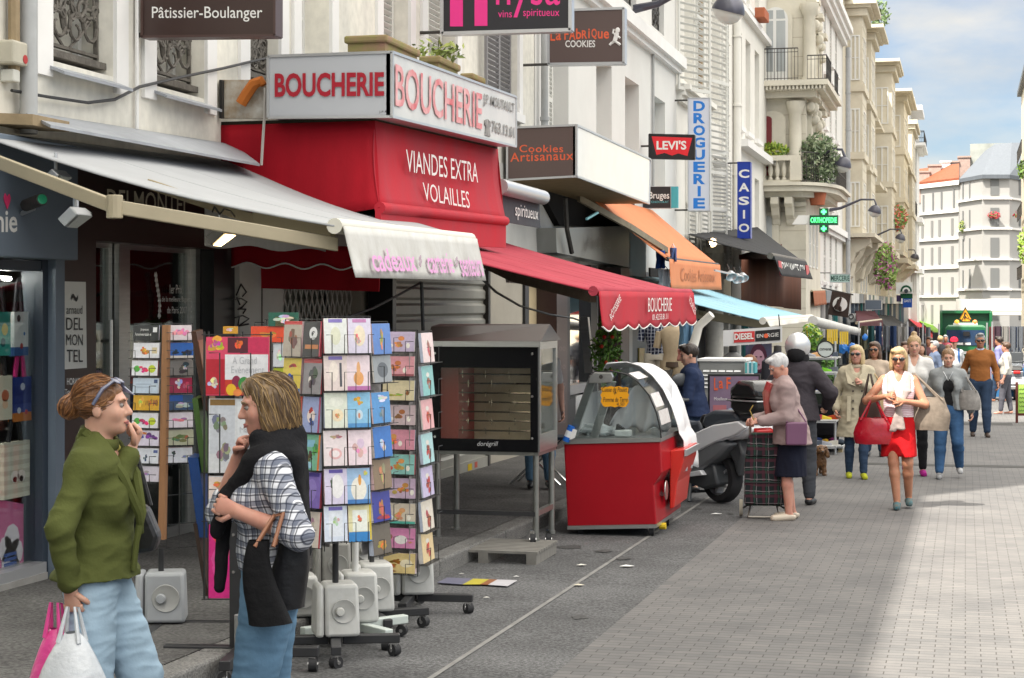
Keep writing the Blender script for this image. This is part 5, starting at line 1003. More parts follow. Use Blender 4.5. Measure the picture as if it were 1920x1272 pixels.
t=thing('rolled_awning','long grubby white rolled awning tube over the shoe stall','awning',hit(1525,600,PX(-2.9)));MB().tube([hit(x,y,PX(-2.9))for x,y in((1524,602),(1555,610),(1590,618),(1625,626),(1666,628))],[.10,.11,.10,.12,.11],10).build('roll',m_canv_w,t,smooth=True)
for px in(1532,1662):q=hit(px,615,PX(-2.95));MB().cyl((q.x,q.y,gz(q.y)),(q.x,q.y,q.z),.03,n=8).build('post',m_alu,t)
def faraw(label,pts,m,val=.3,vm=None,sag=.03):
 (a,ax),(b,bx),(c,cx),(d,dx)=pts;return awning('awning',label,hit(*a,PX(ax)),hit(*b,PX(bx)),hit(*c,PX(cx)),hit(*d,PX(dx)),m,sag,(val,val)if val else None,vm or m,bar=.06)
faraw('dark maroon awning behind the small white ring sign',[((1604,583),-6.1),((1640,583),-6.1),((1652,600),-4.2),((1606,606),-4.2)],m_dkred,.4)
faraw('long black awning reaching out beyond the maroon one',[((1640,590),-6.1),((1672,592),-6.1),((1722,622),-3.0),((1676,628),-3.0)],m_blackc,.1)
faraw('plum awning low over the market stalls in the middle of the row',[((1618,622),-5.9),((1666,616),-5.9),((1741,629),-2.4),((1640,632),-2.4)],m_pur,.25)
faraw('red edged awning near the garbage truck on the left side',[((1700,595),-6.0),((1725,600),-6.0),((1757,630),-2.2),((1748,636),-2.2)],m_red2,.25)
faraw('apple green awning to the left of the garbage truck',[((1718,598),-6.0),((1740,602),-6.0),((1764,622),-2.0),((1758,628),-2.0)],m_grn,.3)
faraw('dark grey awning near the end of the left row',[((1672,606),-6.1),((1700,612),-6.1),((1720,632),-3),((1690,636),-3)],mat('charcoal canvas',None),.3)
t=awning('awning','bright red market awning at the right edge of the street',V((5.5,70,3.4)),V((5.5,79,3.4)),V((3.1,79,1.75)),V((3.1,70,1.75)),m_red2,.04,(.3,.3),m_red2);
t=awning('awning','dark striped canopy over the right hand stalls',V((7.5,46,2.6)),V((7.5,58,2.6)),V((2.1,58,1.3)),V((2.1,47,1.3)),mat('grey stall canvas',(.2,.2,.21),.8),.03,(.15,.15),m_cr)
t=awning('awning','white awning along the ground floor of the corner house at the end',V((-1,206,2.5)),V((14,206,2.5)),V((14,203,1.2)),V((-1,203,1.2)),m_cr,.02,(.5,.5),m_cr)
S5=thing('shopfront','flat clothing shopfront painted dim behind the light blue awning','shopfront',(FX,W(1216),-.5))
fy(W(1216),W(1335),FX-.02,FX+.04,-.6,2.6).build('panel',mat('shop panel dark as shade',(.035,.033,.032),.8,.5,.8),S5);fy(W(1238),W(1244),FX+.04,FX+.15,-.5,2.5).build('pilaster',m_cream,S5);fy(W(1262),W(1268),FX+.04,FX+.15,-.5,2.5).build('pilaster',m_cream,S5);fy(W(1290),W(1300),FX+.04,FX+.1,-.5,2.2).build('door_post',m_slate,S5)  # flat panel, the dimness of the shop is put into its dark colour
S6=thing('shopfront','shopfronts with teal posts and dark windows along the stone buildings','shopfront',(FX,60,-.8))
rng=random.Random(3);yy=45.0
while yy<205:
 L=rng.uniform(2.0,4.5);xo=(FX if not 58.4<yy<64.6 else SX)+.06
 if yy<58.4 and yy+L>58.4:yy=64.7;continue
 MB().box(xo-.3,xo,yy+.1,yy+L-.1,gz(yy),1.9).build('shop_window',rng.choice([m_pane,m_pane,mat('shop panel dark as shade',None)]),S6);MB().box(xo-.3,xo+.12,yy+L-.1,yy+L+.1,gz(yy)-.1,2.4).build('post',rng.choice([flat('teal paint','2a7a78'),m_cream,m_slate,m_white]),S6)
 MB().box(xo-.3,xo+.18,yy,yy+L-.1,1.95,2.5).build('fascia',rng.choice([m_cream,m_slate,m_brown,flat('bottle green',None),m_white]),S6);yy+=L+.1
 if yy+4>105 and yy<94:pass
def wall_lamp(px,py,r_,X,label,wx):
 c=hit(px,py,PX(X));t=thing('street_lamp',label,'lamp',V((wx,c.y,c.z)),group='hooded street lamps on wall brackets')
 ax=V((.28,-.1,1)).normalized()
 MB().lathe([(0,r_*1.05),(r_*.35,r_*.98),(r_*.72,r_*.72),(r_*.95,r_*.3),(r_*1.05,0),(r_*1.05,-.04),(r_*.98,0),(r_*.6,r_*.5)],c,ax,20).build('lamp_hood',mat('lamp blue black',(.055,.055,.075),.35),t,smooth=True)
 MB().lathe([(r_*.98,0),(r_*.95,-r_*.25),(r_*.72,-r_*.62),(r_*.38,-r_*.85),(0,-r_*.92)],c,ax,20).build('lamp_globe',mat('frosted globe',(.62,.62,.58),.25),t,smooth=True)
 MB().tube([(wx,c.y+.1,c.z+.1),(wx+(c.x-wx)*.25,c.y+.08,c.z+r_*.6),(wx+(c.x-wx)*.7,c.y+.03,c.z+r_*1.9),c+V((-.02,0,r_*1.85)),c+ax*r_*1.0],[.09,.07,.05,.045,.05],7).build('bracket',mat('lamp blue black',None),t,smooth=True)
wall_lamp(1366,19,.30,-4.35,'large dark hooded street lamp at the top of the picture over the blue signs',FX+.02)
wall_lamp(1580,310,.27,-3.8,'hooded street lamp right of the curved stone balcony',SX)
wall_lamp(1640,397,.30,-4.1,'hooded street lamp in front of the ochre bays',FX)
wall_lamp(1688,448,.33,-4.1,'hooded street lamp above the green railed balcony',FX)
wall_lamp(1715,484,.36,-4.1,'farthest hooded street lamp against the white house',FX)
m_wire=mat('black wire',(.02,.02,.02),.4);m_blkst=mat('black steel',(.025,.025,.027),.42,.3,8);m_ball=mat('stained white plastic',(.58,.585,.57),.5,.22,5,.05,40,c2=(.42,.42,.39));m_ballg=mat('grey ballast plastic',(.40,.415,.43),.5,.2,4)
m_rub=mat('rubber',(.03,.03,.032),.6);m_chrome=mat('chrome',(.7,.7,.7),.12,metal=1);m_card=mat('printed card',None,.32,attr=True,noise=.2,scale=45)
def caster(par,p,r=.035,rz=0):
 mb=MB();d=V((math.cos(rz),math.sin(rz),0))*.022;p=V(p)
 mb.cyl(p+V((0,0,r))-d,p+V((0,0,r))+d,r,n=14);w_=mb.build('caster',m_rub,par,smooth=True)
 f=MB();f.obox(p+V((-.02,-.02,r*1.1)),(.04,0,0),(0,.04,0),(0,0,r*1.3));f.cyl(p+V((0,0,r))-d*1.25,p+V((0,0,r))+d*1.25,r*.35,n=8);f_=f.build('fork',m_chrome,None);f_.parent=w_;f_.location=-worldloc(par);return w_
def ballast(par,c,w_,h,d,rz,m=None):
 """two moulded halves with a round recess and knob"""
 m=m or m_ball;c=V(c);u=V((math.cos(rz),math.sin(rz),0));v=V((-u.y,u.x,0))
 for a,b in((-.5,-.31),(-.29,.5)):
  o=MB();tp=.04*w_
  q=[c+u*(w_*a+(tp if a<-.4 else 0))-v*(d/2-.015)+V((0,0,h)),c+u*(w_*b-(tp if b>.4 else 0))-v*(d/2-.015)+V((0,0,h))]
  lo=[c+u*w_*a-v*d/2,c+u*w_*b-v*d/2];D=v*d
  o.add([lo[0],lo[1],lo[1]+D,lo[0]+D,q[0],q[1],q[1]+D*.94,q[0]+D*.94],[(0,3,2,1),(4,5,6,7),(0,1,5,4),(1,2,6,5),(2,3,7,6),(3,0,4,7)])
  o.build('ballast_block',m,par,smooth=True,bevel=.02)
 f=c+u*w_*.12-v*(d/2+.001)+V((0,0,h*.5));k=MB();r_=w_*.26
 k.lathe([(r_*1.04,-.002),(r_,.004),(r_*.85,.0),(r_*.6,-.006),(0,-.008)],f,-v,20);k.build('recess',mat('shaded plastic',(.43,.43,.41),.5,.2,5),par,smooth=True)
 k=MB();k.lathe([(w_*.1,.0),(w_*.1,.02),(w_*.08,.03),(0,.032)],f-u*r_*.35,-v,12);k.build('screw_cap',m,par,smooth=True)
def rack(label,px,gy,pole_top,rz=.2,bw=.25,bh=.29,m=None,polem=None,pz=0,legs=4,leg=.36,pr=.016,name='card_rack',ang=.5,legm=None,group='revolving card racks outside the gift shop'):
 g=G(px,gy);z=gz(g.y)+pz+.012;t=thing(name,label,'rack',(g.x,g.y,z),group=group);c=V((g.x,g.y,z))
 for k in range(legs):
  a=ang+k*2*math.pi/legs;e=V((math.cos(a),math.sin(a),0));mb=MB();n_=V((-e.y,e.x,0))*.028
  mb.obox(c-n_+V((0,0,.075))+e*.04,e*(leg-.04),n_*2,(0,0,.05));mb.build('foot_bar',legm or m_blkst,t,bevel=.006);caster(t,c+e*(leg-.03),.034,a+.7)
 ballast(t,c+V((0,0,.127)),bw,bh,.22,rz,m)
 p_=MB();p_.cyl(c+V((0,0,.12+bh-.02)),c+V((0,0,pole_top)),pr,n=12);p_.build('pole',polem or m_blkst,t,smooth=True)
 return t
def card(label,o,u,w_,h,n_,base,pics=(),txt=None,thick=.008,edge=None,lean=.10,grp='greeting cards in the revolving racks',name='greeting_card',cat='card'):
 """card with lower-left corner o, horizontal unit u, outward normal n_; pics: (cx, cy, rx, ry, colour, kind)"""
 upv=(V((0,0,1))-n_*lean).normalized();t=V(o);mb=MB();mb.col=edge or 'd8d4cc';mb.slab([t-n_*thick,t-n_*thick+u*w_,t-n_*thick+u*w_+upv*h,t-n_*thick+upv*h],n_*(thick-.0012));mb.col=base
 mb.slab([t,t+u*w_,t+u*w_+upv*h,t+upv*h],-n_*.0011)
 for i,(cx,cy,rx,ry,cc_,kd)in enumerate(pics):
  c=t+u*w_*cx+upv*h*cy+n_*(.0005+.0003*i);mb.col=cc_
  if kd=='r':q=[c+u*w_*a*rx+upv*h*b*ry for a,b in((-1,-1),(1,-1),(1,1),(-1,1))]
  elif kd=='s':
   for b_ in range(9):
    aa,rr=random.uniform(0,6.28),random.uniform(0,.75)**.8;c2=c+u*w_*rx*rr*math.cos(aa)+upv*h*ry*rr*math.sin(aa)+n_*.0001*b_;s2=random.uniform(.22,.5);mb.col=''.join('%02x'%max(0,min(255,int(int(cc_[2*z:2*z+2],16)*random.uniform(.72,1.12)+random.uniform(-8,14))))for z in range(3))
    mb.quad(*[c2+u*w_*rx*s2*math.cos(a)*random.uniform(.75,1.2)+upv*h*ry*s2*math.sin(a)*random.uniform(.75,1.2)for a in[z*.785 for z in range(8)]])
   continue
  else:q=[c+u*w_*rx*math.cos(a)+upv*h*ry*math.sin(a)for a in[k*2*math.pi/18 for k in range(18)]]
  mb.quad(*q)
 ob=mb.build(name,m_card);me=ob.data;off=t.copy()
 for v_ in me.vertices:v_.co-=off
 ob.location=off;tag(ob,label,cat,grp)
 if txt:
  for s_,x0,y0,x1,y1,m_ in txt:text(s_,t+u*w_*x0+upv*h*y0+n_*.003,u*w_*(x1-x0),upv*h*(y1-y0),m_,ob)
 return ob
def face(par,pL,dL,pR,dR,rows,hpx,ncol,cells,rackname,side,wr=.88,u_cols=None,drop=.06):
 """one face of a rack. rows: picture rows of card tops; cells[row][col] = (base, pics, what it shows)"""
 a0,b0=P(pL,900,dL),P(pR,900,dR);u=V((b0.x-a0.x,b0.y-a0.y,0));L=u.length;u=u/L;n_=V((u.y,-u.x,0));cw=L/ncol;H=hpx*dL/F;wm=MB();r_=.0026
 zs=[];ords=['top','second','third','fourth','fifth','sixth','seventh','eighth','ninth','bottom']
 for i,row in enumerate(rows):
  zt=EYE+(HOR-row)*dL/F;zb=zt-H;zs.append(zb)
  for j in range(ncol):
   cell=cells[i][j]if j<len(cells[i])else None
   if cell is None:continue
   base,pics,what=cell[:3];jx=random.uniform(-.006,.006);o=V((a0.x,a0.y,zb))+u*(cw*(j+.5*(1-wr))+jx)+n_*(.012+random.uniform(0,.004))
   colname='' if ncol==1 else(' left' if j==0 else ' right')
   rn=ords[i]if i<len(rows)-1 or len(rows)<4 else 'bottom'
   card(f'{what}, {rn} row{colname}, {rackname}',o,u,cw*wr,H,n_,base,pics,cell[3]if len(cell)>3 else None,thick=random.choice([.010,.02,.03]),edge=random.choice(['d8d4cc','c0c8d8','e0c8c8','b0505a']))
  q=V((a0.x,a0.y,zb-.004))
  for dn in(0,.05):wm.tube([q+n_*dn,q+u*L+n_*dn],r_,4)
  for k in range(int(L/.03)):wm.tube([q+u*.03*k,q+u*.03*k+n_*.05],r_*.8,3)
  for j in range(ncol+1):
   c=q+u*cw*j+n_*.05;e=u*cw*.24;hh=V((0,0,H*.55));pts=[c-e,c-e+hh,c+e+hh,c+e]
   if j==0:pts=[c+hh,c+e+hh,c+e]
   if j==ncol:pts=[c-e,c-e+hh,c+hh]
   wm.tube(pts,r_,4)
 z0,z1=min(zs),EYE+(HOR-rows[0])*dL/F
 for j in range(ncol+1):
  c=V((a0.x,a0.y,0))+u*cw*j-n_*.02;wm.tube([c+V((0,0,z0-.02)),c+V((0,0,z1+.01))],r_*1.3,4)
 wm.tube([V((a0.x,a0.y,z1+.01))-n_*.02,V((b0.x,b0.y,z1+.01))-n_*.02],r_,4)
 wm.build('wire_frame',m_wire,par)
 bp=MB();bp.slab([V((a0.x,a0.y,z0))-n_*.06,V((b0.x,b0.y,z0))-n_*.06,V((b0.x,b0.y,z1-.1))-n_*.06,V((a0.x,a0.y,z1-.1))-n_*.06],-n_*.004);bp.build('back_panel',mat('dim card backs',(.42,.40,.39),.7,.6,25),par)
def animal(c1,c2='e8e0d8',x=.5):return[(x,.42,.18,.22,c1,'s'),(x+.08,.66,.10,.12,c1,'o'),(x-.25,.3,.08,.1,c2,'o'),(x+.3,.3,.06,.14,'f0ece0','o')]
rC=rack('front card rack of pale pastel cards with white ballast block facing the camera',629,1236,1.05,rz=TH+.25,pr=.018,ang=.35)
pal=[[('e6e8e4',[(.5,.5,.22,.26,'dfe0c8','o'),(.5,.93,.3,.05,'8a7cc0','r')],'pale green white card with a wreath'),('dfd8ea',[(.5,.5,.25,.3,'efe2c8','o'),(.45,.42,.14,.14,'e8b8a0','s'),(.5,.93,.3,.05,'c88ab8','r')],'lilac card with a round baby picture')],[('e8d8d2',[(.42,.55,.2,.3,'f2e6da','o'),(.72,.45,.05,.34,'5a5a60','r'),(.5,.93,.3,.05,'8a7cc0','r')],'cream pink wedding card with a dark slim figure'),('efdde2',[(.5,.34,.22,.2,'e8a86a','o'),(.5,.62,.08,.2,'e8b078','o'),(.5,.06,.5,.06,'c078b0','r')],'pink card with an orange giraffe')],[('e4e8d8',[(.5,.74,.32,.14,'eef0e2','o'),(.55,.36,.26,.18,'f2e2c0','o'),(.55,.34,.12,.08,'d8a878','s')],'pale green card with a round nest picture'),('8fc4e4',[(.45,.74,.24,.12,'e8b848','s'),(.52,.36,.14,.14,'c8dce8','o'),(.5,.34,.05,.08,'d09070','o'),(.5,.06,.5,.06,'5a98d0','r')],'sky blue card with yellow balloons')],[('ecdfe0',[(.5,.82,.3,.08,'d8a0a0','s'),(.5,.34,.28,.16,'e8b8b8','o'),(.5,.34,.18,.1,'f4e8e8','o')],'white card with a dusty pink banner'),('f0dee4',[(.5,.5,.3,.3,'ecc4d0','s'),(.5,.5,.12,.16,'f4d8d8','o')],'blush pink card with a pink bear')],[('dcd4ea',[(.55,.5,.28,.34,'f2f0f0','o'),(.3,.64,.06,.2,'6a7060','s'),(.5,.93,.3,.05,'6a5cb0','r')],'lilac card with a white swan figure'),('a4c4e4',[(.5,.4,.34,.34,'f0ece0','o'),(.55,.66,.07,.16,'e0a050','o'),(.8,.85,.1,.08,'e8d868','s'),(.5,.05,.5,.06,'4a80c0','r')],'blue card with a duckling in a boat')],[('dbe4f2',[(.5,.5,.3,.36,'e6ecf4','r'),(.5,.6,.15,.14,'ccd8b8','s'),(.5,.93,.3,.05,'7a70c0','r')],'pale blue card with a leafy spray'),('e6dfb0',[(.5,.56,.32,.3,'eef2e8','r'),(.5,.6,.16,.1,'e89060','s'),(.5,.1,.5,.14,'3a86c8','r'),(.96,.5,.04,.5,'d8c040','r')],'yellow and blue card with an orange fish')]]
face(rC,607,9.82,696,9.92,[597,667,737,808,880,950],66,2,pal,'front rack','front',.965)
kid=[[('b0a496',[(.5,.5,.3,.3,'8a4a40','s'),(.5,.95,.5,.05,'c03030','r')],'tan card with a red drawing'),('262226',[(.55,.66,.22,.18,'e0e0e0','o'),(.55,.66,.1,.08,'303030','s'),(.5,.28,.36,.06,'c07840','r'),(.96,.5,.04,.5,'b03048','r')],'black card with a football')],[('e0c648',[(.5,.36,.34,.22,'2a5aa8','s'),(.5,.78,.3,.08,'c04030','s'),(.5,.06,.5,.08,'2a70b8','r')],'yellow and blue children card'),('8a8488',[(.5,.5,.26,.34,'3a3438','s'),(.5,.93,.5,.06,'b83038','r'),(.4,.4,.1,.1,'e8e0d8','o')],'grey card with a dark figure')],[('b4402c',[(.5,.5,.3,.34,'5a3020','s'),(.5,.95,.5,.05,'d04838','r')],'rust red card'),('98a4d0',[(.5,.46,.22,.2,'e8d8d0','o'),(.5,.62,.2,.1,'b03038','s'),(.6,.3,.16,.14,'384a90','s'),(.95,.5,.05,.5,'a03058','r')],'periwinkle card with a gnome in red hat')],[('d8b040',[(.5,.5,.3,.3,'8ab050','s')],'ochre card half hidden by brown hair'),('7ab898',[(.45,.4,.2,.16,'6a4a30','s'),(.4,.75,.3,.1,'8ac0d8','r'),(.7,.6,.18,.2,'50a050','s'),(.95,.5,.05,.5,'e07030','r'),(.4,.14,.24,.1,'a8d4e8','o')],'green card with a picnic picture')],[('c8a0c0',[(.5,.5,.3,.3,'e0d0e0','s')],'mauve card behind the black scarf'),('8670bc',[(.5,.5,.3,.32,'9a86cc','o'),(.5,.93,.4,.05,'50409a','r')],'violet card with a plain oval')],[('a04068',[(.5,.5,.3,.3,'d8a0b8','s')],'plum card behind the black scarf'),('dcd2c6',[(.5,.5,.26,.3,'c8a8b0','s'),(.4,.3,.16,.14,'8a6a60','s'),(.96,.5,.04,.5,'b83040','r')],'cream card with a red edge')]]
face(rC,531,10.0,604,9.84,[602,671,742,812,882,955],66,2,kid,'front rack left face','left',.92)
eif=[]
for cc_,pics,wh in[('6488c8',[(.5,.45,.12,.4,'c8a050','s')],'blue postcard of a lit iron tower'),('a0a4a8',[(.5,.4,.3,.25,'6a6e74','o')],'grey postcard of a dome'),('5a96d0',[(.5,.3,.14,.3,'8090a0','s'),(.5,.8,.4,.12,'e8eef4','s')],'blue postcard with clouds and a tower'),('3f78c4',[(.5,.35,.2,.34,'d8dce0','s')],'deep blue postcard of a pale building'),('8c7862',[(.5,.5,.16,.4,'c8a878','s')],'brown night postcard'),('3a3f98',[(.5,.4,.2,.4,'c07858','s'),(.5,.14,.4,.1,'c03848','s')],'indigo postcard of a red lit tower'),('6a6258',[(.5,.3,.3,.2,'d88a40','s')],'dusk postcard with an orange glow')]:eif.append([(cc_,pics,wh)])
face(rC,697,9.93,732,10.12,[607,660,737,802,862,923,985],58,1,eif,'narrow tower card column','right',.95)
rB1=rack('second card rack with a white pole just behind the front rack',666,1208,1.0,rz=TH+.25,polem=mat('white pole',(.62,.62,.60),.4),pr=.02,ang=.9,legm=mat('pale green steel',(.48,.53,.5),.5))
rB2=rack('third card rack base with a dark grey pole left of the rightmost rack',697,1186,1.0,rz=TH+.25,ang=.6)
rB3=rack('dingy card rack base close to the kerb behind the front rack',622,1135,.8,rz=TH+.2,m=mat('dingy plastic',(.40,.395,.37),.6,.3,4),ang=.6,pz=0)
rB4=rack('dingy card rack base behind the white pole, deepest in the cluster',676,1104,.85,rz=TH+.2,m=mat('dingy plastic',None),ang=.2)
rB5=rack('low pale card rack base partly behind the black tote bags',556,1196,.8,rz=TH+.25,bh=.24,ang=.1)
for rk,(a,b,dd)in((rB1,(640,712,10.5)),(rB4,(640,712,11.9))):
 pass
rD=rack('rightmost card rack with landscape animal cards',772,1152,.95,rz=TH+.2,bw=.27,bh=.30,ang=.15,leg=.4,pr=.017)
lnd=[]
for cc_,pics,wh in[('c2b2cc',animal('d88a50'),'mauve landscape card with an orange cat'),('dc9ca4',animal('c87848','e8d0c0',.4)+[(.5,.06,.5,.05,'9a5a60','r')],'salmon landscape card with small animals'),('d9cca8',[(.4,.26,.3,.1,'b8a040','s'),(.8,.4,.07,.2,'8a5a38','s')],'sand landscape card with a row of flowers'),('c6b2b6',animal('a86a40'),'mauve grey landscape card with a monkey'),('d894a6',animal('d89a58','f0e0d0',.25),'rose landscape card with a cat and cakes'),('8cc2ba',animal('dc9858','c05050'),'turquoise landscape card with a cat in a basket'),('cab2ca',animal('c89048','b8a050',.6),'mauve landscape card with bottles'),('d6cab8',animal('d8a070','f0f0ec')+[(.5,.06,.5,.06,'58b0a0','r')],'beige landscape card with a tea table'),('d68ab4',[(.55,.42,.2,.22,'e8e4e0','o'),(.2,.5,.08,.2,'b06a48','s'),(.85,.3,.1,.08,'d09060','s')],'pink landscape card with a white cup'),('e0c88a',[(.4,.62,.2,.16,'a86828','s'),(.3,.36,.14,.12,'c07838','s'),(.72,.5,.2,.2,'ece0c0','o'),(.25,.12,.2,.06,'8a5a20','s')],'honey yellow landscape card with pastries')]:lnd.append([(cc_,pics,wh)])
face(rD,718,11.32,781,11.25,[622,668,713,759,805,851,896,943,989,1036],37,1,lnd,'rightmost rack','front',.94)
nar=[]
for cc_,wh in[('ecd6d6','narrow blush card with a red motif'),('88c6c6','narrow turquoise card with a column of dots'),('ecb4b8','narrow salmon card with a small picture'),('b6dfe2','narrow pale cyan card'),('cec6e6','narrow lavender card'),('e6dfd0','narrow ivory card'),('e8d0a0','narrow honey card')]:nar.append([(cc_,[(.55,.4,.2,.3,'b85848','s'),(.5,.7,.14,.08,'e8e4dc','o')],wh)])
face(rD,786,11.24,815,11.6,[625,688,752,817,880,944,1004],56,1,nar,'rightmost rack side face','right',.72)
rA=rack('postcard rack with a tall brown wooden post and grey ballast in front of the bakery',302,1208,.55,rz=TH+.1,bw=.30,bh=.29,m=m_ballg,ang=.25,leg=.4,pz=.0,pr=.017)
ps=MB();a,b=P(296,1012,10.42),P(304,610,10.42);ps.obox(a,(.04,0,0),(0,.03,0),b-a);ps.build('wooden_post',mat('brown wood post',(.33,.17,.085),.6,.2,10,stretch=(6,6,.6)),rA)
balo=[(.2,.45,.12,.22,'58b040','o'),(.48,.45,.2,.26,'d82878','s'),(.78,.45,.14,.26,'c8d828','o')]
LA=[[('1c1e20',[(.85,.7,.08,.16,'e0e0e0','r')],'black birthday card with white script',[('Joyeux',.3,.6,.62,.8,m_cw),('Anniversaire',.08,.3,.72,.5,m_cw)])],[('e6e6ea',[(.42,.5,.2,.3,'e87828','s'),(.42,.5,.1,.16,'f0b030','s'),(.82,.5,.1,.2,'d8c8a0','r')],'white postcard with an orange sun')],[('e8e8ec',balo,'white postcard with green, pink and yellow balloons')],[('c4d2e2',[(.4,.6,.3,.04,'a8b8cc','r'),(.4,.4,.3,.04,'a8b8cc','r'),(.88,.8,.07,.12,'304878','r')],'pale blue postcard with lines of text')],[('d8a420',[(.3,.5,.12,.4,'e8c848','s'),(.6,.5,.14,.4,'c88a18','s'),(.85,.5,.1,.3,'a86a28','s')],'golden yellow postcard')],[('e8e6ec',balo,'second white postcard with coloured balloons')],[('dcd4e4',[(.3,.6,.2,.26,'3a48a8','s'),(.7,.55,.22,.28,'7a3a98','s'),(.4,.82,.2,.1,'e08a30','s')],'white postcard with blue and purple figures')],[('dfe2ea',[(.25,.4,.07,.24,'a84848','s'),(.5,.4,.08,.26,'3a4868','s'),(.88,.8,.08,.1,'50609a','r')],'white postcard with two little people')],[('d8d0dc',[(.5,.5,.2,.2,'b090b8','s')],'pale lilac postcard beside the olive sleeve')]]
LB2=[[('d4c8ca',[(.4,.5,.2,.3,'e8a8b4','s'),(.7,.5,.2,.32,'e498a8','s')],'grey postcard with pink roses')],[('2f62b0',[(.3,.34,.16,.2,'1c2a48','s'),(.75,.34,.2,.2,'283048','s'),(.5,.06,.5,.08,'c8c0b8','r')],'bright blue postcard with dark huts')],[('787470',[(.6,.5,.3,.34,'48423c','s'),(.7,.5,.1,.14,'d0c8c0','s')],'grey postcard with a still life')],[('9a2848',[(.5,.6,.14,.34,'d8d4dc','s'),(.8,.5,.14,.3,'c05870','s')],'crimson postcard with a white ribbon')],[('3a5070',[(.6,.3,.3,.2,'b8c0c8','s'),(.3,.8,.3,.2,'2858a8','r')],'slate blue seaside postcard')],[('e4dce6',[(.55,.5,.3,.16,'d890b0','s')],'white postcard with pink writing')],[('b8b8a0',[(.5,.5,.36,.3,'6a7a50','s'),(.7,.5,.1,.16,'b06858','s')],'olive grey postcard with foliage')],[('d8dae2',[(.7,.4,.16,.1,'9098a8','s'),(.3,.6,.1,.2,'404a58','s')],'pale grey postcard with small print')]]
rowsA=[610,643,676,709,741,774,807,840]
face(rA,249,10.5,300,10.45,rowsA+[874],28,1,LA,'brown post rack left side','left',.95)
face(rA,310,10.45,362,10.5,rowsA,28,1,LB2,'brown post rack right side','right',.95)
wm=MB()
for y_ in(930,985,1030):wm.tube([P(306,y_,10.45),P(372,y_-6,10.5)],.003,4)
for x_ in(313,336,370):wm.tube([P(x_,880,10.47),P(x_,1030,10.47)],.003,4)
wm.build('wire_frame',m_wire,rA)
rP=thing('poster_stand','black wire stand full of large posters between the two women','rack',G(452,1262))
gp=G(452,1262);c=V((gp.x,gp.y,gp.z+.012))
for a in(.2,1.9,3.3,4.9):
 e=V((math.cos(a),math.sin(a),0));n_=V((-e.y,e.x,0))*.03;MB().obox(c-n_+V((0,0,.08)),e*.42,n_*2,(0,0,.055)).build('foot_bar',m_blkst,rP,bevel=.006);caster(rP,c+e*.39,.04,a)
MB().box(c.x-.05,c.x+.05,c.y-.04,c.y+.04,c.z+.1,1.0).build('column',m_blkst,rP)
bt=MB()
for dx in(-.025,.03):
 for dz in(.42,.62):bt.cyl((c.x+dx,c.y-.04,dz),(c.x+dx,c.y-.048,dz),.009,n=8)
bt.build('bolt',m_chrome,rP);MB().cyl((c.x+.06,c.y-.1,c.z+.0),(c.x+.05,c.y-.1,c.z+.32),.05,.045,n=12).build('corrugated_sleeve',mat('grey ribbed hose',(.2,.2,.2),.6),rP)
fr=MB();dP=10.02
for x_ in(383,391,455,508):fr.tube([P(x_,622,dP+.05),P(x_,1125,dP+.05)],.006,4)
for y_ in(628,742,887,978,1124):fr.tube([P(378,y_,dP+.04),P(512,y_,dP+.04)],.004,4)
for x_ in(412,470):
 for y_,h_ in((742,80),(887,110),(978,60)):fr.tube([P(x_-20,y_-h_,dP-.06),P(x_,y_-h_,dP-.06),P(x_,y_,dP-.06)],.004,4)
fr.build('wire_frame',m_wire,rP)
def poster(label,x0,y0,x1,y1,d,base,pics,txt=None):
 a,b=P(x0,y1,d),P(x1,y1,d);u=(b-a);w_=u.length;u=u/w_;h=(y1-y0)*d/F
 return card(label,a,u,w_,h,V((u.y,-u.x,0)),base,pics,txt,.01,'c8b088',.03,'large posters in the wire stand','poster','poster')
lilac=mat('silver script',(.45,.46,.48),.4)
poster('top poster of the wire stand with red panels, bunch of balloons and silver lettering',386,632,505,742,dP,'d84868',[(.18,.85,.17,.14,'e0c040','s'),(.14,.85,.08,.1,'d85890','s'),(.5,.86,.16,.13,'58202c','r'),(.5,.86,.07,.1,'e06838','s'),(.82,.86,.16,.13,'c83058','r'),(.17,.32,.17,.3,'b82030','r'),(.12,.22,.1,.1,'f0d8c8','s'),(.64,.48,.34,.22,'e4e4e6','r'),(.64,.14,.34,.13,'c83828','r'),(.48,.24,.07,.1,'8a2848','o'),(.6,.2,.09,.12,'3a8a40','o'),(.4,.1,.08,.1,'e8b828','o'),(.88,.1,.1,.12,'e8c048','o'),(.5,.05,.07,.06,'e88a48','o')],[('A Grand',.42,.54,.8,.66,lilac),('Evénement',.4,.38,.92,.5,lilac)])
poster('second poster of the wire stand with tree photograph and wedding lettering',391,748,508,887,dP+.01,'d4d6d8',[(.22,.62,.2,.36,'c8ccd2','r'),(.2,.68,.12,.14,'8a9088','s'),(.24,.3,.12,.16,'90918c','s'),(.22,.95,.2,.04,'8a6a38','r'),(.66,.6,.2,.36,'dfe2e4','r'),(.66,.22,.18,.2,'22262a','r')],[('Mariage',.5,.52,.86,.62,lilac)])
poster('third poster of the wire stand with ring photograph on pale grey',391,893,508,978,dP+.02,'c8ccd4',[(.2,.74,.2,.24,'e8d8d0','r'),(.2,.8,.14,.1,'d8a050','s'),(.22,.66,.12,.08,'c88838','s'),(.6,.4,.3,.3,'b8bec8','o')])
poster('bright pink poster at the bottom of the wire stand',391,984,508,1122,dP+.03,'d82884',[(.4,.7,.4,.25,'e85878','s'),(.2,.4,.16,.3,'e04890','s')])
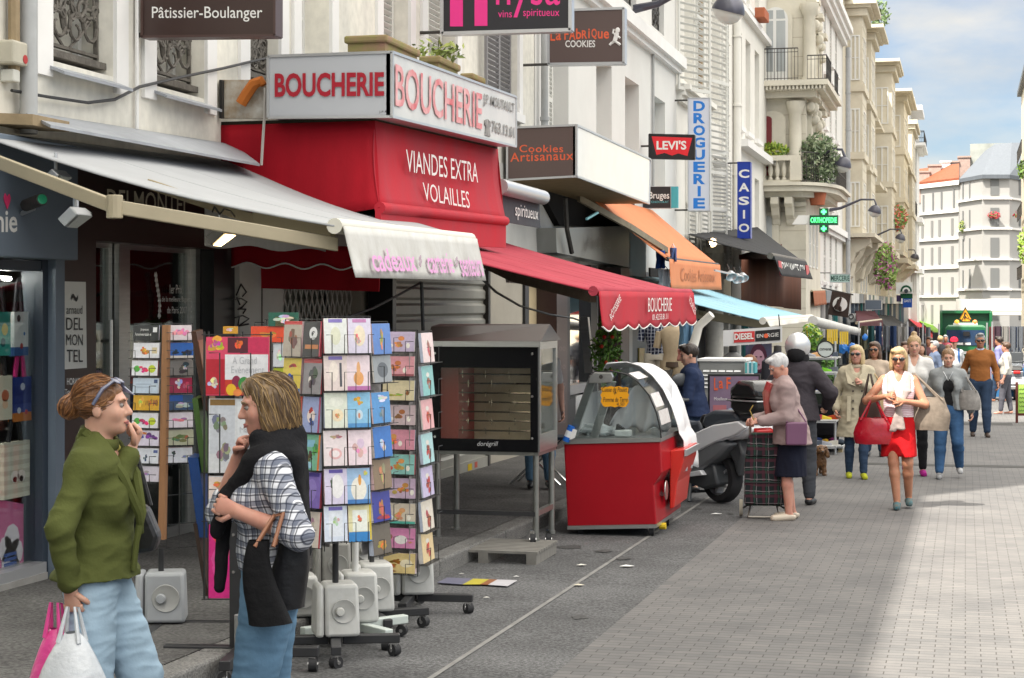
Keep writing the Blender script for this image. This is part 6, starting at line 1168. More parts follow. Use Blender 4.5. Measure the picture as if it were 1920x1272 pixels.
for i,(x0,y0,x1,y1,x2,y2,cc_,lab)in enumerate([(358,622,382,770,8,0,'4a3024','brown edged poster seen edge-on, topmost left of the wire stand'),(366,640,389,772,5,0,'7a5038','tan edged poster leaning beside the brown one'),(360,748,378,888,9,0,'44602c','green edged poster seen edge-on in the middle left of the wire stand'),(352,858,372,1008,16,0,'1c3f78','blue poster seen edge-on at the left of the wire stand'),(366,862,382,1008,5,0,'8a6a48','pale edged poster behind the blue one'),(362,982,384,1118,6,0,'3a2c24','dark edged poster at the lower left of the wire stand')]):
 mb=MB();mb.col=cc_;d=dP+.12;a,b=P(x0,y0,d),P(x1,y1,d);w_=x2*d/F*1.3
 mb.add([a,a+V((w_,0,0)),b+V((w_,0,0)),b]+[p+V((-.03,.16,.01))for p in(a,a+V((w_,0,0)),b+V((w_,0,0)),b)],[(0,3,2,1),(4,5,6,7),(0,1,5,4),(1,2,6,5),(2,3,7,6),(3,0,4,7)]);tag(mb.build('poster',m_card),lab,'poster','posters seen edge-on')
rK=thing('card_rack','half hidden card rack of bright paper crowns and toys behind the plaid shirt woman','rack',V((P(520,1000,11.2).x,P(520,1000,11.2).y,gz(11)+.13)),group='revolving card racks outside the gift shop')
wm=MB()
for x_ in(500,516,532):wm.tube([P(x_,600,11.2),P(x_,1060,11.2)],.005,4)
for y_ in(600,660,720,800):wm.tube([P(496,y_,11.2),P(540,y_,11.2)],.004,4)
wm.tube([P(478,618,11.2),P(478,605,11.2),P(495,605,11.2),P(495,618,11.2)],.004,4);wm.build('wire_frame',m_wire,rK);MB().cyl(P(518,1000,11.25),V((P(518,1000,11.25).x,P(518,1000,11.25).y,gz(11)+.02)),.02,n=10).build('pole',m_blkst,rK)
for(x0,y0,x1,y1,cc_,lab)in[(503,586,560,612,'1c5a44','dark green slate board with chalk writing behind the racks'),(516,594,552,612,'a88a58','kraft brown card in front of the green slate board'),(470,612,532,642,'d8481c','orange paper crown on top of the half hidden rack'),(418,612,446,626,'c8901c','ochre paper toy on top of the poster stand'),(512,644,533,688,'c8ccd0','pale card in the half hidden rack'),(512,690,534,726,'a8b828','lime green card in the half hidden rack')]:
 a,b=P(x0,y1,11.12),P(x1,y1,11.12);u=(b-a).normalized();card(lab,a,u,(b-a).length,(y1-y0)*11.12/F,V((u.y,-u.x,0)),cc_,[(.5,.5,.3,.3,'e8e0c8' if cc_!='d8481c' else 'e87828','s')])
m_stl=mat('worn steel tube',(.30,.30,.28),.35,.25,8,metal=.8);m_blkg=mat('black enamel',(.005,.005,.006),.16,spec=.18)
yF=14.4;pl=PY(yF);xL,xR=hit(808,700,pl).x,hit(1010,700,pl).x;zT,zB=hit(900,641,pl).z,hit(900,846,pl).z;yK=W(1043,xR);gr=gz(yF)+.012
RO=thing('rotisserie_oven','black glass fronted chicken rotisserie on a wheeled steel stand','oven',((xL+xR)/2,yF,gr))
wl_,wr_=hit(827,700,pl).x,hit(996,700,pl).x;wt,wb=hit(900,690,pl).z,hit(900,823,pl).z
f=MB();f.box(xL,wl_,yF-.03,yF,zB,zT);f.box(wr_,xR,yF-.03,yF,zB,zT);f.box(wl_,wr_,yF-.03,yF,wt,zT);f.box(wl_,wr_,yF-.03,yF,zB,wb);f.build('front_panel',m_blkg,RO)
MB().box(wl_,wr_,yF-.018,yF-.012,wb,wt).build('window_pane',glass('oven glass',(.88,.85,.78),.04),RO)
s_=MB();s_.box(xL,xL+.03,yF,yK,zB,zT);s_.box(xL+.03,xR-.03,yK-.03,yK,zB,zT);s_.box(xL,xR,yF,yK,zB-.03,zB-.001);s_.build('cabinet',m_stl,RO)
s_=MB();s_.box(xR-.02,xR+.01,yF+.001,yF+.05,zB,zT);s_.box(xR-.02,xR+.01,yK-.06,yK,zB,zT);s_.box(xR-.02,xR+.01,yF+.05,yK-.06,zT-.06,zT);s_.box(xR-.02,xR+.01,yF+.05,yK-.06,zB,zB+.14);s_.build('side_frame',m_steel,RO)
MB().box(xR-.01,xR-.004,yF+.05,yK-.06,zB+.14,zT-.06).build('side_pane',glass('oven side glass',(.85,.88,.88),.3),RO)
MB().box(xL+.03,xR-.03,yK-.045,yK-.031,zB+.02,zT-.02).build('inner_back',mat('greasy steel',(.80,.74,.60),.5,.4,3),RO);MB().box(xL+.03,wl_+.12,yF+.1,yK-.05,zB+.02,wt+.1).build('red_side_wall',mat('dim red wall',(.35,.05,.05),.5),RO)
sp=MB()
for k in range(7):
 z=wb+.06+(wt-wb)*k/7.5;sp.tube([(wl_-.02,yF+.12+.05*(k%2),z),(wr_+.02,yF+.12+.05*(k%2),z)],.008,5)
 for j in range(3):x_=wl_+.15+.2*j+.05*(k%2);sp.tube([(x_,yF+.12,z-.03),(x_,yF+.12,z+.03)],.005,4)
sp.build('spit',m_chrome,RO)
sc=MB()
for x_ in(xL+.045,xR-.045):
 for r_ in(663,742,820):sc.cyl((x_,yF-.03,hit(900,r_,pl).z),(x_,yF-.042,hit(900,r_,pl).z),.011,n=10)
sc.build('bolt',m_chrome,RO)
textpx('dorégrill',PY(yF-.031),895,828,934,839,flat('silver lettering',(.5,.5,.5)),RO,shear=.25)
rf=MB();z2=hit(900,613,pl).z;rf.add([(xL-.02,yF-.06,zT+.005),(xR+.03,yF-.06,zT+.005),(xR+.03,yK+.05,zT+.005),(xL-.02,yK+.05,zT+.005),(xL-.02,yF+.08,z2),(xR+.02,yF+(yK-yF)/2,z2+.02),(xL-.02,yF+(yK-yF)/2,z2+.02)],[(0,1,5,4),(1,2,5),(2,3,6,5),(3,0,4,6),(4,5,6),(0,3,2,1)]);rf.build('hood',mat('dark brown hood',(.035,.025,.022),.35),RO)
MB().box(xL-.02,xR+.03,yF-.07,yF-.03,zT-.04,zT+.004).build('steel_strip',m_steel,RO)
for x_,y_ in((xL+.05,yF+.03),(xR-.03,yF+.03),(xR-.03,yK-.05),(xL+.05,yK-.05)):
 l_=MB();l_.cyl((x_,y_,gr+.11),(x_,y_,zB-.03),.025,n=12);l_.cyl((x_,y_,gr+.10),(x_,y_,gr+.13),.032,n=12);l_.build('leg',m_stl,RO,smooth=True);w_=caster(RO,(x_-.02,y_-.03,gr+.07 if y_<yF+.1 and x_>xL+.2 else gr),.055,.3)
MB().box(xL+.05,xR-.03,yF+.005,yF+.05,hit(900,966,pl).z,hit(900,958,pl).z).build('cross_bar',m_blkst,RO);MB().box(xR-.05,xR-.01,yF+.05,yK-.07,hit(900,966,pl).z,hit(900,956,pl).z).build('cross_bar',m_stl,RO)
PT=thing('pallet','thin grey slatted pallet lying at the kerb under the rotisserie wheels','pallet',(-3.6,13.9,gz(14)))
o=hit(868,1060,GND);z_=gz(14)+.012;mb=MB()
for k in range(9):mb.obox((-4.1,13.78+k*.083,z_+.085),(.86,0,0),(0,.06,0),(0,0,.02))
mb.build('deck',mat('grey weathered wood',(.23,.22,.20),.85,.35,8,stretch=(1,8,1)),PT)
for x_ in(-4.06,-3.72,-3.33):MB().box(x_,x_+.08,13.78,14.5,z_,z_+.085).build('bearer',mat('grey weathered wood',None),PT)
CH=thing('folding_chair','folding stool with crossed chrome legs behind the rotisserie','chair',(-4.6,19.6,gz(19.6)+PAV));g=CH.location
for s_ in(0,.36):
 m_=MB();m_.tube([g+V((-.32,s_,0)),g+V((.22,s_,.5))],.014,6);m_.tube([g+V((.25,s_,0)),g+V((-.28,s_,.5))],.014,6);m_.build('leg',m_chrome,CH,smooth=True)
MB().box(g.x-.34,g.x+.3,g.y-.03,g.y+.4,g.z+.5,g.z+.53).build('seat',mat('dark blue seat',(.03,.045,.07),.6),CH)
m_redl2=mat('red laminate',(.37,.006,.014),.3,.2,1.5,spec=.28,coat=.08);m_redlit=mat('red plastic lit in colour',(.58,.03,.02),.32,coat=.2)  # second red is made brighter to paint the counter shelf as lit
yC0=15.92;pl=PY(yC0);yC1=17.35
CT_=thing('display_counter','red refrigerated display counter with curved glass on wheels in front of the butcher','counter',(-3.0,yC0,gz(16)))
def X(px,py=800):return hit(px,py,pl).x
def Zr(py):return hit(1150,py,pl).z
b=[(1057,834),(1238,826),(1241,884),(1226,908),(1231,982),(1064,990)]
MB().slab([(X(x),yC0,Zr(y))for x,y in b],(0,yC1-yC0,0)).build('cabinet',m_redl2,CT_,bevel=.012)
MB().slab([(X(x),yC0-.012,Zr(y))for x,y in((1055,835),(1240,827),(1239,820),(1058,826))],(0,yC1-yC0+.02,0)).build('steel_ledge',m_steel,CT_)
MB().slab([(X(x),yC0-.01,Zr(y))for x,y in((1064,989),(1231,981),(1231,988),(1064,996))],(0,yC1-yC0,0)).build('plinth',m_steel,CT_)
cur=[(1062,824),(1088,757),(1106,707),(1114,699),(1150,697),(1174,702),(1196,716),(1216,740),(1230,772),(1238,805),(1239,820)]
gp_=[(X(x),Zr(y))for x,y in cur]
MB().slab([(x,yC0+.01,z)for x,z in gp_],(0,.008,0)).build('end_glass',glass('counter glass',(.9,.94,.94),.08),CT_);MB().slab([(x,yC1-.02,z)for x,z in gp_],(0,.008,0)).build('end_glass',glass('counter glass',None),CT_)
cg=MB();top=gp_[3:]
for(xa,za),(xb,zb_)in zip(top,top[1:]):cg.quad((xa,yC0+.02,za),(xb,yC0+.02,zb_),(xb,yC1-.02,zb_),(xa,yC1-.02,za))
cg.build('curved_glass',glass('curved counter glass',(.9,.93,.94),.10),CT_,smooth=True)
for k_,(i0,i1,ya,yb)in enumerate(((2,3,.1,.62),(4,5,.06,.5),(5,6,.08,.6))):
 p0,p1=top[i0],top[i1];MB().slab([(p0[0]+.004,yC0+ya,p0[1]+.004),(p0[0]+.004,yC0+yb,p0[1]+.004),(p1[0]*.8+p0[0]*.2+.004,yC0+yb,p1[1]*.8+p0[1]*.2+.004),(p1[0]*.8+p0[0]*.2+.004,yC0+ya,p1[1]*.8+p0[1]*.2+.004)],(.003,0,.003)).build('sticker',mat('white sticker',(.7,.7,.68),.4,.5,24,c2=(.5,.44,.42)),CT_)
tr=MB();tr.tube([(x,yC0+.012,z)for x,z in gp_[2:]],.008,6);tr.build('glass_trim',m_blk,CT_,smooth=True)
fr=MB()
for x0,y0_,x1,y1_ in((1062,824,1104,704),(1104,822,1138,716)):
 a,c_=V((X(x0),yC0+.03,Zr(y0_))),V((X(x1),yC0+.03,Zr(y1_)));fr.obox(a,V((.075,0,0)),(0,.04,0),c_-a)
fr.slab([(X(x),yC0+.0,Zr(y))for x,y in((1103,720),(1106,706),(1114,699),(1146,699),(1150,708),(1146,718))],(0,.06,0));fr.build('glass_frame',m_steel,CT_,bevel=.006)
MB().cyl((X(1127),yC0-.012,Zr(707)),(X(1127),yC0+.01,Zr(707)),.018,n=12).build('hinge_screw',m_iron,CT_)
MB().box(X(1066),X(1236),yC0+.03,yC1-.03,Zr(826),Zr(821)).build('display_tray',m_steel,CT_)
MB().box(X(1075),X(1076)+.01,yC0+.1,yC1-.1,Zr(820),Zr(745)).build('rear_doors',mat('white plastic sheet',(.66,.66,.66),.5),CT_)
sh=MB();xr=X(1240)
sh.slab([(xr-.01,16.45,Zr(852)),(xr+.13,16.45,Zr(848)),(xr+.12,16.45,Zr(872)),(xr+.06,16.45,Zr(912)),(xr+.03,16.45,Zr(962)),(xr-.01,16.45,Zr(965))],(0,.8,0));sh.build('front_shelf',m_redlit,CT_,bevel=.012)
MB().slab([(xr+.131,16.42,Zr(850)),(xr+.15,16.42,Zr(850)),(xr+.15,16.42,Zr(862)),(xr+.131,16.42,Zr(862))],(0,.85,0)).build('shelf_edge',m_alu,CT_)
MB().lathe([(0,.006),(.085,.006),(.09,0)],(xr-.018,16.3,Zr(925)),(1,0,.0),20).build('round_badge',m_steel,CT_);textpx('élan',PX(xr-.008),1236,920,1247,930,m_blk,CT_)
for x_,y_ in((X(1085),yC0+.08),(X(1218),yC0+.08),(X(1218),yC1-.5),(X(1085),yC1-.5)):caster(CT_,(x_,y_,gz(y_)+.012),.06,.2)
for px in(1232,1240):pass
MB().cyl((X(1226),yC0+.3,gz(16.2)+.08),(X(1226)+.06,yC0+.3,gz(16.2)+.08),.03,n=10).build('brake_pedal',flat('yellow plastic','d8b820'),CT_)
t=thing('price_card','wavy edged orange price card with handwriting on the glass of the display counter','sign',(X(1152),yC0-.01,Zr(745)))
n=44;cx,cz,rw,rh=X(1153),Zr(744),(X(1180)-X(1126))/2,(Zr(724)-Zr(764))/2;pts=[]
for k in range(n):
 a=k*2*math.pi/n;ca,sa=math.cos(a),math.sin(a);s_=1/max(abs(ca),abs(sa))**.85;q=1+.05*math.sin(a*11);pts.append((cx+rw*ca*s_*q*.95,yC0-.01,cz+rh*sa*s_*q*.95))
MB().slab(pts,(0,.006,0)).build('card',flat('orange card','e8a020',.6),t)
for s_,x0,y0_,x1,y1_ in(('Cuisse de Poulet',1129,726,1176,735),('+',1150,734,1157,740),('Pomme de Terre',1131,745,1177,754),('4,50',1156,755,1171,762)):textpx(s_,PY(yC0-.011),x0,y0_,x1,y1_,m_blk,t,shear=.25)
dr=MB();prof=gp_[2:]+[(X(1241),Zr(850)),(X(1245),Zr(886))]
def fd(u,v):
 i=u*(len(prof)-1);k=min(int(i),len(prof)-2);q=i-k;x=prof[k][0]*(1-q)+prof[k+1][0]*q;z=prof[k][1]*(1-q)+prof[k+1][1]*q;cx_,cz_=X(1150),Zr(800);d=V((x-cx_,0,z-cz_)).normalized();o_=.035+.018*math.sin(u*9+v*5)+.016*math.sin(v*17+u*4)+(.05*u if u>.8 else 0)
 return V((x,16.62+v*.78-.08*math.sin(u*5),z))+d*o_
dr.grid(fd,30,14);tag(dr.build('sheet_cover',mat('white cloth',(.74,.74,.75),.85,.06,5,.2,12),smooth=True,thick=.004),'white cloth draped over the far half of the display counter','cloth')
dr=MB();dr.grid(lambda u,v:V((X(1110)+(X(1232)-X(1110))*u,16.75+.05*math.sin(u*14+v*3),Zr(818)+(.05+.42*math.sin(min(1,u*1.15)*math.pi*.62))*(1-v)+.03*math.sin(u*20))),24,8);tag(dr.build('inner_cloth',mat('white cloth',None),smooth=True,thick=.004),'pale cloth hanging inside the glass of the display counter','cloth')
for i,(px,py,s_,lab)in enumerate([(1112,812,.10,'crumpled clear plastic bag inside the display counter'),(1135,816,.07,'small crumpled bag in the middle of the display counter'),(1085,810,.07,'white plastic wrap at the left end of the display counter')]):
 c=V((X(px),yC0+.2+.08*i,Zr(py)));mb=MB();mb.ball((0,0,0),(s_*1.5,s_*.8,s_*.7),14,9)
 mb.v=[tuple(V(v_)*(1+.35*mnoise.noise(V(v_)*22+c))+c)for v_ in mb.v];tag(mb.build('plastic_bag',mat('crinkled plastic',(.6,.62,.62),.2,.3,12,.5,30)),lab,'bag')
t=thing('scale_tray','small white tray with a black device inside the display counter','tray',(X(1165),yC0+.12,Zr(820)));MB().box(X(1150),X(1178),yC0+.05,yC0+.2,Zr(820),Zr(808)).build('tray',m_cw,t,bevel=.008);MB().slab([(X(1150),yC0+.1,Zr(808)),(X(1166),yC0+.1,Zr(806)),(X(1152),yC0+.1,Zr(797))],(0,.08,0)).build('device',m_blk,t)
t=thing('spray_can','blue and white roll clipped to the left corner of the display counter','bottle',(X(1066),yC0-.03,Zr(830)));a=V((X(1062),yC0-.03,Zr(829)));b_=V((X(1073),yC0-.03,Zr(800)));mb=MB()
for u0,u1,cc_ in((0,.3,'2868c0'),(.3,.7,'e0e4e8'),(.7,1,'2868c0')):mb.col=cc_;mb.cyl(a.lerp(b_,u0),a.lerp(b_,u1),.032,n=12)
mb.build('roll',paint(),t);MB().slab([(X(1070),yC0-.05,Zr(826)),(X(1080),yC0-.05,Zr(822)),(X(1084),yC0-.05,Zr(808)),(X(1074),yC0-.05,Zr(804))],(0,.01,0)).build('label',m_cw,t)
plant('hanging_plant','climbing green plant with small red flowers behind the display counter',hit(1137,655,PY(19.2)),(.17,.2,.42),520,.035,['6a9a30','5a8a28','7aaa40','4a7020'],stems=8)
hpl=bpy.data.objects['hanging_plant']
for px,py in((1133,632),(1148,632),(1136,680),(1155,679),(1128,650),(1146,697)):fl=MB();fl.col=random.choice(['c8402c','d85a3a','c03030']);fl.ball(hit(px,py,PY(19.0)),.022,8,5);fl.build('flower',paint(),hpl)
m_silver=mat('silver paint',(.82,.84,.86),.25,.05,3,metal=.1,coat=.6);m_dk=mat('dark grey plastic',(.06,.065,.07),.4,.1,6);m_seat=mat('blue grey vinyl',(.055,.065,.08),.42,.15,12,.1,60);m_seatb=mat('black vinyl',(.012,.012,.013),.5,.1,12,.1,60)
g0=G(1354,946);SCO=thing('scooter','silver and dark grey maxi scooter with black top box parked behind the display counter','scooter',(g0.x,g0.y,gz(g0.y)+.018),math.atan2(.66,-.75))
def prof(name,pts,w_,m,y0=0,bev=.03,taper=0,par=None):
 mb=MB();n=len(pts);mid=[(x,y0-w_/2,z)for x,z in pts];cx=sum(p[0]for p in pts)/n;cz=sum(p[1]for p in pts)/n
 L=[[(cx+(x-cx)*s_,y0+w_*k,cz+(z-cz)*s_)for x,z in pts]for k,s_ in((-.5,1-taper),(-.3,1),(.3,1),(.5,1-taper))]
 vs=[p for l in L for p in l];fs=[tuple(range(n-1,-1,-1)),tuple(range(3*n,4*n))]+[(r*n+i,r*n+(i+1)%n,(r+1)*n+(i+1)%n,(r+1)*n+i)for r in range(3)for i in range(n)]
 return mb.add(vs,fs).build(name,m,par or SCO,local=True,smooth=True,bevel=bev)
def wheel(x,r,w_,par):
 t_=MB();t_.lathe([(r*.68,-w_/2),(r*.92,-w_/2),(r,-w_*.25),(r,w_*.25),(r*.92,w_/2),(r*.68,w_/2)],(x,0,r),(0,1,0),28);o=t_.build('wheel',m_rub,par,local=True,smooth=True)
 h=MB();h.lathe([(r*.7,-w_*.45),(r*.62,-w_*.3),(r*.62,w_*.3),(r*.7,w_*.45)],(x,0,r),(0,1,0),24);h.cyl((x,-w_*.6,r),(x,w_*.6,r),r*.2,n=14)
 for k in range(5):a=k*1.2566;h.obox((x-.02,-w_*.3,r),(math.cos(a)*r*.64,0,math.sin(a)*r*.64),(.04,0,.0),(0,w_*.6,0))
 q=h.build('rim',m_alu,None);q.parent=o;return o
wheel(0,.27,.15,SCO);wheel(1.45,.27,.12,SCO)
prof('engine_cover',[(-.12,.2),(.1,.14),(.55,.22),(.55,.42),(.2,.46),(-.05,.42)],.3,m_dk,.02)
prof('lower_fairing',[(-.38,.66),(-.12,.7),(.2,.57),(.55,.48),(1.12,.48),(1.14,.24),(.55,.24),(.12,.34),(-.18,.5)],.43,mat('graphite plastic',(.17,.18,.19),.3,.1,6),taper=.06)
for s_ in(-1,1):prof('side_panel',[(-.62,.84),(-.5,.90),(-.1,.84),(.3,.70),(.6,.60),(1.1,.56),(1.1,.48),(.55,.47),(.15,.54),(-.15,.66),(-.45,.75)],.08,m_silver,y0=s_*.19,bev=.02)
prof('floor_trim',[(.05,.30),(.55,.22),(1.1,.22),(1.1,.25),(.55,.26),(.1,.35)],.46,m_silver,bev=.008)
prof('rear_seat',[(-.46,.90),(-.40,1.0),(-.05,.99),(.08,.94),(.14,.82),(.0,.78),(-.2,.86)],.38,m_seat,bev=.04);prof('backrest_pad',[(.04,.78),(.06,.93),(.16,.94),(.24,.78)],.32,m_seatb,bev=.03);prof('front_seat',[(.10,.76),(.16,.87),(.5,.82),(.85,.85),(.92,.74),(.5,.66),(.2,.68)],.38,m_seat,bev=.04)
prof('front_shield',[(1.05,.3),(1.02,.62),(1.12,.98),(1.25,1.1),(1.5,.82),(1.5,.6),(1.35,.5)],.46,m_silver,taper=.12);prof('front_fender',[(1.2,.45),(1.35,.58),(1.55,.56),(1.72,.42),(1.7,.38),(1.45,.5)],.16,m_silver)
MB().slab([(1.15,-.2,1.08),(1.15,.2,1.08),(1.0,.16,1.38),(1.0,-.16,1.38)],(.006,0,0)).build('windscreen',glass('smoked screen',(.4,.42,.45),.1),SCO,local=True)
hb=MB();hb.tube([(1.0,-.38,1.04),(1.05,-.2,1.02),(1.1,0,.98),(1.05,.2,1.02),(1.0,.38,1.04)],.018,8);hb.build('handlebar',m_dk,SCO,local=True,smooth=True)
for s_ in(-1,1):
 lv=MB();lv.tube([(1.04,s_*.22,1.06),(1.02,s_*.44,1.05)],.008,5);lv.build('brake_lever',m_chrome,SCO,local=True)
 mi=MB();mi.tube([(1.08,s_*.22,1.04),(1.12,s_*.3,1.2)],.01,5);mi.ball((1.12,s_*.36,1.26),(.035,.13,.075),14,8);mi.build('mirror',m_dk,SCO,local=True,smooth=True)
prof('top_box',[(-.78,1.02),(-.80,1.12),(-.38,1.12),(-.36,1.04),(-.44,.98),(-.70,.98)],.46,m_seatb,bev=.03,taper=.06);prof('box_lid',[(-.80,1.125),(-.79,1.26),(-.7,1.32),(-.48,1.32),(-.36,1.24),(-.35,1.125)],.48,mat('gloss black plastic',(.015,.015,.016),.16,spec=.6),bev=.045,taper=.1);prof('box_pad',[(-.36,1.08),(-.37,1.26),(-.32,1.24),(-.31,1.08)],.34,m_seatb,bev=.02);prof('box_trim',[(-.81,1.105),(-.81,1.12),(-.35,1.12),(-.35,1.105)],.485,m_alu,bev=.004)
prof('luggage_rack',[(-.7,.95),(-.7,.97),(-.3,.97),(-.2,.9),(-.25,.88)],.3,m_dk,bev=.008);prof('tail_panel',[(-.64,.80),(-.6,.88),(-.4,.9),(-.1,.84),(.1,.74),(-.3,.68),(-.5,.72)],.34,m_silver);prof('tail_light',[(-.66,.74),(-.68,.81),(-.6,.84),(-.56,.78)],.24,mat('red lens',(.45,.02,.02),.15),bev=.015);prof('rear_fender',[(-.35,.3),(-.45,.55),(-.38,.7),(-.2,.72),(-.2,.56),(-.3,.45)],.22,m_dk)
MB().cyl((-.15,-.2,.28),(.5,-.17,.25),.065,.05,n=14).build('exhaust',m_alu,SCO,local=True,smooth=True)
cs=MB();cs.tube([(.35,-.14,.22),(.28,-.22,.0)],.02,6);cs.tube([(.35,.14,.22),(.28,.22,.0)],.02,6);cs.tube([(.28,-.14,.1),(.28,.14,.1)],.016,6);cs.build('centre_stand',m_dk,SCO,local=True)
gT=G(1432,975);TR=thing('shopping_trolley','tartan wheeled shopping trolley held by the white haired woman','trolley',(gT.x,gT.y,gz(gT.y)+.018),.12);h_=.85
tart=stripes('dark tartan','1c2224',[('x',.115,.03,0,'4a2430',.7),('x',.115,.007,.055,'9a9294',.55),('z',.115,.03,0,'4c2832',.7),('z',.115,.007,.055,'9a9294',.55),('x',.115,.014,.08,'2a4a3c',.6),('z',.115,.014,.08,'2a4a3c',.6)],.8)
bg_=MB();L=[(.17,.10,.13),(.19,.14,.15),(.19,.14,.5),(.16,.12,.72),(.145,.10,.80),(.12,.08,.83)]
vs=[]
for a,d_,z in L:vs+=[(-a,-d_,z),(a,-d_,z),(a,d_,z),(-a,d_,z)]
bg_.add(vs,[(4*i+j,4*i+(j+1)%4,4*i+4+(j+1)%4,4*i+4+j)for i in range(5)for j in range(4)]+[(3,2,1,0),(20,21,22,23)]);bg_.build('bag',tart,TR,local=True,smooth=True,bevel=.025)
MB().slab([(-.155,-.125,.76),(.15,-.12,.76),(.15,-.145,.62),(-.16,-.15,.62)],(0,-.012,0)).build('flap',tart,TR,local=True,bevel=.01);MB().box(-.19,.19,-.15,-.142,.355,.365).build('pocket_edge',m_blk,TR,local=True)
f_=MB();f_.tube([(-.14,.13,.1),(-.13,.13,.9),(-.11,.10,.98),(.11,.10,.98),(.13,.13,.9),(.14,.13,.1)],.014,8);f_.tube([(-.15,-.1,.02),(-.12,.1,.14),(.12,.1,.14),(.15,-.1,.02),(-.15,-.1,.02)],.012,6);f_.build('frame',mat('grey brown tube',(.24,.22,.19),.4,metal=.4),TR,local=True,smooth=True)
for s_ in(-1,1):
 w_=MB();w_.lathe([(.05,-.016),(.082,-.016),(.085,0),(.082,.016),(.05,.016)],(s_*.22,.1,.085),(1,0,0),22);w_.cyl((s_*.22-.014,.1,.085),(s_*.22+.014,.1,.085),.052,n=16);w_.build('wheel',mat('ivory rubber',(.42,.39,.31),.6),TR,local=True,smooth=True)
 MB().tube([(s_*.2,.1,.085),(s_*.13,.12,.13)],.01,5).build('axle',m_blk,TR,local=True)
def mannequin(label,px,py,d,top,bot,beltc=None,legs='long'):
 c=P(px,py,d);t=thing('mannequin',label,'mannequin',c,group='dressed mannequins outside the clothing shop');s_=1.0
 def ring(z,a,b,dy=0):return[(c.x+a*math.cos(k*.5236),c.y+b*math.sin(k*.5236)+dy,c.z+z)for k in range(12)]
 def loft(rings,nm,m):
  mb=MB();vs=[p for r_ in rings for p in r_];mb.add(vs,[(i*12+j,i*12+(j+1)%12,i*12+12+(j+1)%12,i*12+12+j)for i in range(len(rings)-1)for j in range(12)]+[tuple(range(11,-1,-1)),tuple(range(len(rings)*12-12,len(rings)*12))]);return mb.build(nm,m,t,smooth=True)
 loft([ring(-.22,.15,.11),ring(-.1,.13,.10),ring(.05,.16,.12),ring(.2,.19,.11),ring(.26,.12,.08),ring(.29,.05,.05)],'top',top)
 loft([ring(.27,.045,.045),ring(.36,.042,.042),ring(.37,.0,.0)],'neck',m_cw)
 for q in(-1,1):
  mb=MB();e=-.95 if legs=='long' else-.52;mb.tube([(c.x+q*.075,c.y,c.z-.2),(c.x+q*.09,c.y-.02,c.z-.5),(c.x+q*.08,c.y,c.z+e)],[.105,.085 if legs=='long' else.1,.06 if legs=='long' else.1],10);mb.build('trouser_leg',bot,t,smooth=True)
  mb=MB();mb.tube([(c.x+q*.18,c.y,c.z+.2),(c.x+q*.23,c.y,c.z-.02)],[.06,.05],8);mb.build('sleeve',top,t,smooth=True)
 loft([ring(-.28,.17,.125),ring(-.21,.16,.12)],'waistband',mat('brown belt',(.06,.035,.02),.5)if beltc else bot);MB().cyl((c.x,c.y,gz(c.y)),(c.x,c.y,c.z-.3),.02,n=8).build('stand_pole',m_chrome,t)
mk=mat('khaki cotton',(.42,.33,.22),.9,.15,9,.2,30);mw=mat('off white cotton',(.58,.54,.46),.9,.12,8,.2,30)
mannequin('mannequin in a navy dotted top and cream trousers at the left of the clothing shop',1231,637,25.5,stripes('navy dots','1a2036',[('x',.05,.014,0,'c8ccd8',.5),('z',.05,.014,0,'c8ccd8',.35)]),mw);mannequin('mannequin in a belted khaki playsuit beside the man in navy',1262,650,25.0,mk,mk,1,'short')
for i,(px,py,w_,h_,cc_,lab)in enumerate([(1286,596,22,60,'5a7a94','blue denim garment hanging beside the butcher valance'),(1283,655,22,22,'c88a80','salmon garment hanging under the blue denim'),(1238,470,14,34,'2a4a8c','blue garment hanging beside the orange awning'),(1245,505,18,40,'d8dae0','white shirt hanging beside the orange awning'),(1296,640,8,50,'b0b4b8','pale grey garment at the end of the hanging rail'),(1262,465,10,26,'50608a','slate blue garment high beside the orange awning')]):
 c=P(px,py,24 if i not in(2,3,5)else 30.5);k=(24 if i not in(2,3,5)else 30.5)/F;t=thing('hanging_garment',lab,'clothing',c,group='garments on hangers');mb=MB();mb.col=cc_
 mb.grid(lambda u,v:c+V((k*w_*(u-.5)*(1+.25*v),.05*math.sin(u*9+v*2),-k*h_*v)),10,6);mb.build('cloth',paint('garment',.9),t,smooth=True,thick=.03);MB().tube([c+V((-k*w_*.4,0,0)),c+V((0,0,.07)),c+V((k*w_*.4,0,0))],.008,5).build('hanger',m_chrome,t)
c=P(1303,597,23);tag(MB().tube([c+V((-.02,0,-.35)),c+V((.05,0,-.1)),c+V((.22,-.05,.05))],[.06,.055,.05],10).build('display_form',mat('pale mannequin',(.62,.60,.55),.5),smooth=True),'bare white display arm sticking out right of the red valance','mannequin')
c=P(1362,690,22.5);t=thing('cold_cabinet','grey metal cabinet with rows of louvres behind the scooter','cabinet',V((c.x,c.y,gz(c.y))));a,b=P(1309,690,22.5),P(1397,690,22.5);zt=P(1350,678,22.5).z
MB().box(a.x,b.x,c.y,c.y+.7,gz(c.y),zt).build('casing',mat('grey metal',(.33,.335,.32),.45,.12,3,metal=.3),t,bevel=.01);lv=MB()
for r_ in range(5):
 for k in range(5):x_=a.x+.05+k*(b.x-a.x-.08)/5;z_=zt-.11-r_*.05;lv.slab([(x_,c.y-.002,z_),(x_+.08,c.y-.002,z_),(x_+.08,c.y-.018,z_-.02),(x_,c.y-.018,z_-.02)],(0,.004,.004))
lv.build('louvre',m_alu,t);MB().box(a.x-.02,b.x+.02,c.y-.02,c.y+.72,zt+.001,zt+.03).build('top',m_trim,t)
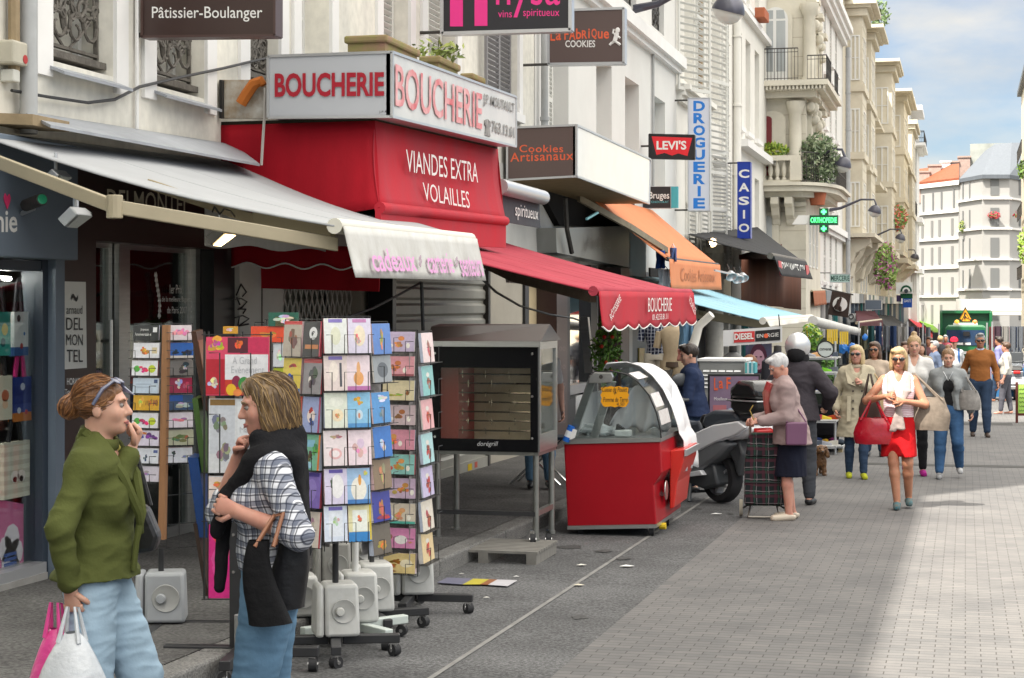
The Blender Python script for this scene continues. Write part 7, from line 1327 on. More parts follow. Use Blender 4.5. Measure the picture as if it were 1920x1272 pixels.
t=thing('paper_bundle','bundle of turquoise printed packets on the corner of the grey cabinet','packets',P(1406,700,22.2));mb=MB();a=P(1397,700,22.2)
for k,cc_ in enumerate(['5ab0b0','c8dce0','4a98a8','a8ccd0','58a8b0']):mb.col=cc_;mb.box(a.x+k*.025,a.x+k*.025+.023,a.y,a.y+.25,a.z,a.z+.125+.01*(k%2))
mb.build('packets',paint(),t)
pl=PY(20.6);t=thing('advert_board','purple framed cookie advert board with coral lettering behind the scooter','sign',hit(1370,790,pl));MB().slab([hit(x,y,pl)for x,y in((1327,800),(1425,800),(1425,702),(1327,702))],(0,.05,0)).build('board',m_black,t);MB().slab([hit(x,y,PY(20.595))for x,y in((1331,796),(1422,796),(1422,706),(1331,706))],(0,.004,0)).build('sheet',mat('mauve print',(.17,.11,.18),.4,.3,2,c2=(.26,.19,.27)),t)
pl=PY(20.59);textpx('L',pl,1339,709,1346,732,m_orl,t,bold=.02);textpx('a',pl,1348,714,1356,729,m_orl,t,bold=.02);textpx('F',pl,1362,708,1370,730,m_orl,t,bold=.02);textpx('Moelleux.',pl,1339,745,1365,751,m_cw,t);MB().slab([hit(x,y,pl)for x,y in((1337,780),(1362,780),(1362,760),(1337,760))],(0,.003,0)).build('picture',flat('dusty pink','b06a70'),t);MB().slab([hit(x,y,pl)for x,y in((1366,786),(1405,786),(1405,766),(1366,766))],(0,.003,0)).build('picture',flat('pale blue','9ab0c8'),t)
pl=PY(24.0);t=thing('hanging_banner','white banner with a red panel and a black panel hanging under the blue awning','sign',hit(1410,648,pl));MB().slab([hit(x,y,pl)for x,y in((1356,650),(1466,642),(1466,612),(1356,620))],(0,.03,0)).build('panel',flat('banner white','d4d4d4'),t);MB().slab([hit(x,y,PY(23.99))for x,y in((1376,643),(1415,641),(1415,621),(1376,623))],(0,.004,0)).build('red_panel',flat('banner red','c83838'),t);MB().slab([hit(x,y,PY(23.99))for x,y in((1416,641),(1463,638),(1463,617),(1416,621))],(0,.004,0)).build('black_panel',m_black,t)
pl=PY(23.98);textpx('DIESEL',pl,1377,626,1413,638,m_cw,t,y0r=624,y1r=636,bold=.03);textpx('EN  RGIE',pl,1419,627,1460,634,m_cw,t,y0r=624,y1r=631);c=hit(1436.5,630,pl);MB().cyl(c,c-V((0,.004,0)),.03,n=14).build('orange_dot',m_orl,t)
MB().tube([hit(1462,612,pl),hit(1460,590,pl)],.01,4).build('cord',m_blk,t)
pl=PY(25.0);t=thing('face_poster','dark poster with a violet toned face under the banner','poster',hit(1428,700,pl));MB().slab([hit(x,y,pl)for x,y in((1398,702),(1447,700),(1447,644),(1398,648))],(0,.02,0)).build('sheet',mat('violet print',(.07,.07,.14),.5,.5,4,c2=(.02,.02,.03)),t)
mb=MB();mb.col='7a4a6a';c=hit(1422,672,PY(24.98))
for(dx,dz,rx,rz_,cc_,dy)in[(0,0,.12,.2,'4a2838',0),(0,-.02,.085,.14,'b08898',-.004),(-.03,.02,.018,.008,'301820',-.008),(.035,.02,.018,.008,'301820',-.008),(0,-.09,.025,.008,'7a3848',-.008)]:mb.col=cc_;mb.quad(*[c+V((dx+rx*math.cos(a),dy,dz+rz_*math.sin(a)))for a in[k*.4488 for k in range(14)]])
mb.build('face_print',paint(),t)
for px,py,lab,hair in((1374,672,'black headless bust form in a dark top behind the grey cabinet',0),(1458,672,'dark striped bust form beside the face poster',0)):
 c=P(px,py,24.2);t=thing('bust_form',lab,'mannequin',c);MB().lathe([(.05,.16),(.055,.08),(.12,.03),(.21,-.04),(.22,-.3),(.17,-.5),(0,-.5)],c,(0,0,1),16).build('torso',m_black if px<1400 else mat('charcoal knit',(.06,.06,.075),.9),t,smooth=True);MB().lathe([(.0,.18),(.052,.165),(.055,.1)],c,(0,0,1),14).build('neck_cap',m_iron,t,smooth=True)
c=P(1406,683,23.8);t=thing('wig_head','copper haired display head behind the packets','mannequin',c);MB().ball(c,(.11,.13,.13),14,10).build('hair',mat('copper hair',(.20,.07,.02),.5,.4,20,stretch=(8,8,1)),t,smooth=True);MB().cyl(c-V((0,0,.3)),c,.05,n=10).build('neck',m_cw,t)
ST_=thing('shoe_stall','market stall table with racks of shoes behind the helmeted man','stall',P(1520,760,27));
for r_,y_ in enumerate((672,700,735,790,838)):
 a,b=P(1492,y_,26.8),P(1568,y_,26.8);MB().box(a.x,b.x,a.y,a.y+.5,a.z-.02,a.z).build('shelf',m_alu,ST_)
for x_ in(1494,1566):a=P(x_,640,26.8);MB().cyl((a.x,a.y,gz(a.y)),a,.018,n=8).build('upright',m_alu,ST_)
a,b=P(1490,645,27.4),P(1570,645,27.4);MB().box(a.x,b.x,a.y+.5,a.y+.55,gz(a.y),1.35).build('backdrop',mat('stall backdrop',(.06,.075,.06),.9,.6,4),ST_)
sc_=['8ad840','9a9ca4','3a4a78','70747c','c8c4b8','2a2a30','d8a878','b03048','40485a','8a6a90','d8c040','30343c','505866','a8401c']
nm={'8ad840':'lime green','9a9ca4':'light grey','3a4a78':'navy','70747c':'grey','c8c4b8':'cream','2a2a30':'black','d8a878':'tan','b03048':'crimson','40485a':'slate','8a6a90':'mauve','d8c040':'yellow','30343c':'charcoal','505866':'steel blue','a8401c':'rust'}
rw=['top','second','third','fourth','lowest'];used=set()
for r_,y_ in enumerate((672,700,735,790,838)):
 for k in range(5):
  cc_=sc_[(r_*5+k*3)%len(sc_)]if not(r_==0 and k<2)else '8ad840'
  if(r_,cc_)in used:cc_=[q for q in sc_ if(r_,q)not in used][0]
  used.add((r_,cc_))
  c=P(1498+k*15,y_-.5,26.75);mb=MB();mb.col=cc_;s_=1 if k%2 else-1
  mb.add([(c.x+s_*x_,c.y+y2,c.z+z_)for x_,y2,z_ in[(-.1,0,.022),(.13,0,.022),(.13,.09,.022),(-.1,.09,.022),(-.1,.01,.09),(-.02,.015,.085),(-.02,.075,.085),(-.1,.08,.09),(.12,.02,.05),(.12,.07,.05)]],[(0,1,8,5,4),(3,7,6,9,2),(1,2,9,8),(0,4,7,3),(5,8,9,6),(4,5,6,7),(0,3,2,1)]);mb.col='e4e4e0';mb.box(c.x-.135,c.x+.135,c.y-.003,c.y+.093,c.z,c.z+.022)
  ob=mb.build('shoe',paint('shoe',.6));tag(ob,f'{nm[cc_]} shoe on the {rw[r_]} shelf of the market stall','shoe','shoes on the market stall')
c=P(1548,655,26.4);t=thing('round_sign','round white shoe brand sign with dark rim on the market stall','sign',c);MB().lathe([(0,.02),(.11,.02),(.11,0),(0,0)],c,(0,-1,0),28).build('disc',flat('pale disc','c4ccc8'),t);MB().lathe([(.108,.025),(.125,.025),(.125,-.005),(.108,-.005)],c,(0,-1,0),28).build('rim',m_black,t);text('converse',c+V((-.085,-.022,-.02)),V((.17,.0,0)),V((0,0,.035)),m_blk,t,bold=.01)
k_=27.2/F
for i,(px,y0_,y1_,n,lab)in enumerate([(1513,612,640,1,'single yellow packet hanging left of the stall plant'),(1560,618,645,5,'row of five yellow packets hanging over the shoe stall'),(1582,622,646,4,'row of four yellow packets hanging beside the blue bags')]):
 t=thing('hanging_packets',lab,'packets',P(px,y0_,27.2),group='yellow packets hung on the stall');
 for k in range(n):a=P(px-n*1.9+k*4.2,y1_,27.2);MB().box(a.x,a.x+k_*3.3,a.y,a.y+.03,a.z,a.z+k_*(y1_-y0_)).build('packet',flat('yellow packet','d8b83a'),t)
plant('stall_plant','leafy green plant with yellow tips hanging in the shoe stall',P(1521,632,27.3),(.16,.2,.2),300,.045,['5a8a2c','7aa83a','a8b83c','44701f']);plant('stall_shrub','green shrub under the round sign of the shoe stall',P(1556,690,27.5),(.12,.2,.25),220,.045,['4a7a2c','5a8a30','38601c'])
for px,py,lab in((1580,652,'left bright blue plastic bag hanging over the stall'),(1598,654,'right bright blue plastic bag hanging over the stall'),(1622,632,'small blue plastic bag hanging farther along the stall row')):
 c=P(px,py,28.5);mb=MB();s_=.085 if px<1610 else.045;mb.ball((0,0,0),(s_,s_*.6,s_*1.2),14,9);mb.v=[tuple(V((v_[0]*(1-.5*max(0,v_[2]/s_)),v_[1],v_[2]))*(1+.3*mnoise.noise(V(v_)*20+c))+c)for v_ in mb.v]
 tag(mb.build('plastic_bag',mat('blue plastic',(.03,.2,.62),.35,.2,10,.4,30)),lab,'bag','blue plastic bags on the stalls')
t=thing('merchandise_cart','black cart piled with bags beside the trench coat woman','cart',G(1548,850));g=G(1548,850);k_=depth(g)/F
MB().box(g.x-.2,g.x+.2,g.y,g.y+.4,g.z+.25,g.z+.72).build('bin',mat('black canvas bag',(.02,.02,.025),.8,.3,6),t,bevel=.03);text('Sport',(g.x-.08,g.y-.004,g.z+.5),(.16,0,0),(0,0,.05),m_cw,t,shear=.3)
for k,cc_ in enumerate(['7a2840','2a3a68','b89028','5a2048','38404a']):mb=MB();mb.col=cc_;mb.ball((g.x-.22+k*.11,g.y-.02,g.z+.17+.02*(k%2)),(.075,.1,.05),10,6);mb.build('bundle',paint('garment',.9),t,smooth=True)
MB().box(g.x-.26,g.x+.26,g.y-.05,g.y+.42,g.z+.08,g.z+.11).build('shelf',m_alu,t)
for x_ in(-.22,.22):MB().box(g.x+x_-.03,g.x+x_+.03,g.y,g.y+.06,g.z+.012,g.z+.08).build('foot',mat('pale wood foot',(.45,.36,.2),.8),t)
m_tg=mat('truck green',(.012,.13,.045),.35,.12,2,coat=.4);m_tgd=mat('truck dark green',(.008,.08,.035),.4)
yT=80.0;pl=PY(yT)
def TX(px):return hit(px,600,pl).x
def TZ(py):return hit(1811,py,pl).z
TK=thing('garbage_truck','green garbage truck with roadworks triangles on its roof at the end of the street','truck',(TX(1811),yT,gz(yT)))
cab=[(1768,690),(1853,690),(1853,640),(1848,614),(1844,610),(1778,610),(1773,614),(1768,640)]
MB().slab([(TX(x),yT,TZ(y))for x,y in cab],(0,1.9,0)).build('cab',m_tg,TK,bevel=.08)
MB().slab([(TX(x),yT-.03,TZ(y))for x,y in((1773,648),(1848,648),(1846,619),(1775,619))],(0,.025,0)).build('windscreen',mat('truck windscreen',(.02,.05,.11),.05,.3,.6,spec=.9),TK)
bd=MB();bd.box(TX(1761),TX(1861),yT+2.1,yT+7,.1,TZ(583));bd.build('hopper_body',m_tgd,TK)
for xa,xb in((1761,1766),(1856,1862)):MB().box(TX(xa),TX(xb),yT+1.9,yT+2.5,.1,TZ(585)).build('body_post',m_tg,TK,bevel=.03)
MB().box(TX(1766),TX(1856),yT+1.9,yT+2.4,TZ(588),TZ(584)).build('body_rail',m_tg,TK)
for py0,py1,s_ in((577,600,1),(588,602,.9)):
 c=V((TX(1810 if py0<580 else 1811),yT+(1.2 if py0<580 else.7),TZ((py0+py1)/2)));h=(TZ(py0)-TZ(py1))/2*(1 if py0<580 else 1.2);w_=h*1.05
 tri=MB();tri.slab([c+V((-w_,0,-h)),c+V((w_,0,-h)),c+V((0,0,h))],(0,.03,0));tri.build('warning_triangle',flat('warning amber','d89a20'),TK);e=MB();e.tube([c+V((-w_,-.01,-h)),c+V((w_,-.01,-h)),c+V((0,-.01,h))],.03,5,close=True);e.build('triangle_border',m_black,TK)
 fgm=MB();fgm.tube([c+V((-.02,-.02,.05)),c+V((-.06,-.02,-h*.55))],.03,4);fgm.tube([c+V((-.02,-.02,.0)),c+V((.1,-.02,-h*.4))],.02,4);fgm.build('worker_symbol',m_black,TK)
lb=MB();lb.box(TX(1787),TX(1833),yT+.3,yT+.6,TZ(610),TZ(606));lb.build('light_bar',m_cw,TK)
for px,c_,nm_ in((1794,(.9,.45,.05),'lit amber beacon'),(1828,(.8,.2,.05),'lit red beacon')):MB().ball((TX(px),yT+.35,TZ(604)),(.1,.1,.09)).build('beacon',mat(nm_,c_,.3,emit=.5),TK)
for px in(1754,1864):MB().box(TX(px)-.12,TX(px)+.12,yT+.1,yT+.25,TZ(648),TZ(624)).build('mirror',m_black,TK);
MB().box(TX(1806),TX(1818),yT-.1,yT+.1,TZ(630),TZ(622)).build('camera_pod',m_black,TK);MB().box(TX(1769),TX(1852),yT-.06,yT+.1,TZ(690),TZ(668)).build('bumper',m_tgd,TK)
for px,cc_ in((1800,'d83838'),(1806,'e8e8e4'),(1812,'d83838'),(1818,'e8e8e4')):m_=MB();m_.col=cc_;m_.box(TX(px),TX(px+6),yT-.075,yT-.06,TZ(664),TZ(659));m_.build('hazard_stripe',paint(),TK)
for px in(1776,1842):MB().cyl((TX(px)-.15,yT+.8,gz(yT)+.5),(TX(px)+.15,yT+.8,gz(yT)+.5),.48,n=20).build('wheel',m_rub,TK)
for xx,px_ in((1795,1),(1806,2)):MB().box(TX(xx),TX(xx+14),yT-.045,yT-.032,TZ(647),TZ(643)).build('paper_sheet',m_cw,TK)
def moto(label,px,py,col,sc=1.0,rz=1.57):
 g=G(px,py);t=thing('motorcycle',label,'motorcycle',(g.x,g.y,g.z+.018),rz,group='motorcycles parked along the right side')
 def pf(nm,pts,w_,m):return prof(nm,pts,w_,m,bev=.02,par=t)
 wheel(0,.3,.16,t);wheel(1.4,.3,.12,t)
 pf('body',[(-.3,.62),(-.35,.78),(.2,.8),(.6,.95),(1.0,.95),(1.1,.7),(.7,.45),(.2,.42)],.34,mat('moto paint '+col,col,.25,coat=.5,metal=.3));pf('seat',[(-.3,.8),(-.25,.9),(.3,.86),(.55,.92),(.5,.8)],.28,m_seatb);pf('engine',[(.3,.2),(.95,.2),(1.0,.5),(.4,.5)],.3,m_dk)
 pf('tail_light',[(-.4,.7),(-.41,.78),(-.34,.8),(-.33,.72)],.18,mat('red lens',None));pf('screen',[(1.1,.9),(1.15,1.25),(1.2,1.25),(1.25,.9)],.4,m_dk);pf('pannier',[(-.3,.42),(-.32,.62),(.1,.62),(.1,.42)],.62,m_silver);pf('exhaust',[(-.4,.3),(-.4,.4),(.4,.34),(.4,.26)],.5,m_chrome)
 MB().tube([(1.0,-.38,1.02),(1.05,0,.98),(1.0,.38,1.02)],.02,6).build('handlebar',m_dk,t,local=True)
 for s_ in(-1,1):MB().ball((1.05,s_*.34,1.2),(.03,.09,.06)).build('mirror',m_dk,t,local=True)
moto('silver motorcycle with red tail light parked at the right edge of the street',1906,752,'9aa0a8');moto('dark motorcycle parked beyond the silver one at the right edge',1905,728,'24282c');moto('green motorcycle beyond the dark one at the right edge',1900,712,'2a8a4a')
g=G(1915,795);k_=depth(g)/F;t=thing('menu_board','lime green menu board in a dark frame at the right edge of the street','sign',(g.x,g.y,g.z));pl=PY(g.y);a,b=hit(1909,775,pl),hit(1936,722,pl)
MB().box(a.x,b.x,g.y,g.y+.03,a.z,b.z).build('sheet',flat('lime sheet','a8d060'),t);f=MB();f.box(a.x-.05,a.x,g.y-.02,g.y+.05,gz(g.y),b.z+.05);f.box(b.x,b.x+.05,g.y-.02,g.y+.05,gz(g.y),b.z+.05);f.box(a.x,b.x,g.y-.02,g.y+.05,a.z-.05,a.z-.002);f.build('frame',mat('dark red frame',(.10,.03,.025),.6),t)
for k in range(6):textpx('lunch menu'[k:],pl,1911,727+k*8,1926,731+k*8,flat('green pen','3a6a28'),t,y0r=726+k*8,y1r=730+k*8)if 0 else MB().tube([hit(1911+i*1.5,730+k*8+1.5*math.sin(i*2.1+k),PY(g.y-.005))for i in range(9)],.006,4).build('scribble',flat('green pen','3a6a28'),t)
rng=random.Random(11)
for i,(px,y_,cc_,lab)in enumerate([(1655,50,'8a86a8','market stall with lilac cloth behind the tan sweater woman'),(1690,58,'6a7a5a','market stall with hanging clothes behind the red skirt woman'),(1725,66,'50485a','market stall with dark clothes near the truck'),(1893,56,'8a8ab0','market stall with purple and blue clothes at the right side'),(1908,50,'3a70a0','market stall with blue and green goods at the right edge')]):
 p=hit(px,640,PY(y_));t=thing('market_stall',lab,'stall',(p.x,y_,gz(y_)),group='market stalls down the street');w_=1.3
 MB().box(p.x-w_/2,p.x+w_/2,y_,y_+1,gz(y_)+.1,gz(y_)+.85).build('table',mat('stall cloth '+cc_,cc_,.9,.3,4),t)
 for s_ in(-1,1):MB().cyl((p.x+s_*w_/2,y_+.2,gz(y_)),(p.x+s_*w_/2,y_+.2,gz(y_)+2.1),.025,n=8).build('post',m_alu,t)
 for k in range(5):
  mb=MB();mb.col=rng.choice(['4a3a44','2a3a58','4a4a62','686c72','20262e','2a4a3a','6a3a3a','5a5a48','8a8884','28484a']);x_=p.x-w_*.45+k*w_*.15;z_=gz(y_)+2.0;mb.grid(lambda u,v:(x_+.16*u,y_+.15+.06*math.sin(u*7),z_-(.5+.3*rng.random())*v-.02),5,2);mb.build('garment',paint('garment',.9),t,thick=.02)
def nets(Fd,org,h):
 """surface of the zero level of a sampled field"""
 s_=Fd<0;c8=[(i,j,k)for i in(0,1)for j in(0,1)for k in(0,1)];n=np.array(Fd.shape)-1
 cnt=sum(s_[i:i+n[0],j:j+n[1],k:k+n[2]].astype(np.int8)for i,j,k in c8);ids=np.argwhere((cnt>0)&(cnt<8));pos=np.zeros((len(ids),3));num=np.zeros(len(ids))
 val={c:Fd[ids[:,0]+c[0],ids[:,1]+c[1],ids[:,2]+c[2]]for c in c8}
 for a in c8:
  for ax in range(3):
   if a[ax]==0:
    b=list(a);b[ax]=1;va,vb=val[a],val[tuple(b)];m=(va<0)!=(vb<0);t=va[m]/(va[m]-vb[m]);p=np.tile(np.array(a,float),(m.sum(),1));p[:,ax]+=t;pos[m]+=p;num[m]+=1
 vs=(ids+pos/num[:,None])*h+org;ix=-np.ones(tuple(n),int);ix[ids[:,0],ids[:,1],ids[:,2]]=np.arange(len(ids));fs=[]
 for ax in range(3):
  u,v=(ax+1)%3,(ax+2)%3;sl=[slice(1,-1)]*3;sl[ax]=slice(0,-1);s0=s_[tuple(sl)];sl[ax]=slice(1,None);s1=s_[tuple(sl)]
  for flip,m in((0,s0&~s1),(1,~s0&s1)):
   e=np.argwhere(m)+1;e[:,ax]-=1;q=[]
   for du,dv in((0,0),(-1,0),(-1,-1),(0,-1)):w_=e.copy();w_[:,u]+=du;w_[:,v]+=dv;q.append(ix[w_[:,0],w_[:,1],w_[:,2]])
   q=np.stack(q if not flip else q[::-1],1);fs.append(q[(q>=0).all(1)])
 return vs,np.concatenate(fs)
def sdf(prims,h):
 """blend of round cones 'c', ellipsoids 'e', oval trunks 't'; leading '-' carves; 'p' cuts by a plane"""
 lo,hi=np.full(3,9e9),np.full(3,-9e9);bb=[]
 for p in prims:
  k=p[0].lstrip('-')
  if k=='c':P_=np.array([p[1],p[2]]);r=max(p[3],p[4])
  elif k=='e':P_=np.array([p[1]]);r=max(p[2])
  elif k=='t':P_=np.array([p[1],p[2]]);r=max(*p[3],*p[4])
  else:bb.append(None);continue
  a,b=P_.min(0)-r,P_.max(0)+r;bb.append((a,b))
  if p[0][0]!='-':lo=np.minimum(lo,a);hi=np.maximum(hi,b)
 lo-=3*h;n=np.ceil((hi-lo)/h).astype(int)+4;Fd=np.full(tuple(n),.5);ax=[lo[i]+h*np.arange(n[i])for i in range(3)]
 for p,b in zip(prims,bb):
  if b is None:i0,i1=np.zeros(3,int),n
  else:k=p[-1]if not isinstance(p[-1],Matrix)else p[-2];i0=np.clip(((b[0]-k-3*h-lo)/h).astype(int),0,n);i1=np.clip(((b[1]+k+3*h-lo)/h).astype(int)+1,0,n)
  if(i1<=i0).any():continue
  sl=tuple(slice(i0[i],i1[i])for i in range(3));X_,Y_,Z_=np.meshgrid(*[ax[i][sl[i]]for i in range(3)],indexing='ij',sparse=False);q=np.stack([X_,Y_,Z_],-1);f=Fd[sl];kd=p[0].lstrip('-')
  if kd=='p':Fd[sl]=np.maximum(f,(q-np.array(p[1]))@np.array(p[2]));continue
  if kd=='e':
   d=q-np.array(p[1]);k=p[3]
   if len(p)>4:d=d@np.array(p[4]);
   r=np.array(p[2]);k0=np.linalg.norm(d/r,axis=-1);k1=np.linalg.norm(d/r**2,axis=-1)+1e-9;D=k0*(k0-1)/k1
  else:
   a,b_=np.array(p[1],float),np.array(p[2],float);ab=b_-a;t=np.clip(((q-a)@ab)/(ab@ab+1e-12),0,1);d=q-a-t[...,None]*ab
   if kd=='c':D=np.linalg.norm(d,axis=-1)-(p[3]+(p[4]-p[3])*t);k=p[5]
   else:
    L=np.array(p[5]);k=p[6];w_=p[3][0]+(p[4][0]-p[3][0])*t;e=p[3][1]+(p[4][1]-p[3][1])*t;dl=d@L;dr=np.linalg.norm(d-dl[...,None]*L,axis=-1);k0=np.sqrt((dl/w_)**2+(dr/e)**2);k1=np.sqrt((dl/w_**2)**2+(dr/e**2)**2)+1e-9;D=k0*(k0-1)/k1;D=np.where(k0<1e-6,-e,D)
  if p[0][0]=='-':hh=np.clip(.5-.5*(f+D)/k,0,1);Fd[sl]=f+(-D-f)*hh+k*hh*(1-hh)
  else:hh=np.clip(.5+.5*(f-D)/k,0,1);Fd[sl]=f+(D-f)*hh-k*hh*(1-hh)
 return nets(Fd,lo,h)
def sobj(name,prims,h,m,par,fold=0,fs=9,extra=None,fold_ax=(1,1,1)):
 vs,fcs=sdf(prims,h);me=bpy.data.meshes.new(name)
 if fold:
  e1=vs[fcs[:,2]]-vs[fcs[:,0]];e2=vs[fcs[:,3]]-vs[fcs[:,1]];fn=np.cross(e1,e2);vn=np.zeros_like(vs)
  for i in range(4):np.add.at(vn,fcs[:,i],fn)
  vn/=np.linalg.norm(vn,axis=1)[:,None]+1e-12;s0=V(par.location)*.37
  fq=V(fold_ax)*fs;am=np.array([.6*mnoise.noise(V(p)*fq+s0)+1.1*(.22-abs(mnoise.noise(V(p)*fq*1.5+s0*3)))for p in vs]);vs=vs+vn*(am*fold)[:,None]
 vv=vs.tolist();ff=fcs.tolist()
 if extra:b=len(vv);vv+=extra.v;ff+=[[i+b for i in f]for f in extra.f]
 me.from_pydata(vv,[],ff);me.polygons.foreach_set('use_smooth',[True]*len(me.polygons));me.materials.append(m);me.update();o=bpy.data.objects.new(name,me);COL.objects.link(o);o.parent=par;return o
def ik(a,tgt,l1,l2,pole):
 a,tgt=V(a),V(tgt);d=tgt-a;L=min(d.length,(l1+l2)*.999);u=d.normalized();x=(l1*l1-l2*l2+L*L)/(2*L);y=math.sqrt(max(0,l1*l1-x*x));pl_=V(pole)-u*V(pole).dot(u);return a+u*x+pl_.normalized()*y,a+u*L
def hand(mb,w_,d,n,s_,curl,side,spread=.0,hold=0):
 """palm normal n, finger direction d, thumb towards side*(d x n)"""
 d=d.normalized();n=(n-d*n.dot(d)).normalized();b=d.cross(n)*side;pr=[('t',w_-d*.01,w_+d*.075*s_,(.026*s_,.017*s_),(.038*s_,.014*s_),b,.012)]
 for k,(o,L)in enumerate(((.030,.070),(.010,.078),(-.011,.072),(-.030,.056))):
  p=w_+d*.078*s_+b*o*s_;dr=(d+b*o*spread*6).normalized();pts=[p-d*.02*s_];a=0
  for j,q in enumerate((.45,.32,.25)):pts.append(p);a+=curl*(1.0,1.15,.8)[j]*(1+.06*k);p=p+(dr*math.cos(a)+n*math.sin(a))*L*q*s_
  pts.append(p);mb.tube(pts,[.0095*s_,.0095*s_,.0088*s_,.0078*s_,.0055*s_],7)
 p=w_+d*.022*s_+b*.026*s_;td=(d*.75+b*.7+n*.25).normalized();t2=(d*.8+b*.1+n*(.3+.5*curl)).normalized();mb.tube([p-td*.01,p+td*.035*s_,p+td*.035*s_+t2*.03*s_,p+td*.035*s_+t2*.052*s_],[.012*s_,.011*s_,.0095*s_,.006*s_],7)
 return pr
SK={'fair':mat('fair skin',(.56,.335,.245),.5,.12,14,spec=.35,c2=(.50,.265,.19)),'pink':mat('rosy skin',(.55,.30,.225),.5,.15,12,spec=.35,c2=(.47,.215,.16)),'tan':mat('sunned skin',(.42,.20,.12),.48,.12,12,spec=.35,c2=(.36,.16,.095))}
for m_ in SK.values():
 b_=m_.node_tree.nodes['Principled BSDF'];b_.inputs['Subsurface Weight'].default_value=.2;b_.inputs['Subsurface Scale'].default_value=.012;b_.inputs['Subsurface Radius'].default_value=(1,.35,.2)
def hairmat(nm,c,c2):return mat('hair '+nm,c,.42,.9,26,.5,60,c2=c2,stretch=(1,1,.22))
def cloth(nm,c,**k):return mat('cloth '+nm,c,.92,k.pop('noise',.14),k.pop('scale',7),k.pop('bump',.22),k.pop('bs',26),spec=.2,**k)
def person(label,x,y,rz,H,vox,sk='fair',bulk=1.0,lean=0,yaw=0,pitch=0,feet=((-.1,.0),(.1,.0)),hands=None,curl=(.5,.5),palm=None,woman=True,top=None,sleeve=1.0,hem=.92,leg=None,leg_w=1.0,legcut=.06,skirt=None,coat=None,shoe=None,hair=None,hairm=None,poles=None,vneck=None,glasses=False,fold=.006,z=None,lift=(0,0),face=True,sleeve_w=1.0,headk=1.0,csl=.96,armk=1.0):
 s=H/1.68;t=thing('person',label,'person',(x,y,(gz(y)if z is None else z)+.018),rz);la=R(lean);c_,s_=math.cos(la),math.sin(la);B=bulk
 def T(px,py,pz):dz=pz-.92;return V((px*s,(py*c_+dz*s_ if dz>0 else py)*s,((.92+dz*c_-py*s_*.5)if dz>0 else pz)*s))
 X_=V((1,0,0));nk,ch,wa,hp=T(0,-.015,1.40),T(0,0,1.24),T(0,0,1.03),T(0,-.01,.88);sh=[T(-.152*(B+1)/2,-.01,1.33),T(.152*(B+1)/2,-.01,1.33)];hj=[T(-.085*B,0,.86),T(.085*B,0,.86)]
 an=[V((f[0]*s,f[1]*s,(.085+lift[i])*s))for i,f in enumerate(feet)];kn=[ik(hj[i],an[i],.396*s,.386*s,(0,1,0))for i in(0,1)];kn,an=[k[0]for k in kn],[k[1]for k in kn]
 hands=hands or((-.24,.02,.82),(.24,.02,.82));poles=poles or((-.4,-1,-.2),(.4,-1,-.2));ew=[ik(sh[i],V(hands[i])*s,.285*s*armk,.255*s*armk,poles[i])for i in(0,1)];el,wr=[e[0]for e in ew],[e[1]for e in ew]
 def torso(i,z0=None,bw=1.0):
  q=[('t',hp,wa,((.165*B+i)*s,(.115*B+i)*s),((.128*B+i)*s,(.098*B+i)*s),X_,.05*s),('t',wa,ch,((.128*B+i)*s,(.098*B+i)*s),((.15*B+i)*s,(.105*B+i)*s),X_,.05*s),('t',ch,T(0,-.01,1.34),((.15*B+i)*s,(.105*B+i)*s),((.125+i)*s,(.07+i)*s),X_,.05*s),('c',sh[0],sh[1],(.046+i*(1 if sleeve or coat else.2))*s,(.046+i*(1 if sleeve or coat else.2))*s,.05*s),('c',nk,nk-V((0,0,.06*s)),(.055+i*.6)*s,(.075+i)*s,.07*s)]
  if woman:q+=[('e',T(sx*.075*B,.085*B,1.19),((.062*B+i)*s,(.052*B+i)*s,(.066*B+i)*s),.04*s)for sx in(-1,1)]
  elif B>1.08:q.append(('e',T(0,.06,1.04),((.15*B+i)*s,(.1*B+i)*s,(.15+i)*s),.06*s))
  return q
 def arm(k,i,f0=0,f1=1.0,w_=1.0):
  a,e,w2=sh[k],el[k],wr[k];q=[];f1*=2;r0,r1,r2=(.05*(B+1)/2*w_+i)*s,(.041*(B+1)/2*w_+i)*s,(.026*w_+i)*s
  q.append(('c',a,a.lerp(e,min(1,f1)),r0,r0+(r1-r0)*min(1,f1),.03*s))
  if f1>1:q.append(('c',e,e.lerp(w2,f1-1),r1,r1+(r2-r1)*(f1-1),.02*s))
  return q
 def legp(k,i,f=1.0,w_=1.0):
  h_,n_,a=hj[k],kn[k],an[k];q=[('c',h_,n_,(.088*B*w_+i)*s,(.06*w_+i)*s,.03*s)];e=n_.lerp(a,f);q.append(('c',n_,n_.lerp(e,.3),(.056*w_+i)*s,(.058*w_+i)*s,.02*s));q.append(('c',n_.lerp(e,.3),e,(.058*w_+i)*s,(.04*w_+i)*s,.02*s));return q
 hs=s*headk;M=Matrix.Rotation(R(yaw),3,'Z')@Matrix.Rotation(-R(pitch)-la*.6,3,'X');hc=nk+V((0,.018*s+.03*s*math.sin(R(pitch)),.155*s));hp_=lambda a,b,c:hc+M@(V((a,b,c))*hs);mm=[list(r_)for r_ in M];Mx=Matrix(mm)
 def he(c,r_,k,neg=''):return(neg+'e',hp_(*c),tuple(q*hs for q in r_),k*hs,Mx)
 pr=torso(-.012)+[('c',nk-V((0,0,.03*s)),hp_(0,-.02,-.06),.052*s,.05*s,.02*s)]
 for k in(0,1):pr+=arm(k,0)+legp(k,-.004,1,min(1,leg_w))
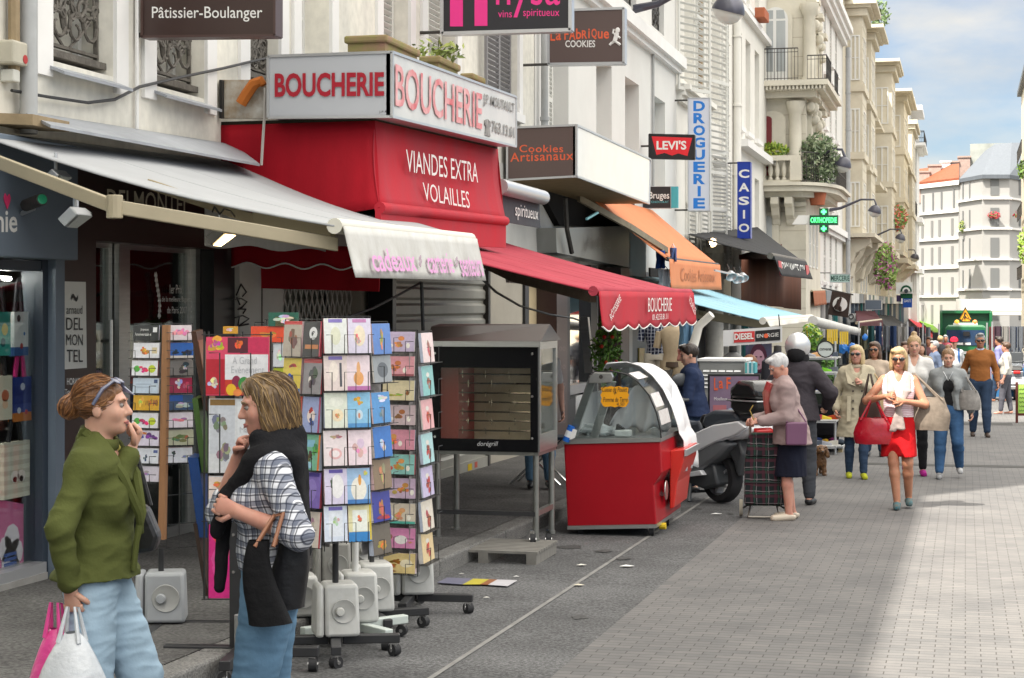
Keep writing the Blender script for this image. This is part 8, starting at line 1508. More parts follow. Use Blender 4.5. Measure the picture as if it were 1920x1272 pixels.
 pr+=[he((0,-.012,.03),(.074,.094,.085),.01),he((0,.025,-.03),(.062,.068,.082),.03),he((0,.042,-.08),(.044,.042,.036),.02),he((0,.074,-.095),(.018,.016,.016),.014),he((0,.078,.024),(.05,.014,.012),.014),he((-.036,.06,-.03),(.024,.022,.026),.02),he((.036,.06,-.03),(.024,.022,.026),.02),he((-.031,.09,.002),(.016,.012,.010),.012,'-'),he((.031,.09,.002),(.016,.012,.010),.012,'-'),('c',hp_(0,.086,.012),hp_(0,.107,-.03),.008*hs,.0125*hs,.010*hs),he((-.011,.094,-.034),(.008,.009,.007),.008),he((.011,.094,-.034),(.008,.009,.007),.008),he((0,.088,-.062),(.021,.010,.0055),.006),he((0,.086,-.073),(.018,.010,.006),.006),he((-.075,-.008,-.015),(.009,.019,.03),.006),he((.075,-.008,-.015),(.009,.019,.03),.006)]
 ex=MB()
 for k in(0,1):
  d=(wr[k]-el[k]).normalized();pn=V(palm[k])if palm else V(((1,-1)[k],.3,0));pr+=hand(ex,wr[k]+d*.01,d,pn,s,curl[k],1 if(d.cross(pn-d*pn.dot(d))).dot(V((0,1,.3)))>0 else-1)
 for k in(0,1):a=an[k];pr+=[('c',V((a.x,a.y-.02*s,a.z-.04*s)),V((a.x*1.05,a.y+.15*s,a.z-.06*s)),.034*s,.022*s,.02*s)]
 ss=SK[sk];sobj('body',pr,vox,ss,t,extra=ex)
 if face:
  lm=MB();pm_=MB()
  for sx in(-1,1):
   c=hp_(sx*.031,.0785,.001);o=MB();o.ball(c,.0108*hs,10,8);eo=o.build('eye',mat('eye white',(.24,.215,.2),.35),t,local=True,smooth=True)
   o=MB();o.ball(c+M@V((0,.0065,0))*hs,.0062*hs,8,6);io=o.build('iris',mat('dark iris',(.05,.035,.025),.15),None,smooth=True);io.parent=eo
   o=MB();o.tube([hp_(sx*.014,.094,.018),hp_(sx*.032,.093,.024),hp_(sx*.05,.08,.018)],[.003*hs,.004*hs,.002*hs],5);o.build('eyebrow',hairm or m_black,t,local=True)
  lm.tube([hp_(-.022,.088,-.067),hp_(-.008,.098,-.064),hp_(0,.098,-.065),hp_(.008,.098,-.064),hp_(.022,.088,-.067)],[.002*hs,.0045*hs,.004*hs,.0045*hs,.002*hs],6);lm.tube([hp_(-.018,.089,-.07),hp_(0,.098,-.073),hp_(.018,.089,-.07)],[.002*hs,.005*hs,.002*hs],6);lm.build('lips',mat('lips',(.40,.14,.12),.45),t,local=True,smooth=True)
 if glasses:
  g_=MB()
  for sx in(-1,1):g_.ball(hp_(sx*.033,.102+glasses*.0,.004),(.029*hs,.010*hs,.021*hs),14,8);g_.tube([hp_(sx*.058,.09,.008),hp_(sx*.078,.03,.01),hp_(sx*.08,-.01,.0)],.003*hs,5)
  g_.tube([hp_(-.012,.108,.01),hp_(.012,.108,.01)],.003*hs,5);g_.build('sunglasses',mat('dark lenses',(.012,.01,.01),.08,spec=.8),t,local=True,smooth=True)
 if hair:
  fz=.0 if hair in('bob','long')else.01
  q=[he((0,-.02,.034),(.083,.101,.092),.02)]
  if hair=='bun':q+=[he((0,-.128,.0),(.046,.046,.046),.015)]
  if hair=='topbun':q+=[he((0,-.05,.135),(.035,.04,.03),.015)]
  if hair in('bob','long'):
   e=-.075 if hair=='bob' else-.13
   q+=[he((sx*.068,-.025,e*.7),(.03,.066,.085-e*.3),.03)for sx in(-1,1)]+[he((0,-.075,e*.8),(.078,.048,.09-e*.35),.04),he((.02,.035,.082),(.062,.05,.03),.03)]
  q+=[he((0,.118,-.05),(.072,.108,.108),.012,'-')]
  if hair in('short','bun','topbun'):q+=[he((0,.02,-.12),(.1,.085,.075),.02,'-'),he((0,-.03,-.15),(.12,.1,.075),.02,'-')]
  if hair=='short':q+=[he((.0,.06,.1),(.055,.04,.025),.02)]
  sobj('hair',q,min(vox,.009),hairm,t,fold=.006*hs,fs=38,fold_ax=(1,1,.25))
 nl=V(vneck)*s if vneck else None
 if top:
  q=torso(.006 if coat else.016)+[z_ for k in(0,1)for z_ in(arm(k,.012,0,sleeve,sleeve_w)if sleeve else[])]+[('p',T(0,0,hem),(0,0,-1)),('-e',nk+V((0,.035*s,.045*s)),(.062*s,.07*s,.05*s),.01)]
  if nl:q+=[('-c',nk+V((0,.08*s,.03*s)),T(0,.2,vneck[2]),.06*s,.03*s,.01)]
  sobj('top',q,vox,top,t,fold,9,fold_ax=(.7,.7,1.5))
 if leg:
  q=torso(.008)[:1]+[z_ for k in(0,1)for z_ in legp(k,.012,1-legcut,leg_w)]+[('p',T(0,0,1.0),(0,0,1))];sobj('trousers',q,vox,leg,t,fold*.8,10,fold_ax=(.6,.6,1.6))
 if skirt:
  m_,z0,w0,d0=skirt[:4];q=torso(.010)[:1]+[('t',hp,V((0,hp.y+.02*s,z0*s)),((.17*B)*s,(.125*B)*s),(w0*s,d0*s),X_,.03*s),('p',V((0,0,z0*s)),(0,0,-1)),('p',T(0,0,1.03),(0,0,1))]
  if len(skirt)>4:q+=[('-c',V((skirt[4]*s,.24*s,(z0+.24)*s)),V((skirt[4]*s,.22*s,(z0-.06)*s)),.03*s,.15*s,.01)]
  sobj('skirt',q,vox,m_,t,fold,8,fold_ax=(1.3,1.3,.5))
 if coat:
  m_,z0,w0,d0,inf=coat[:5];q=torso(inf)+[('t',T(0,0,.98),V((0,hp.y*.5,z0*s)),((.16*B+inf)*s,(.12*B+inf)*s),(w0*s,d0*s),X_,.06*s),('p',V((0,0,z0*s)),(0,0,-1)),('-e',nk+V((0,.05*s,.05*s)),(.055*s,.07*s,.05*s),.01)]
  if nl:q+=[('-c',nk+V((0,.09*s,.03*s)),T(0,.175,vneck[2]),.062*s,.035*s,.01)]
  if len(coat)>5:q+=[('-c',T(0,.17,1.36),V((0,.2*s,z0*s)),coat[5]*.6*s,(coat[5]+.03)*s,.02)]
  for k in(0,1):q+=arm(k,inf*.8,0,csl,sleeve_w)
  sobj('coat',q,vox,m_,t,fold*1.2,8,fold_ax=(.8,.8,1.3))
  cm=MB();cm.lathe([(.062*s,-.02*s),(.078*s,.02*s),(.07*s,.05*s)],nk+V((0,-.01,-.005)),(0,.25,1),20);cm.build('collar',m_,t,local=True,smooth=True,thick=.014)
 if shoe:
  for k in(0,1):a=an[k];b_=a.z-.085*s;q=[('c',V((a.x,a.y-.035*s,b_+.04*s)),V((a.x*1.08,a.y+.155*s,b_+.026*s)),.042*s,.036*s,.02),('p',V((a.x,a.y,b_-.002)),(0,0,-1)),('p',V((a.x,a.y,b_+.07*s)),(0,-.25,1))];sobj('shoe',q,min(vox,.01),shoe,t)
 bpy.context.view_layer.update();t['_']=0;del t['_']
 W_=Matrix.Translation(t.location)@Matrix.Rotation(rz,4,'Z')
 return t,dict(wr=[W_@p for p in wr],el=[W_@p for p in el],sh=[W_@p for p in sh],nk=W_@nk,hc=W_@hc,s=s,W=W_,hp=hp_,loc=dict(nk=nk,ch=ch,wa=wa,hp=hp,sh=sh,el=el,wr=wr,hj=hj,T=T,M=M,torso=torso,arm=arm))
from mathutils import kdtree
def strands(par,sweep,n,cols,step=.017,k=7,r=.0016):
 h_=[c for c in par.children if c.name.split('.')[0]=='hair'][0];me=h_.data;kd=kdtree.KDTree(len(me.vertices))
 for i,v_ in enumerate(me.vertices):kd.insert(v_.co,i)
 kd.balance();rg=random.Random(4);mbs=[MB()for _ in cols]
 for _ in range(n):
  v_=me.vertices[rg.randrange(len(me.vertices))];p=V(v_.co);pts=[];j=V((rg.gauss(0,.15),rg.gauss(0,.15),rg.gauss(0,.15)));of=rg.uniform(.0005,.005)
  for _ in range(k):
   co,i,d_=kd.find(p);nn=me.vertices[i].normal;p=V(co)if d_>.02 else p-nn*(p-V(co)).dot(nn);pts.append(p+nn*of);s_=sweep(p)+j;s_=s_-nn*s_.dot(nn);p=p+s_.normalized()*step
  rg.choice(mbs).tube(pts,[r*.6]+[r]*(k-2)+[r*.3],4)
 for mb,c in zip(mbs,cols):mb.build('hair_strand',c,par,local=True,smooth=True)['kind']='stuff'
def at(px,d):p=P(px,HOR,d);return p.x,p.y
FC_L=math.pi/2+TH;FC_R=-math.pi/2+TH;FC_C=math.pi
denim_l=cloth('light denim',(.36,.49,.60),noise=.22,scale=3,bump=.3,bs=20);denim_m=cloth('mid denim',(.12,.225,.34),noise=.35,scale=2.5,bump=.3,bs=20);denim_d=cloth('dark denim',(.035,.06,.11),noise=.4,scale=6)
navy=cloth('navy',(.022,.032,.065));blackc=cloth('black',(.014,.014,.016));whitec=cloth('white',(.66,.65,.63));bsh=mat('black shoe',(.015,.015,.017),.4)
olive=mat('olive knit',(.085,.098,.028),.9,.18,5,.14,70,spec=.2,c2=(.066,.076,.02))
xx,yy=at(184,6.9)
t,J=person('woman with sunglasses in her tied-up auburn hair wearing an olive cardigan',xx,yy,FC_R-.16,1.66,.0064,'fair',.85,2,10,-3,((-.10,.26),(.11,-.06)),((-.04,.115,1.375),(.20,-.03,.885)),(1.15,1.0),((.3,-1,.1),(-1,.1,0)),leg=denim_l,leg_w=1.2,shoe=bsh,hair='bun',hairm=hairmat('auburn',(.22,.095,.028),(.09,.035,.012)),poles=((0,-.7,-1),(1,-.4,0)),armk=.90,headk=.97,top=cloth('yellow cotton',(.50,.45,.12)),sleeve=0,hem=.98,coat=(olive,.90,.205,.165,.024),vneck=(0,0,1.17),fold=.011,sleeve_w=.88)
L=J['loc'];T=L['T'];cb=MB();cb.tube([T(-.05,-.05,1.45),T(-.075,.03,1.40),T(-.055,.115,1.29),T(-.012,.165,1.15),T(.01,.155,1.04),T(.02,.15,.93)],[.022,.024,.024,.018,.012,.012],8);cb.tube([T(.05,-.05,1.45),T(.075,.03,1.40),T(.06,.11,1.29),T(.02,.165,1.15),T(-.02,.16,1.07)],[.022,.024,.024,.018,.012],8);cb.tube([T(-.06,-.05,1.45),T(0,-.075,1.46),T(.06,-.05,1.45)],.022,8);cb.build('shawl_collar',olive,t,local=True,smooth=True)
sm=MB();sm.lathe([(.152,0),(.156,.006),(.152,.012)],(0,-.003,1.0),(0,0,1),30);sm.v=[(x_,y_*.86-.002,z_)for x_,y_,z_ in sm.v];sm.build('waist_seam',olive,t,local=True,smooth=True)
bn=J['hp'](0,-.13,.0);strands(t,lambda p:(bn-p).normalized()if(bn-p).length>.06 else V((.3,-.5,-1)),420,[mat('auburn strand',(.30,.14,.05),.4),mat('deep auburn strand',(.10,.04,.015),.4),mat('copper strand',(.22,.09,.03),.4)])
sun=MB();hp_=J['hp']
for sx in(-1,1):
 c=hp_(sx*.036,.062,.098);sun.ball(c,.026,14,8);sun.v[-135:]=[tuple(c+J['loc']['M']@(Matrix.Rotation(R(60),3,'X')@Matrix.Diagonal((1,.28,.85))@(V(v_)-c)))for v_ in sun.v[-135:]];sun.tube([hp_(sx*.062,.06,.1),hp_(sx*.087,.02,.07),hp_(sx*.088,-.02,.01)],[.006,.008,.007],6)
sun.build('raised_sunglasses',mat('smoky lenses',(.10,.11,.17),.08,spec=.9),t,local=True,smooth=True)
w_=J['wr'][1];bx=V((w_.x-.02,w_.y-.03,w_.z-.07))
def carrier(label,c,cols,sz,m,seed):
 tt=thing('carrier_bag',label,'bag',c);a,b,h=sz;n=18
 def fn(u,v):
  an_=u*2*math.pi;k=(.18+.82*min(1,v*2.2)**.7)*(1-.25*max(0,v-.85)/.15);q=V((a*k*math.cos(an_),b*k*math.sin(an_),-.085-h*v));return c+q*(1+.16*mnoise.noise(q*9+V((seed,0,0)))+.07*mnoise.noise(q*26))
 mb=MB();mb.grid(fn,26,18);mb.quad(*[fn(i/26,1)for i in range(26)]);mb.build('bag_body',m,tt,smooth=True);hm=MB()
 for sg in(-1,1):hm.tube([c+V((sg*a*.3,b*.3,-.12)),c+V((sg*.02,.01,.005)),c+V((sg*.015,-.01,.01)),c+V((sg*a*.3,-b*.3,-.12))],[.010,.005,.005,.010],6)
 hm.build('handle',m,tt,smooth=True);return tt
filmw=mat('white film plastic',(.62,.65,.68),.25,.25,5,.4,22,spec=.5);filmp=mat('pink film plastic',(.75,.07,.30),.28,.3,5,.4,22,spec=.5)
carrier('bright pink plastic carrier bag in the hand of the woman in olive',bx+V((-.05,.05,0)),0,(.10,.08,.42),filmp,1);carrier('white plastic carrier bag with bluish contents held by the woman in olive',bx+V((.055,-.02,0)),0,(.135,.095,.40),filmw,5)
c=V((*at(274,7.1),.98));tt=thing('shoulder_bag','black leather shoulder bag at the far hip of the woman in olive','bag',c);mb=MB();mb.slab([c+RT*a+V((0,0,b))for a,b in((-.12,-.12),(.03,-.1),(.05,-.04),(0,.08),(-.12,.1))],FWD*.09);mb.build('body',mat('black leather',(.02,.02,.022),.38,.2,9,.2,40),tt,bevel=.02);MB().tube([c+V((0,.04,.08)),c+RT*-.06+V((0,.04,.3))],.01,6).build('strap',mat('black leather',None),tt)
plaid=stripes('plaid shirt','d2d4da',[('d',.052,.024,0,'4e566a',.66),('z',.052,.024,0,'4e566a',.66),('d',.052,.005,.036,'2c3140',.7),('z',.052,.005,.036,'2c3140',.7),('d',.052,.007,.011,'161a28',.75),('z',.052,.007,.011,'161a28',.75)],.9,bump=.3)
xx,yy=at(508,6.85)
t,J=person('woman with highlighted brown bob in a plaid shirt with a black sweater over her shoulders',xx,yy,FC_L+.12,1.67,.0064,'pink',1.02,1,6,8,((-.10,.05),(.11,-.06)),((-.16,.115,1.165),(.05,.125,1.35)),(.75,1.5),((.6,-.5,-.2),(-.6,-.7,0)),leg=denim_m,leg_w=1.12,shoe=bsh,hair='bob',hairm=hairmat('highlighted brown',(.215,.13,.05),(.055,.032,.016)),poles=((-.5,-1,-.4),(.4,.4,-1)),top=plaid,sleeve=.62,hem=.93,fold=.007,sleeve_w=1.0,headk=.97)
hp_=J['hp'];strands(t,lambda p:V((0,-.35,-1))if(p-hp_(0,0,.07)).z<0 else(p-hp_(.03,.06,.12)).normalized()+V((0,-.3,-.4)),520,[mat('golden strand',(.34,.22,.09),.4),mat('dark brown strand',(.07,.04,.02),.4),mat('mid brown strand',(.16,.095,.04),.4)])
L=J['loc'];T=L['T'];q=[('c',L['sh'][0]+V((.02,.02,.02)),L['nk']+V((-.02,-.05,.03)),.066,.07,.04),('c',L['sh'][1]+V((-.02,.02,.02)),L['nk']+V((.02,-.05,.03)),.066,.07,.04),('t',T(0,-.10,1.36),T(0,-.13,1.0),(.16,.045),(.12,.025),V((1,0,0)),.04),('c',L['sh'][0]+V((.03,.06,.01)),T(-.07,.15,1.22),.05,.03,.03),('c',T(-.07,.15,1.22),T(-.03,.20,1.08),.035,.03,.03),('c',L['sh'][1]+V((-.03,.06,.01)),T(.07,.15,1.22),.05,.03,.03),('c',T(.05,.17,1.2),T(.02,.19,.86),.026,.024,.03),('c',T(-.08,.03,1.43),T(.08,.03,1.43),.04,.04,.03),('-c',L['nk']+V((0,.05,.1)),L['nk']+V((0,.05,.02)),.055,.05,.015)]
sobj('draped_sweater',q,.0065,mat('black knit',(.013,.013,.015),.95,.2,6,.3,60,spec=.15),t,.010,9)
e=J['el'][0].lerp(J['wr'][0],.3)+V((0,0,.05))-FWD*.03
def tote_bag(label,c,wdt,hgt,dep,m,hm,hook,seed):
 tt=thing('tote_bag',label,'bag',c);mb=MB()
 def fn(u,v):
  a_=u*2*math.pi;ca,sa=math.cos(a_),math.sin(a_);k=1/max(abs(ca),abs(sa))**.6;q=RT*(wdt/2*ca*k*(.5+.55*v))+FWD*(dep/2*sa*k*(.5+.6*v))+V((0,0,-hgt*v));return c+q*(1+.05*mnoise.noise(q*8+V((seed,2,0))))+RT*.03*math.sin(v*3+seed)
 mb.grid(fn,28,16);mb.quad(*[fn(i/28,1)for i in range(28)]);mb.quad(*[fn(i/28,0.03)for i in range(28)]);mb.build('bag_body',m,tt,smooth=True)
 for dk,m_ in((-.03,hm),(.03,hm)):MB().tube([c+RT*-wdt*.22+FWD*dk-V((0,0,.02)),hook+RT*-.02+FWD*dk*.5+V((0,0,.0)),hook+RT*.015+FWD*dk*.5+V((0,0,.012)),c+RT*wdt*.22+FWD*dk-V((0,0,.02))],.0075,7).build('handle',m_,tt,smooth=True)
bl=mat('black soft leather',(.010,.010,.012),.38,.25,5,.25,16,spec=.25)
tote_bag('shiny black tote bag with tan handles on the arm of the plaid shirt woman',V((*at(536,6.7),1.04)),.175,.31,.12,bl,mat('tan leather strap',(.24,.10,.05),.5),e,1);tote_bag('matte black nylon tote bag in front of the shiny one',V((*at(497,6.55),1.0)),.15,.30,.11,mat('black nylon',(.009,.009,.010),.75,.2,9,.3,40,spec=.1),mat('tan leather strap',None),e,4)
g=G(1484,978);mauve=mat('quilted mauve coat',(.32,.245,.235),.8,.15,5,.5,9,c2=(.27,.20,.195))
t,J=person('white haired elderly woman in a quilted mauve coat looking down at her trolley',g.x,g.y,FC_L+.1,1.62,.009,'pink',1.02,14,5,22,((-.09,.05),(.09,-.03)),((-.10,.34,1.0),(.08,.36,1.0)),(.9,.9),((.6,-.3,-.7),(-.6,-.3,-.7)),hair='short',hairm=hairmat('white',(.62,.62,.62),(.36,.36,.37)),skirt=(cloth('black navy',(.010,.012,.024)),.44,.20,.17),coat=(mauve,.76,.225,.2,.034),sleeve=.95,shoe=mat('beige shoe',(.52,.45,.36),.5),poles=((-.5,-1,-.5),(.5,-1,-.5)),fold=.009,sleeve_w=1.1)
T=J['loc']['T'];mb=MB();mb.tube([T(-.02,.10,1.40),T(-.0,.165,1.3),T(.0,.19,1.15),T(.02,.2,1.05)],[.05,.045,.04,.03],8);mb.build('scarf',mat('red patterned silk',(.34,.012,.02),.5,.8,9,c2=(.30,.16,.12)),t,local=True,smooth=True)
q=J['W']@V((-.27,.02,.86));tt=thing('shoulder_bag','small purple shoulder bag against the mauve coat','bag',q);MB().slab([q+RT*a+V((0,0,b))for a,b in((-.1,-.12),(.1,-.12),(.105,.1),(-.1,.1))],FWD*.05).build('body',mat('plum leather',(.15,.06,.12),.45,.1,8),tt,bevel=.015);MB().tube([q+RT*-.09+V((0,0,.1)),J['sh'][1]+V((0,0,.07)),q+RT*.09+V((0,.02,.1))],.009,5).build('strap',mat('plum leather',None),tt)
tag(MB().tube([J['wr'][0]+V((-.06,0,.0)),J['wr'][0]+V((-.10,-.02,.10)),J['wr'][0]+V((-.07,-.02,.15))],.006,5).build('glasses',mat('gold rim',(.5,.35,.1),.3,metal=.6)),'folded gold rimmed glasses in the hands of the white haired woman','glasses')
g=G(1494,950);t,J=person('man in a grey motorcycle helmet and dark jacket seen from behind',g.x,g.y,-.1,1.78,.011,'fair',1.0,4,-4,10,((-.12,.0),(.12,.03)),((-.22,.22,.95),(.27,.2,.98)),woman=False,leg=cloth('charcoal jeans',(.06,.065,.075)),leg_w=1.15,shoe=bsh,coat=(cloth('dark plum jacket',(.048,.042,.05),bump=.3),.84,.235,.18,.036),sleeve=.98,poles=((-.8,-1,0),(.8,-1,0)),face=False,fold=.01,sleeve_w=1.15)
h_=MB();h_.ball(J['loc']['nk']+V((0,.03,.18)),(.135,.16,.15),22,16);h_.build('helmet',mat('silver helmet',(.50,.51,.52),.25,.08,3,metal=.3,coat=.6),t,local=True,smooth=True);h_=MB();h_.lathe([(.118,-.05),(.125,0),(.11,.05)],J['loc']['nk']+V((0,.02,.06)),(0,.25,1),20);h_.build('helmet_lining',blackc,t,local=True,smooth=True);h_=MB();h_.ball(J['loc']['nk']+V((0,-.05,.1)),(.1,.1,.1),16,10);h_.build('balaclava',blackc,t,local=True,smooth=True)
x_,y_=at(1300,20.6);person('dark haired man in a navy jacket with a cigarette seen in profile behind the scooter',x_,y_,FC_L-.1,1.68,.011,'fair',1.12,5,8,8,hands=((-.2,.3,.95),(.2,.28,.95)),woman=False,leg=denim_d,shoe=bsh,coat=(cloth('navy jacket',(.02,.032,.075)),.86,.24,.18,.03),hair='short',hairm=hairmat('dark brown',(.035,.022,.014),(.015,.01,.008)),fold=.008)
x_,y_=at(1290,20.45);tag(MB().cyl((x_-.1,y_,1.39),(x_-.03,y_,1.41),.005,n=6).build('cigarette',m_cw),'white cigarette at the mouth of the man in navy','cigarette')
x_,y_=at(1012,19.6);person('blonde woman in white top and jeans seen through the side glass of the rotisserie',x_,y_,FC_C+.3,1.70,.012,'fair',1.0,leg=denim_m,shoe=bsh,top=whitec,sleeve=.35,hair='long',hairm=hairmat('blonde',(.50,.33,.13),(.26,.16,.06)),z=gz(y_)+PAV)
blonde=hairmat('pale blonde',(.58,.45,.25),(.34,.24,.11));g=G(1606,899);tr=cloth('beige gabardine',(.46,.41,.30))
t,J=person('blonde woman in a beige trench coat and sunglasses with bright yellow shoes',g.x,g.y,FC_C+.12,1.66,.011,'pink',.95,0,-14,-3,((-.08,.12),(.09,-.05)),((-.06,.17,1.2),(.26,.08,.86)),(1.2,.6),leg=denim_d,leg_w=.85,legcut=.02,shoe=cloth('yellow shoe',(.40,.42,.03)),coat=(tr,.52,.255,.2,.032),sleeve=.93,vneck=(0,0,1.22),top=tr,hair='bob',hairm=blonde,glasses=.001,fold=.009,poles=((-.7,-.3,-1),(.5,-1,0)))
bb=MB();T=J['loc']['T']
for zz in(1.2,1.1,.98,.88):
 for sx in(-.055,.055):c=T(sx,.165,zz);bb.cyl(c,c+V((0,.016,0)),.013,n=10)
bb.build('coat_button',mat('dark horn',(.04,.03,.025),.4),t,local=True);bl_=MB();bl_.lathe([(.155,-.02),(.158,.02)],(0,0,1.02),(0,0,1),24);bl_.v=[(x_,y_*.8,z_)for x_,y_,z_ in bl_.v];bl_.slab([(-.1,.165,1.02),(-.06,.165,1.02),(-.05,.2,.66),(-.09,.2,.66)],(0,.01,0));bl_.slab([(.08,.165,1.02),(.12,.165,1.02),(.13,.2,.72),(.09,.2,.72)],(0,.01,0));bl_.build('belt',tr,t,local=True,thick=.012);lp=MB()
for sx in(-1,1):lp.slab([T(sx*.03,.13,1.3),T(sx*.15,.07,1.37),T(sx*.12,.17,1.2),T(sx*.02,.19,1.16)],(0,.012,0))
lp.build('lapel',tr,t,local=True)
def slung(label,J,loc,sz,m,shoulder=None,name='handbag',hl=.25):
 c=J['W']@V(loc);tt=thing(name,label,'bag',c);mb=MB();a,b,h=sz
 def fn(u,v):an_=u*6.2832;k=.78+.3*math.sin(v*2.4);q=V((a*k*math.cos(an_)*min(1,1.3-v*.1),b*k*math.sin(an_),h*(.5-v)));return c+q*(1+.08*mnoise.noise(q*12+c))
 mb.grid(fn,22,10);mb.quad(*[fn(i/22,1)for i in range(22)]);mb.quad(*[fn(i/22,.02)for i in range(22)]);mb.build('body',m,tt,smooth=True);top_=J['sh'][shoulder]+V((0,0,.07))if shoulder is not None else c+V((0,0,h*.5+hl))
 for k in(-1,1):MB().tube([c+V((k*a*.7,-b*.6,h*.42)),top_+V((.01*k,-.02,0)),c+V((k*a*.5,b*.6,h*.42))],.010,6).build('strap',m,tt,smooth=True)
slung('tan leather shoulder bag of the woman in the trench coat',J,(-.27,.05,.98),(.13,.06,.30),mat('tan leather',(.46,.33,.17),.5,.15,7),0)
x_,y_=at(1640,26.5);person('brown haired woman with sunglasses and a pale tan sweater behind the trench coat',x_,y_,FC_C,1.68,.013,'tan',1.0,top=cloth('pale tan knit',(.50,.40,.31)),leg=denim_d,shoe=bsh,hair='long',hairm=hairmat('brown',(.10,.05,.025),(.04,.02,.012)),glasses=.001,yaw=-8)
g=G(1685,956);pk=stripes('pink striped top','d8b8c0',[('z',.022,.008,0,'f0e8ea',.9)],.9)
t,J=person('blonde woman in a bright red skirt and pink striped sleeveless top carrying bags',g.x,g.y,FC_C+.02,1.67,.010,'tan',.99,0,0,4,((-.10,-.08),(.015,.14)),((-.06,.21,1.12),(.13,.2,1.17)),(.7,.9),top=pk,sleeve=0,hem=.95,skirt=(cloth('red crepe',(.52,.008,.012),bump=.3),.54,.185,.20,.06),hair='bob',hairm=hairmat('streaked blonde',(.50,.36,.18),(.20,.13,.06)),glasses=.001,shoe=cloth('teal brown sandals',(.16,.12,.08),noise=.8,scale=30,c2=(.02,.15,.2)),poles=((-1,-.4,-.6),(1,-.4,-.6)),vneck=(0,0,1.2),lift=(.03,0))
T=J['loc']['T'];taupe=cloth('taupe scarf',(.36,.29,.27));sc=[('t',T(a,b,c),T(d,e,f),(w1,.02),(w2,.02),V((1,0,0)),.015)for a,b,c,d,e,f,w1,w2 in((-.085,.03,1.38,-.085,.14,1.22,.04,.045),(-.085,.14,1.22,-.01,.18,1.07,.045,.028),(.085,.03,1.38,.075,.14,1.22,.04,.045),(.075,.14,1.22,0,.18,1.07,.045,.028),(0,.185,1.08,-.03,.19,.84,.026,.045),(0,.185,1.06,.055,.185,.82,.024,.04))]
sobj('scarf',sc,.011,taupe,t,.006,14)
slung('large glossy red handbag hanging beside the red skirt',J,(.25,.10,.80),(.19,.08,.27),mat('red patent leather',(.42,.006,.02),.25,.2,6,.2,20,coat=.4),None,hl=.22);slung('striped taupe shoulder bag at the right of the red skirt woman',J,(-.31,-.02,.98),(.19,.09,.34),mat('taupe canvas bag',(.24,.195,.155),.75,.4,3,stretch=(6,1,6)),0)
slung('dark brown bag hanging behind the red handbag',J,(.3,-.25,1.0),(.11,.07,.24),mat('dark brown leather',(.06,.04,.03),.5),None)
g=G(1714,893);person('tall fair woman in a loose white blouse and black leggings with magenta shoes',g.x,g.y,FC_C+.05,1.78,.012,'fair',1.0,top=whitec,sleeve=.95,hem=.86,leg=blackc,leg_w=.85,shoe=cloth('magenta shoe',(.34,.02,.2)),hair='topbun',hairm=hairmat('sandy',(.46,.32,.16),(.24,.15,.07)),vneck=(0,0,1.2),feet=((-.1,.1),(.1,-.12)),sleeve_w=1.3,pitch=6,lift=(0,.05))
g=G(1778,899);t,J=person('woman with a topknot in a black top, grey cardigan and blue jeans',g.x,g.y,FC_C,1.62,.011,'fair',1.03,2,4,6,((-.14,-.1),(.11,.14)),((-.29,.03,.86),(.23,.05,.9)),top=blackc,hem=.92,leg=cloth('blue jeans',(.05,.12,.25),noise=.5,scale=4),leg_w=1.08,legcut=.04,shoe=cloth('canvas shoe',(.03,.03,.035),noise=.6,c2=(.6,.6,.6),scale=3),coat=(cloth('grey marl knit',(.27,.285,.29)),.88,.23,.17,.034,.09),hair='topbun',hairm=hairmat('light brown',(.30,.17,.08),(.13,.07,.035)),lift=(.06,0),sleeve=0)
slung('grey and white shoulder bag of the woman in the grey cardigan',J,(-.25,.08,.98),(.13,.07,.24),mat('grey snake bag',(.30,.28,.26),.5,.5,14),0);MB().tube([J['loc']['T'](-.06,.1,1.38),J['loc']['T'](0,.165,1.27),J['loc']['T'](.06,.1,1.38)],.005,5).build('necklace',m_alu,t,local=True)
g=G(1838,821);t,J=person('grey haired man in a burnt orange sweater and dark jeans walking towards us',g.x,g.y,FC_C+.05,1.80,.014,'tan',1.02,0,0,0,((-.1,.12),(.11,-.1)),((-.27,.05,.86),(.25,-.02,.86)),woman=False,top=cloth('burnt orange wool',(.30,.115,.035)),sleeve=.93,hem=.90,leg=denim_d,leg_w=1.1,shoe=mat('dark brown shoe',(.05,.03,.02),.5),hair='short',hairm=hairmat('grey',(.36,.36,.36),(.16,.16,.16)),glasses=.001,sleeve_w=1.1)
cl_=MB();cl_.lathe([(.07,-.01),(.075,.03),(.065,.05)],J['loc']['nk']+V((0,0,-.01)),(0,.2,1),16);cl_.build('shirt_collar',cloth('pale blue shirt',(.45,.52,.68)),t,local=True,smooth=True,thick=.01)
x_,y_=at(1789,44);t,J=person('young man in a red cap and pale grey sweatshirt with a blue rucksack',x_,y_,FC_C,1.66,.018,'fair',1.1,woman=False,top=cloth('pale grey jersey',(.42,.43,.44)),leg=denim_d,hair='short',hairm=hairmat('brown',None,None),face=False)
cp=MB();cp.lathe([(.0,.125),(.06,.11),(.095,.06),(.1,.01)],J['loc']['nk']+V((0,.03,.19)),(0,0,1),16);cp.slab([(-.07,.1,1.59),(.07,.1,1.59),(.06,.2,1.575),(-.06,.2,1.575)],(0,0,.012));cp.build('cap',cloth('red cap',(.50,.015,.04)),t,local=True,smooth=True)
for sx in(-1,1):st=MB();st.tube([J['loc']['T'](sx*.1,.0,1.42),J['loc']['T'](sx*.11,.13,1.25),J['loc']['T'](sx*.12,.12,1.05)],.028,6);st.build('rucksack_strap',cloth('blue webbing',(.04,.10,.25)),t,local=True)
hm=[hairmat('dark brown',None,None),hairmat('brown',None,None),hairmat('sandy',None,None),hairmat('grey',None,None)]
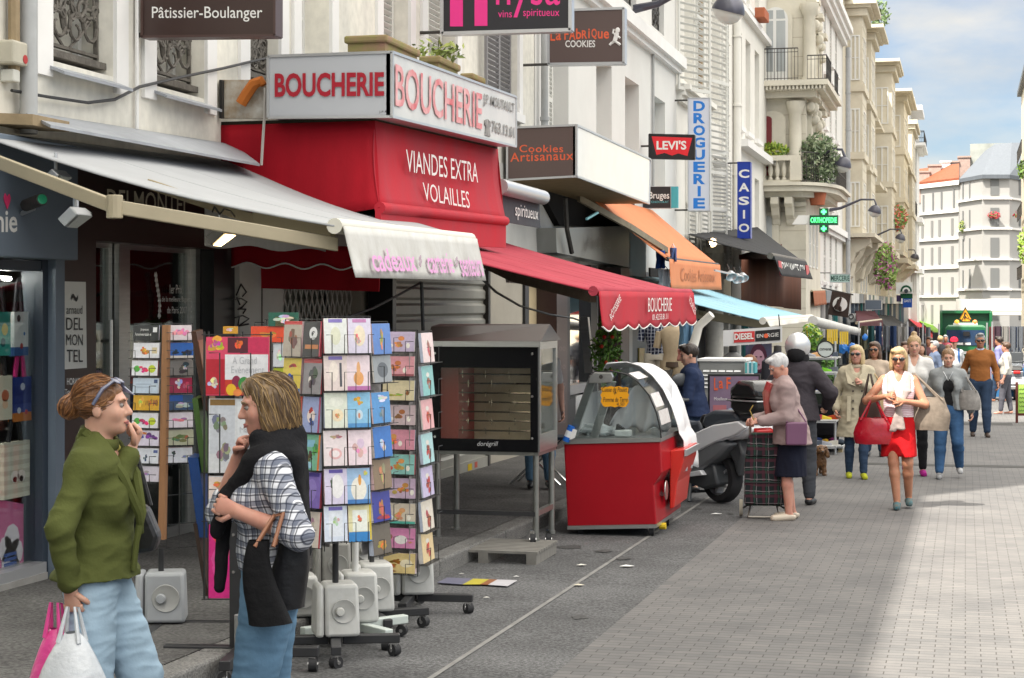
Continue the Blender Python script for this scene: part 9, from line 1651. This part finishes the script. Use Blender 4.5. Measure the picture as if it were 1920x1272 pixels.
for i,(px,d,H,cc_,lg,wm_,hr,rz,lab)in enumerate([(1728,36,1.6,(.34,.30,.24),denim_d,1,'long',3.1,'woman in a beige jacket far behind the white blouse woman'),(1742,48,1.68,(.16,.08,.09),denim_d,1,'short',2.8,'person in a wine dark jacket in the distance left of the truck'),(1763,52,1.7,(.03,.03,.035),blackc,0,'short',.2,'dark clothed person far back in front of the truck'),(1752,40,1.62,(.10,.13,.2),denim_d,1,'short',2.0,'person in slate blue far behind the topknot woman'),(1873,47,1.7,(.22,.22,.42),denim_d,0,'short',1.2,'person in a violet blue shirt right of the orange sweater man'),(1886,40,1.6,(.48,.46,.42),cloth('grey skirt wool',(.1,.1,.12)),1,'short',1.4,'woman in a cream jacket and grey skirt at the right side stalls'),(1868,60,1.72,(.05,.22,.12),blackc,0,'short',3.0,'person in green far down the right side'),(1773,63,1.7,(.28,.06,.08),denim_d,1,'long',3.3,'person in dark red farthest along, beside the truck'),(1880,66,1.66,(.30,.42,.06),denim_d,0,'short',1.0,'person in a lime jacket far down the right side'),(1698,34,1.64,(.10,.10,.12),denim_d,1,'bob',3.0,'dark dressed person partly hidden behind the red skirt woman')]):
 x_,y_=at(px,d);person(lab,x_,y_,rz,H,.02,['fair','tan','pink'][i%3],1.05,woman=bool(wm_),top=cloth(f'far garment {i}',cc_),leg=lg,hair=hr,hairm=hm[i%4],face=False,feet=((-.1,.1),(.1,-.1)))
g=G(1534,893);t=thing('dog','small shaggy brown dog standing on the road beside the helmeted man','dog',(g.x,g.y,gz(g.y)+.018),FC_C+.25)
q=[('t',(0,.10,.20),(0,-.18,.21),(.085,.10),(.075,.085),V((1,0,0)),.04),('c',(0,.12,.22),(0,.19,.31),.06,.05,.04),('e',(0,.21,.34),(.058,.06,.055),.02),('c',(0,.24,.33),(0,.31,.31),.034,.024,.02),('c',(0,-.2,.24),(0,-.3,.33),.02,.012,.02)]
for sx in(-1,1):q+=[('c',(sx*.05,.12,.18),(sx*.055,.125,.02),.036,.026,.02),('c',(sx*.055,.13,.018),(sx*.055,.16,.016),.026,.022,.01),('c',(sx*.055,-.15,.19),(sx*.06,-.10,.12),.05,.032,.02),('c',(sx*.06,-.10,.12),(sx*.06,-.17,.06),.03,.022,.02),('c',(sx*.06,-.17,.06),(sx*.06,-.14,.016),.022,.022,.01),('c',(sx*.055,.2,.36),(sx*.085,.21,.26),.028,.03,.01)]
sobj('body',q,.008,hairmat('ginger fur',(.26,.13,.05),(.10,.05,.025)),t,.012,26)
fm=MB();fm.ball((0,.335,.318),(.014,.012,.011));fm.build('nose',m_black,t,local=True,smooth=True)
for sx in(-1,1):fm=MB();fm.ball((sx*.026,.262,.358),.009);fm.build('eye',m_black,t,local=True,smooth=True)
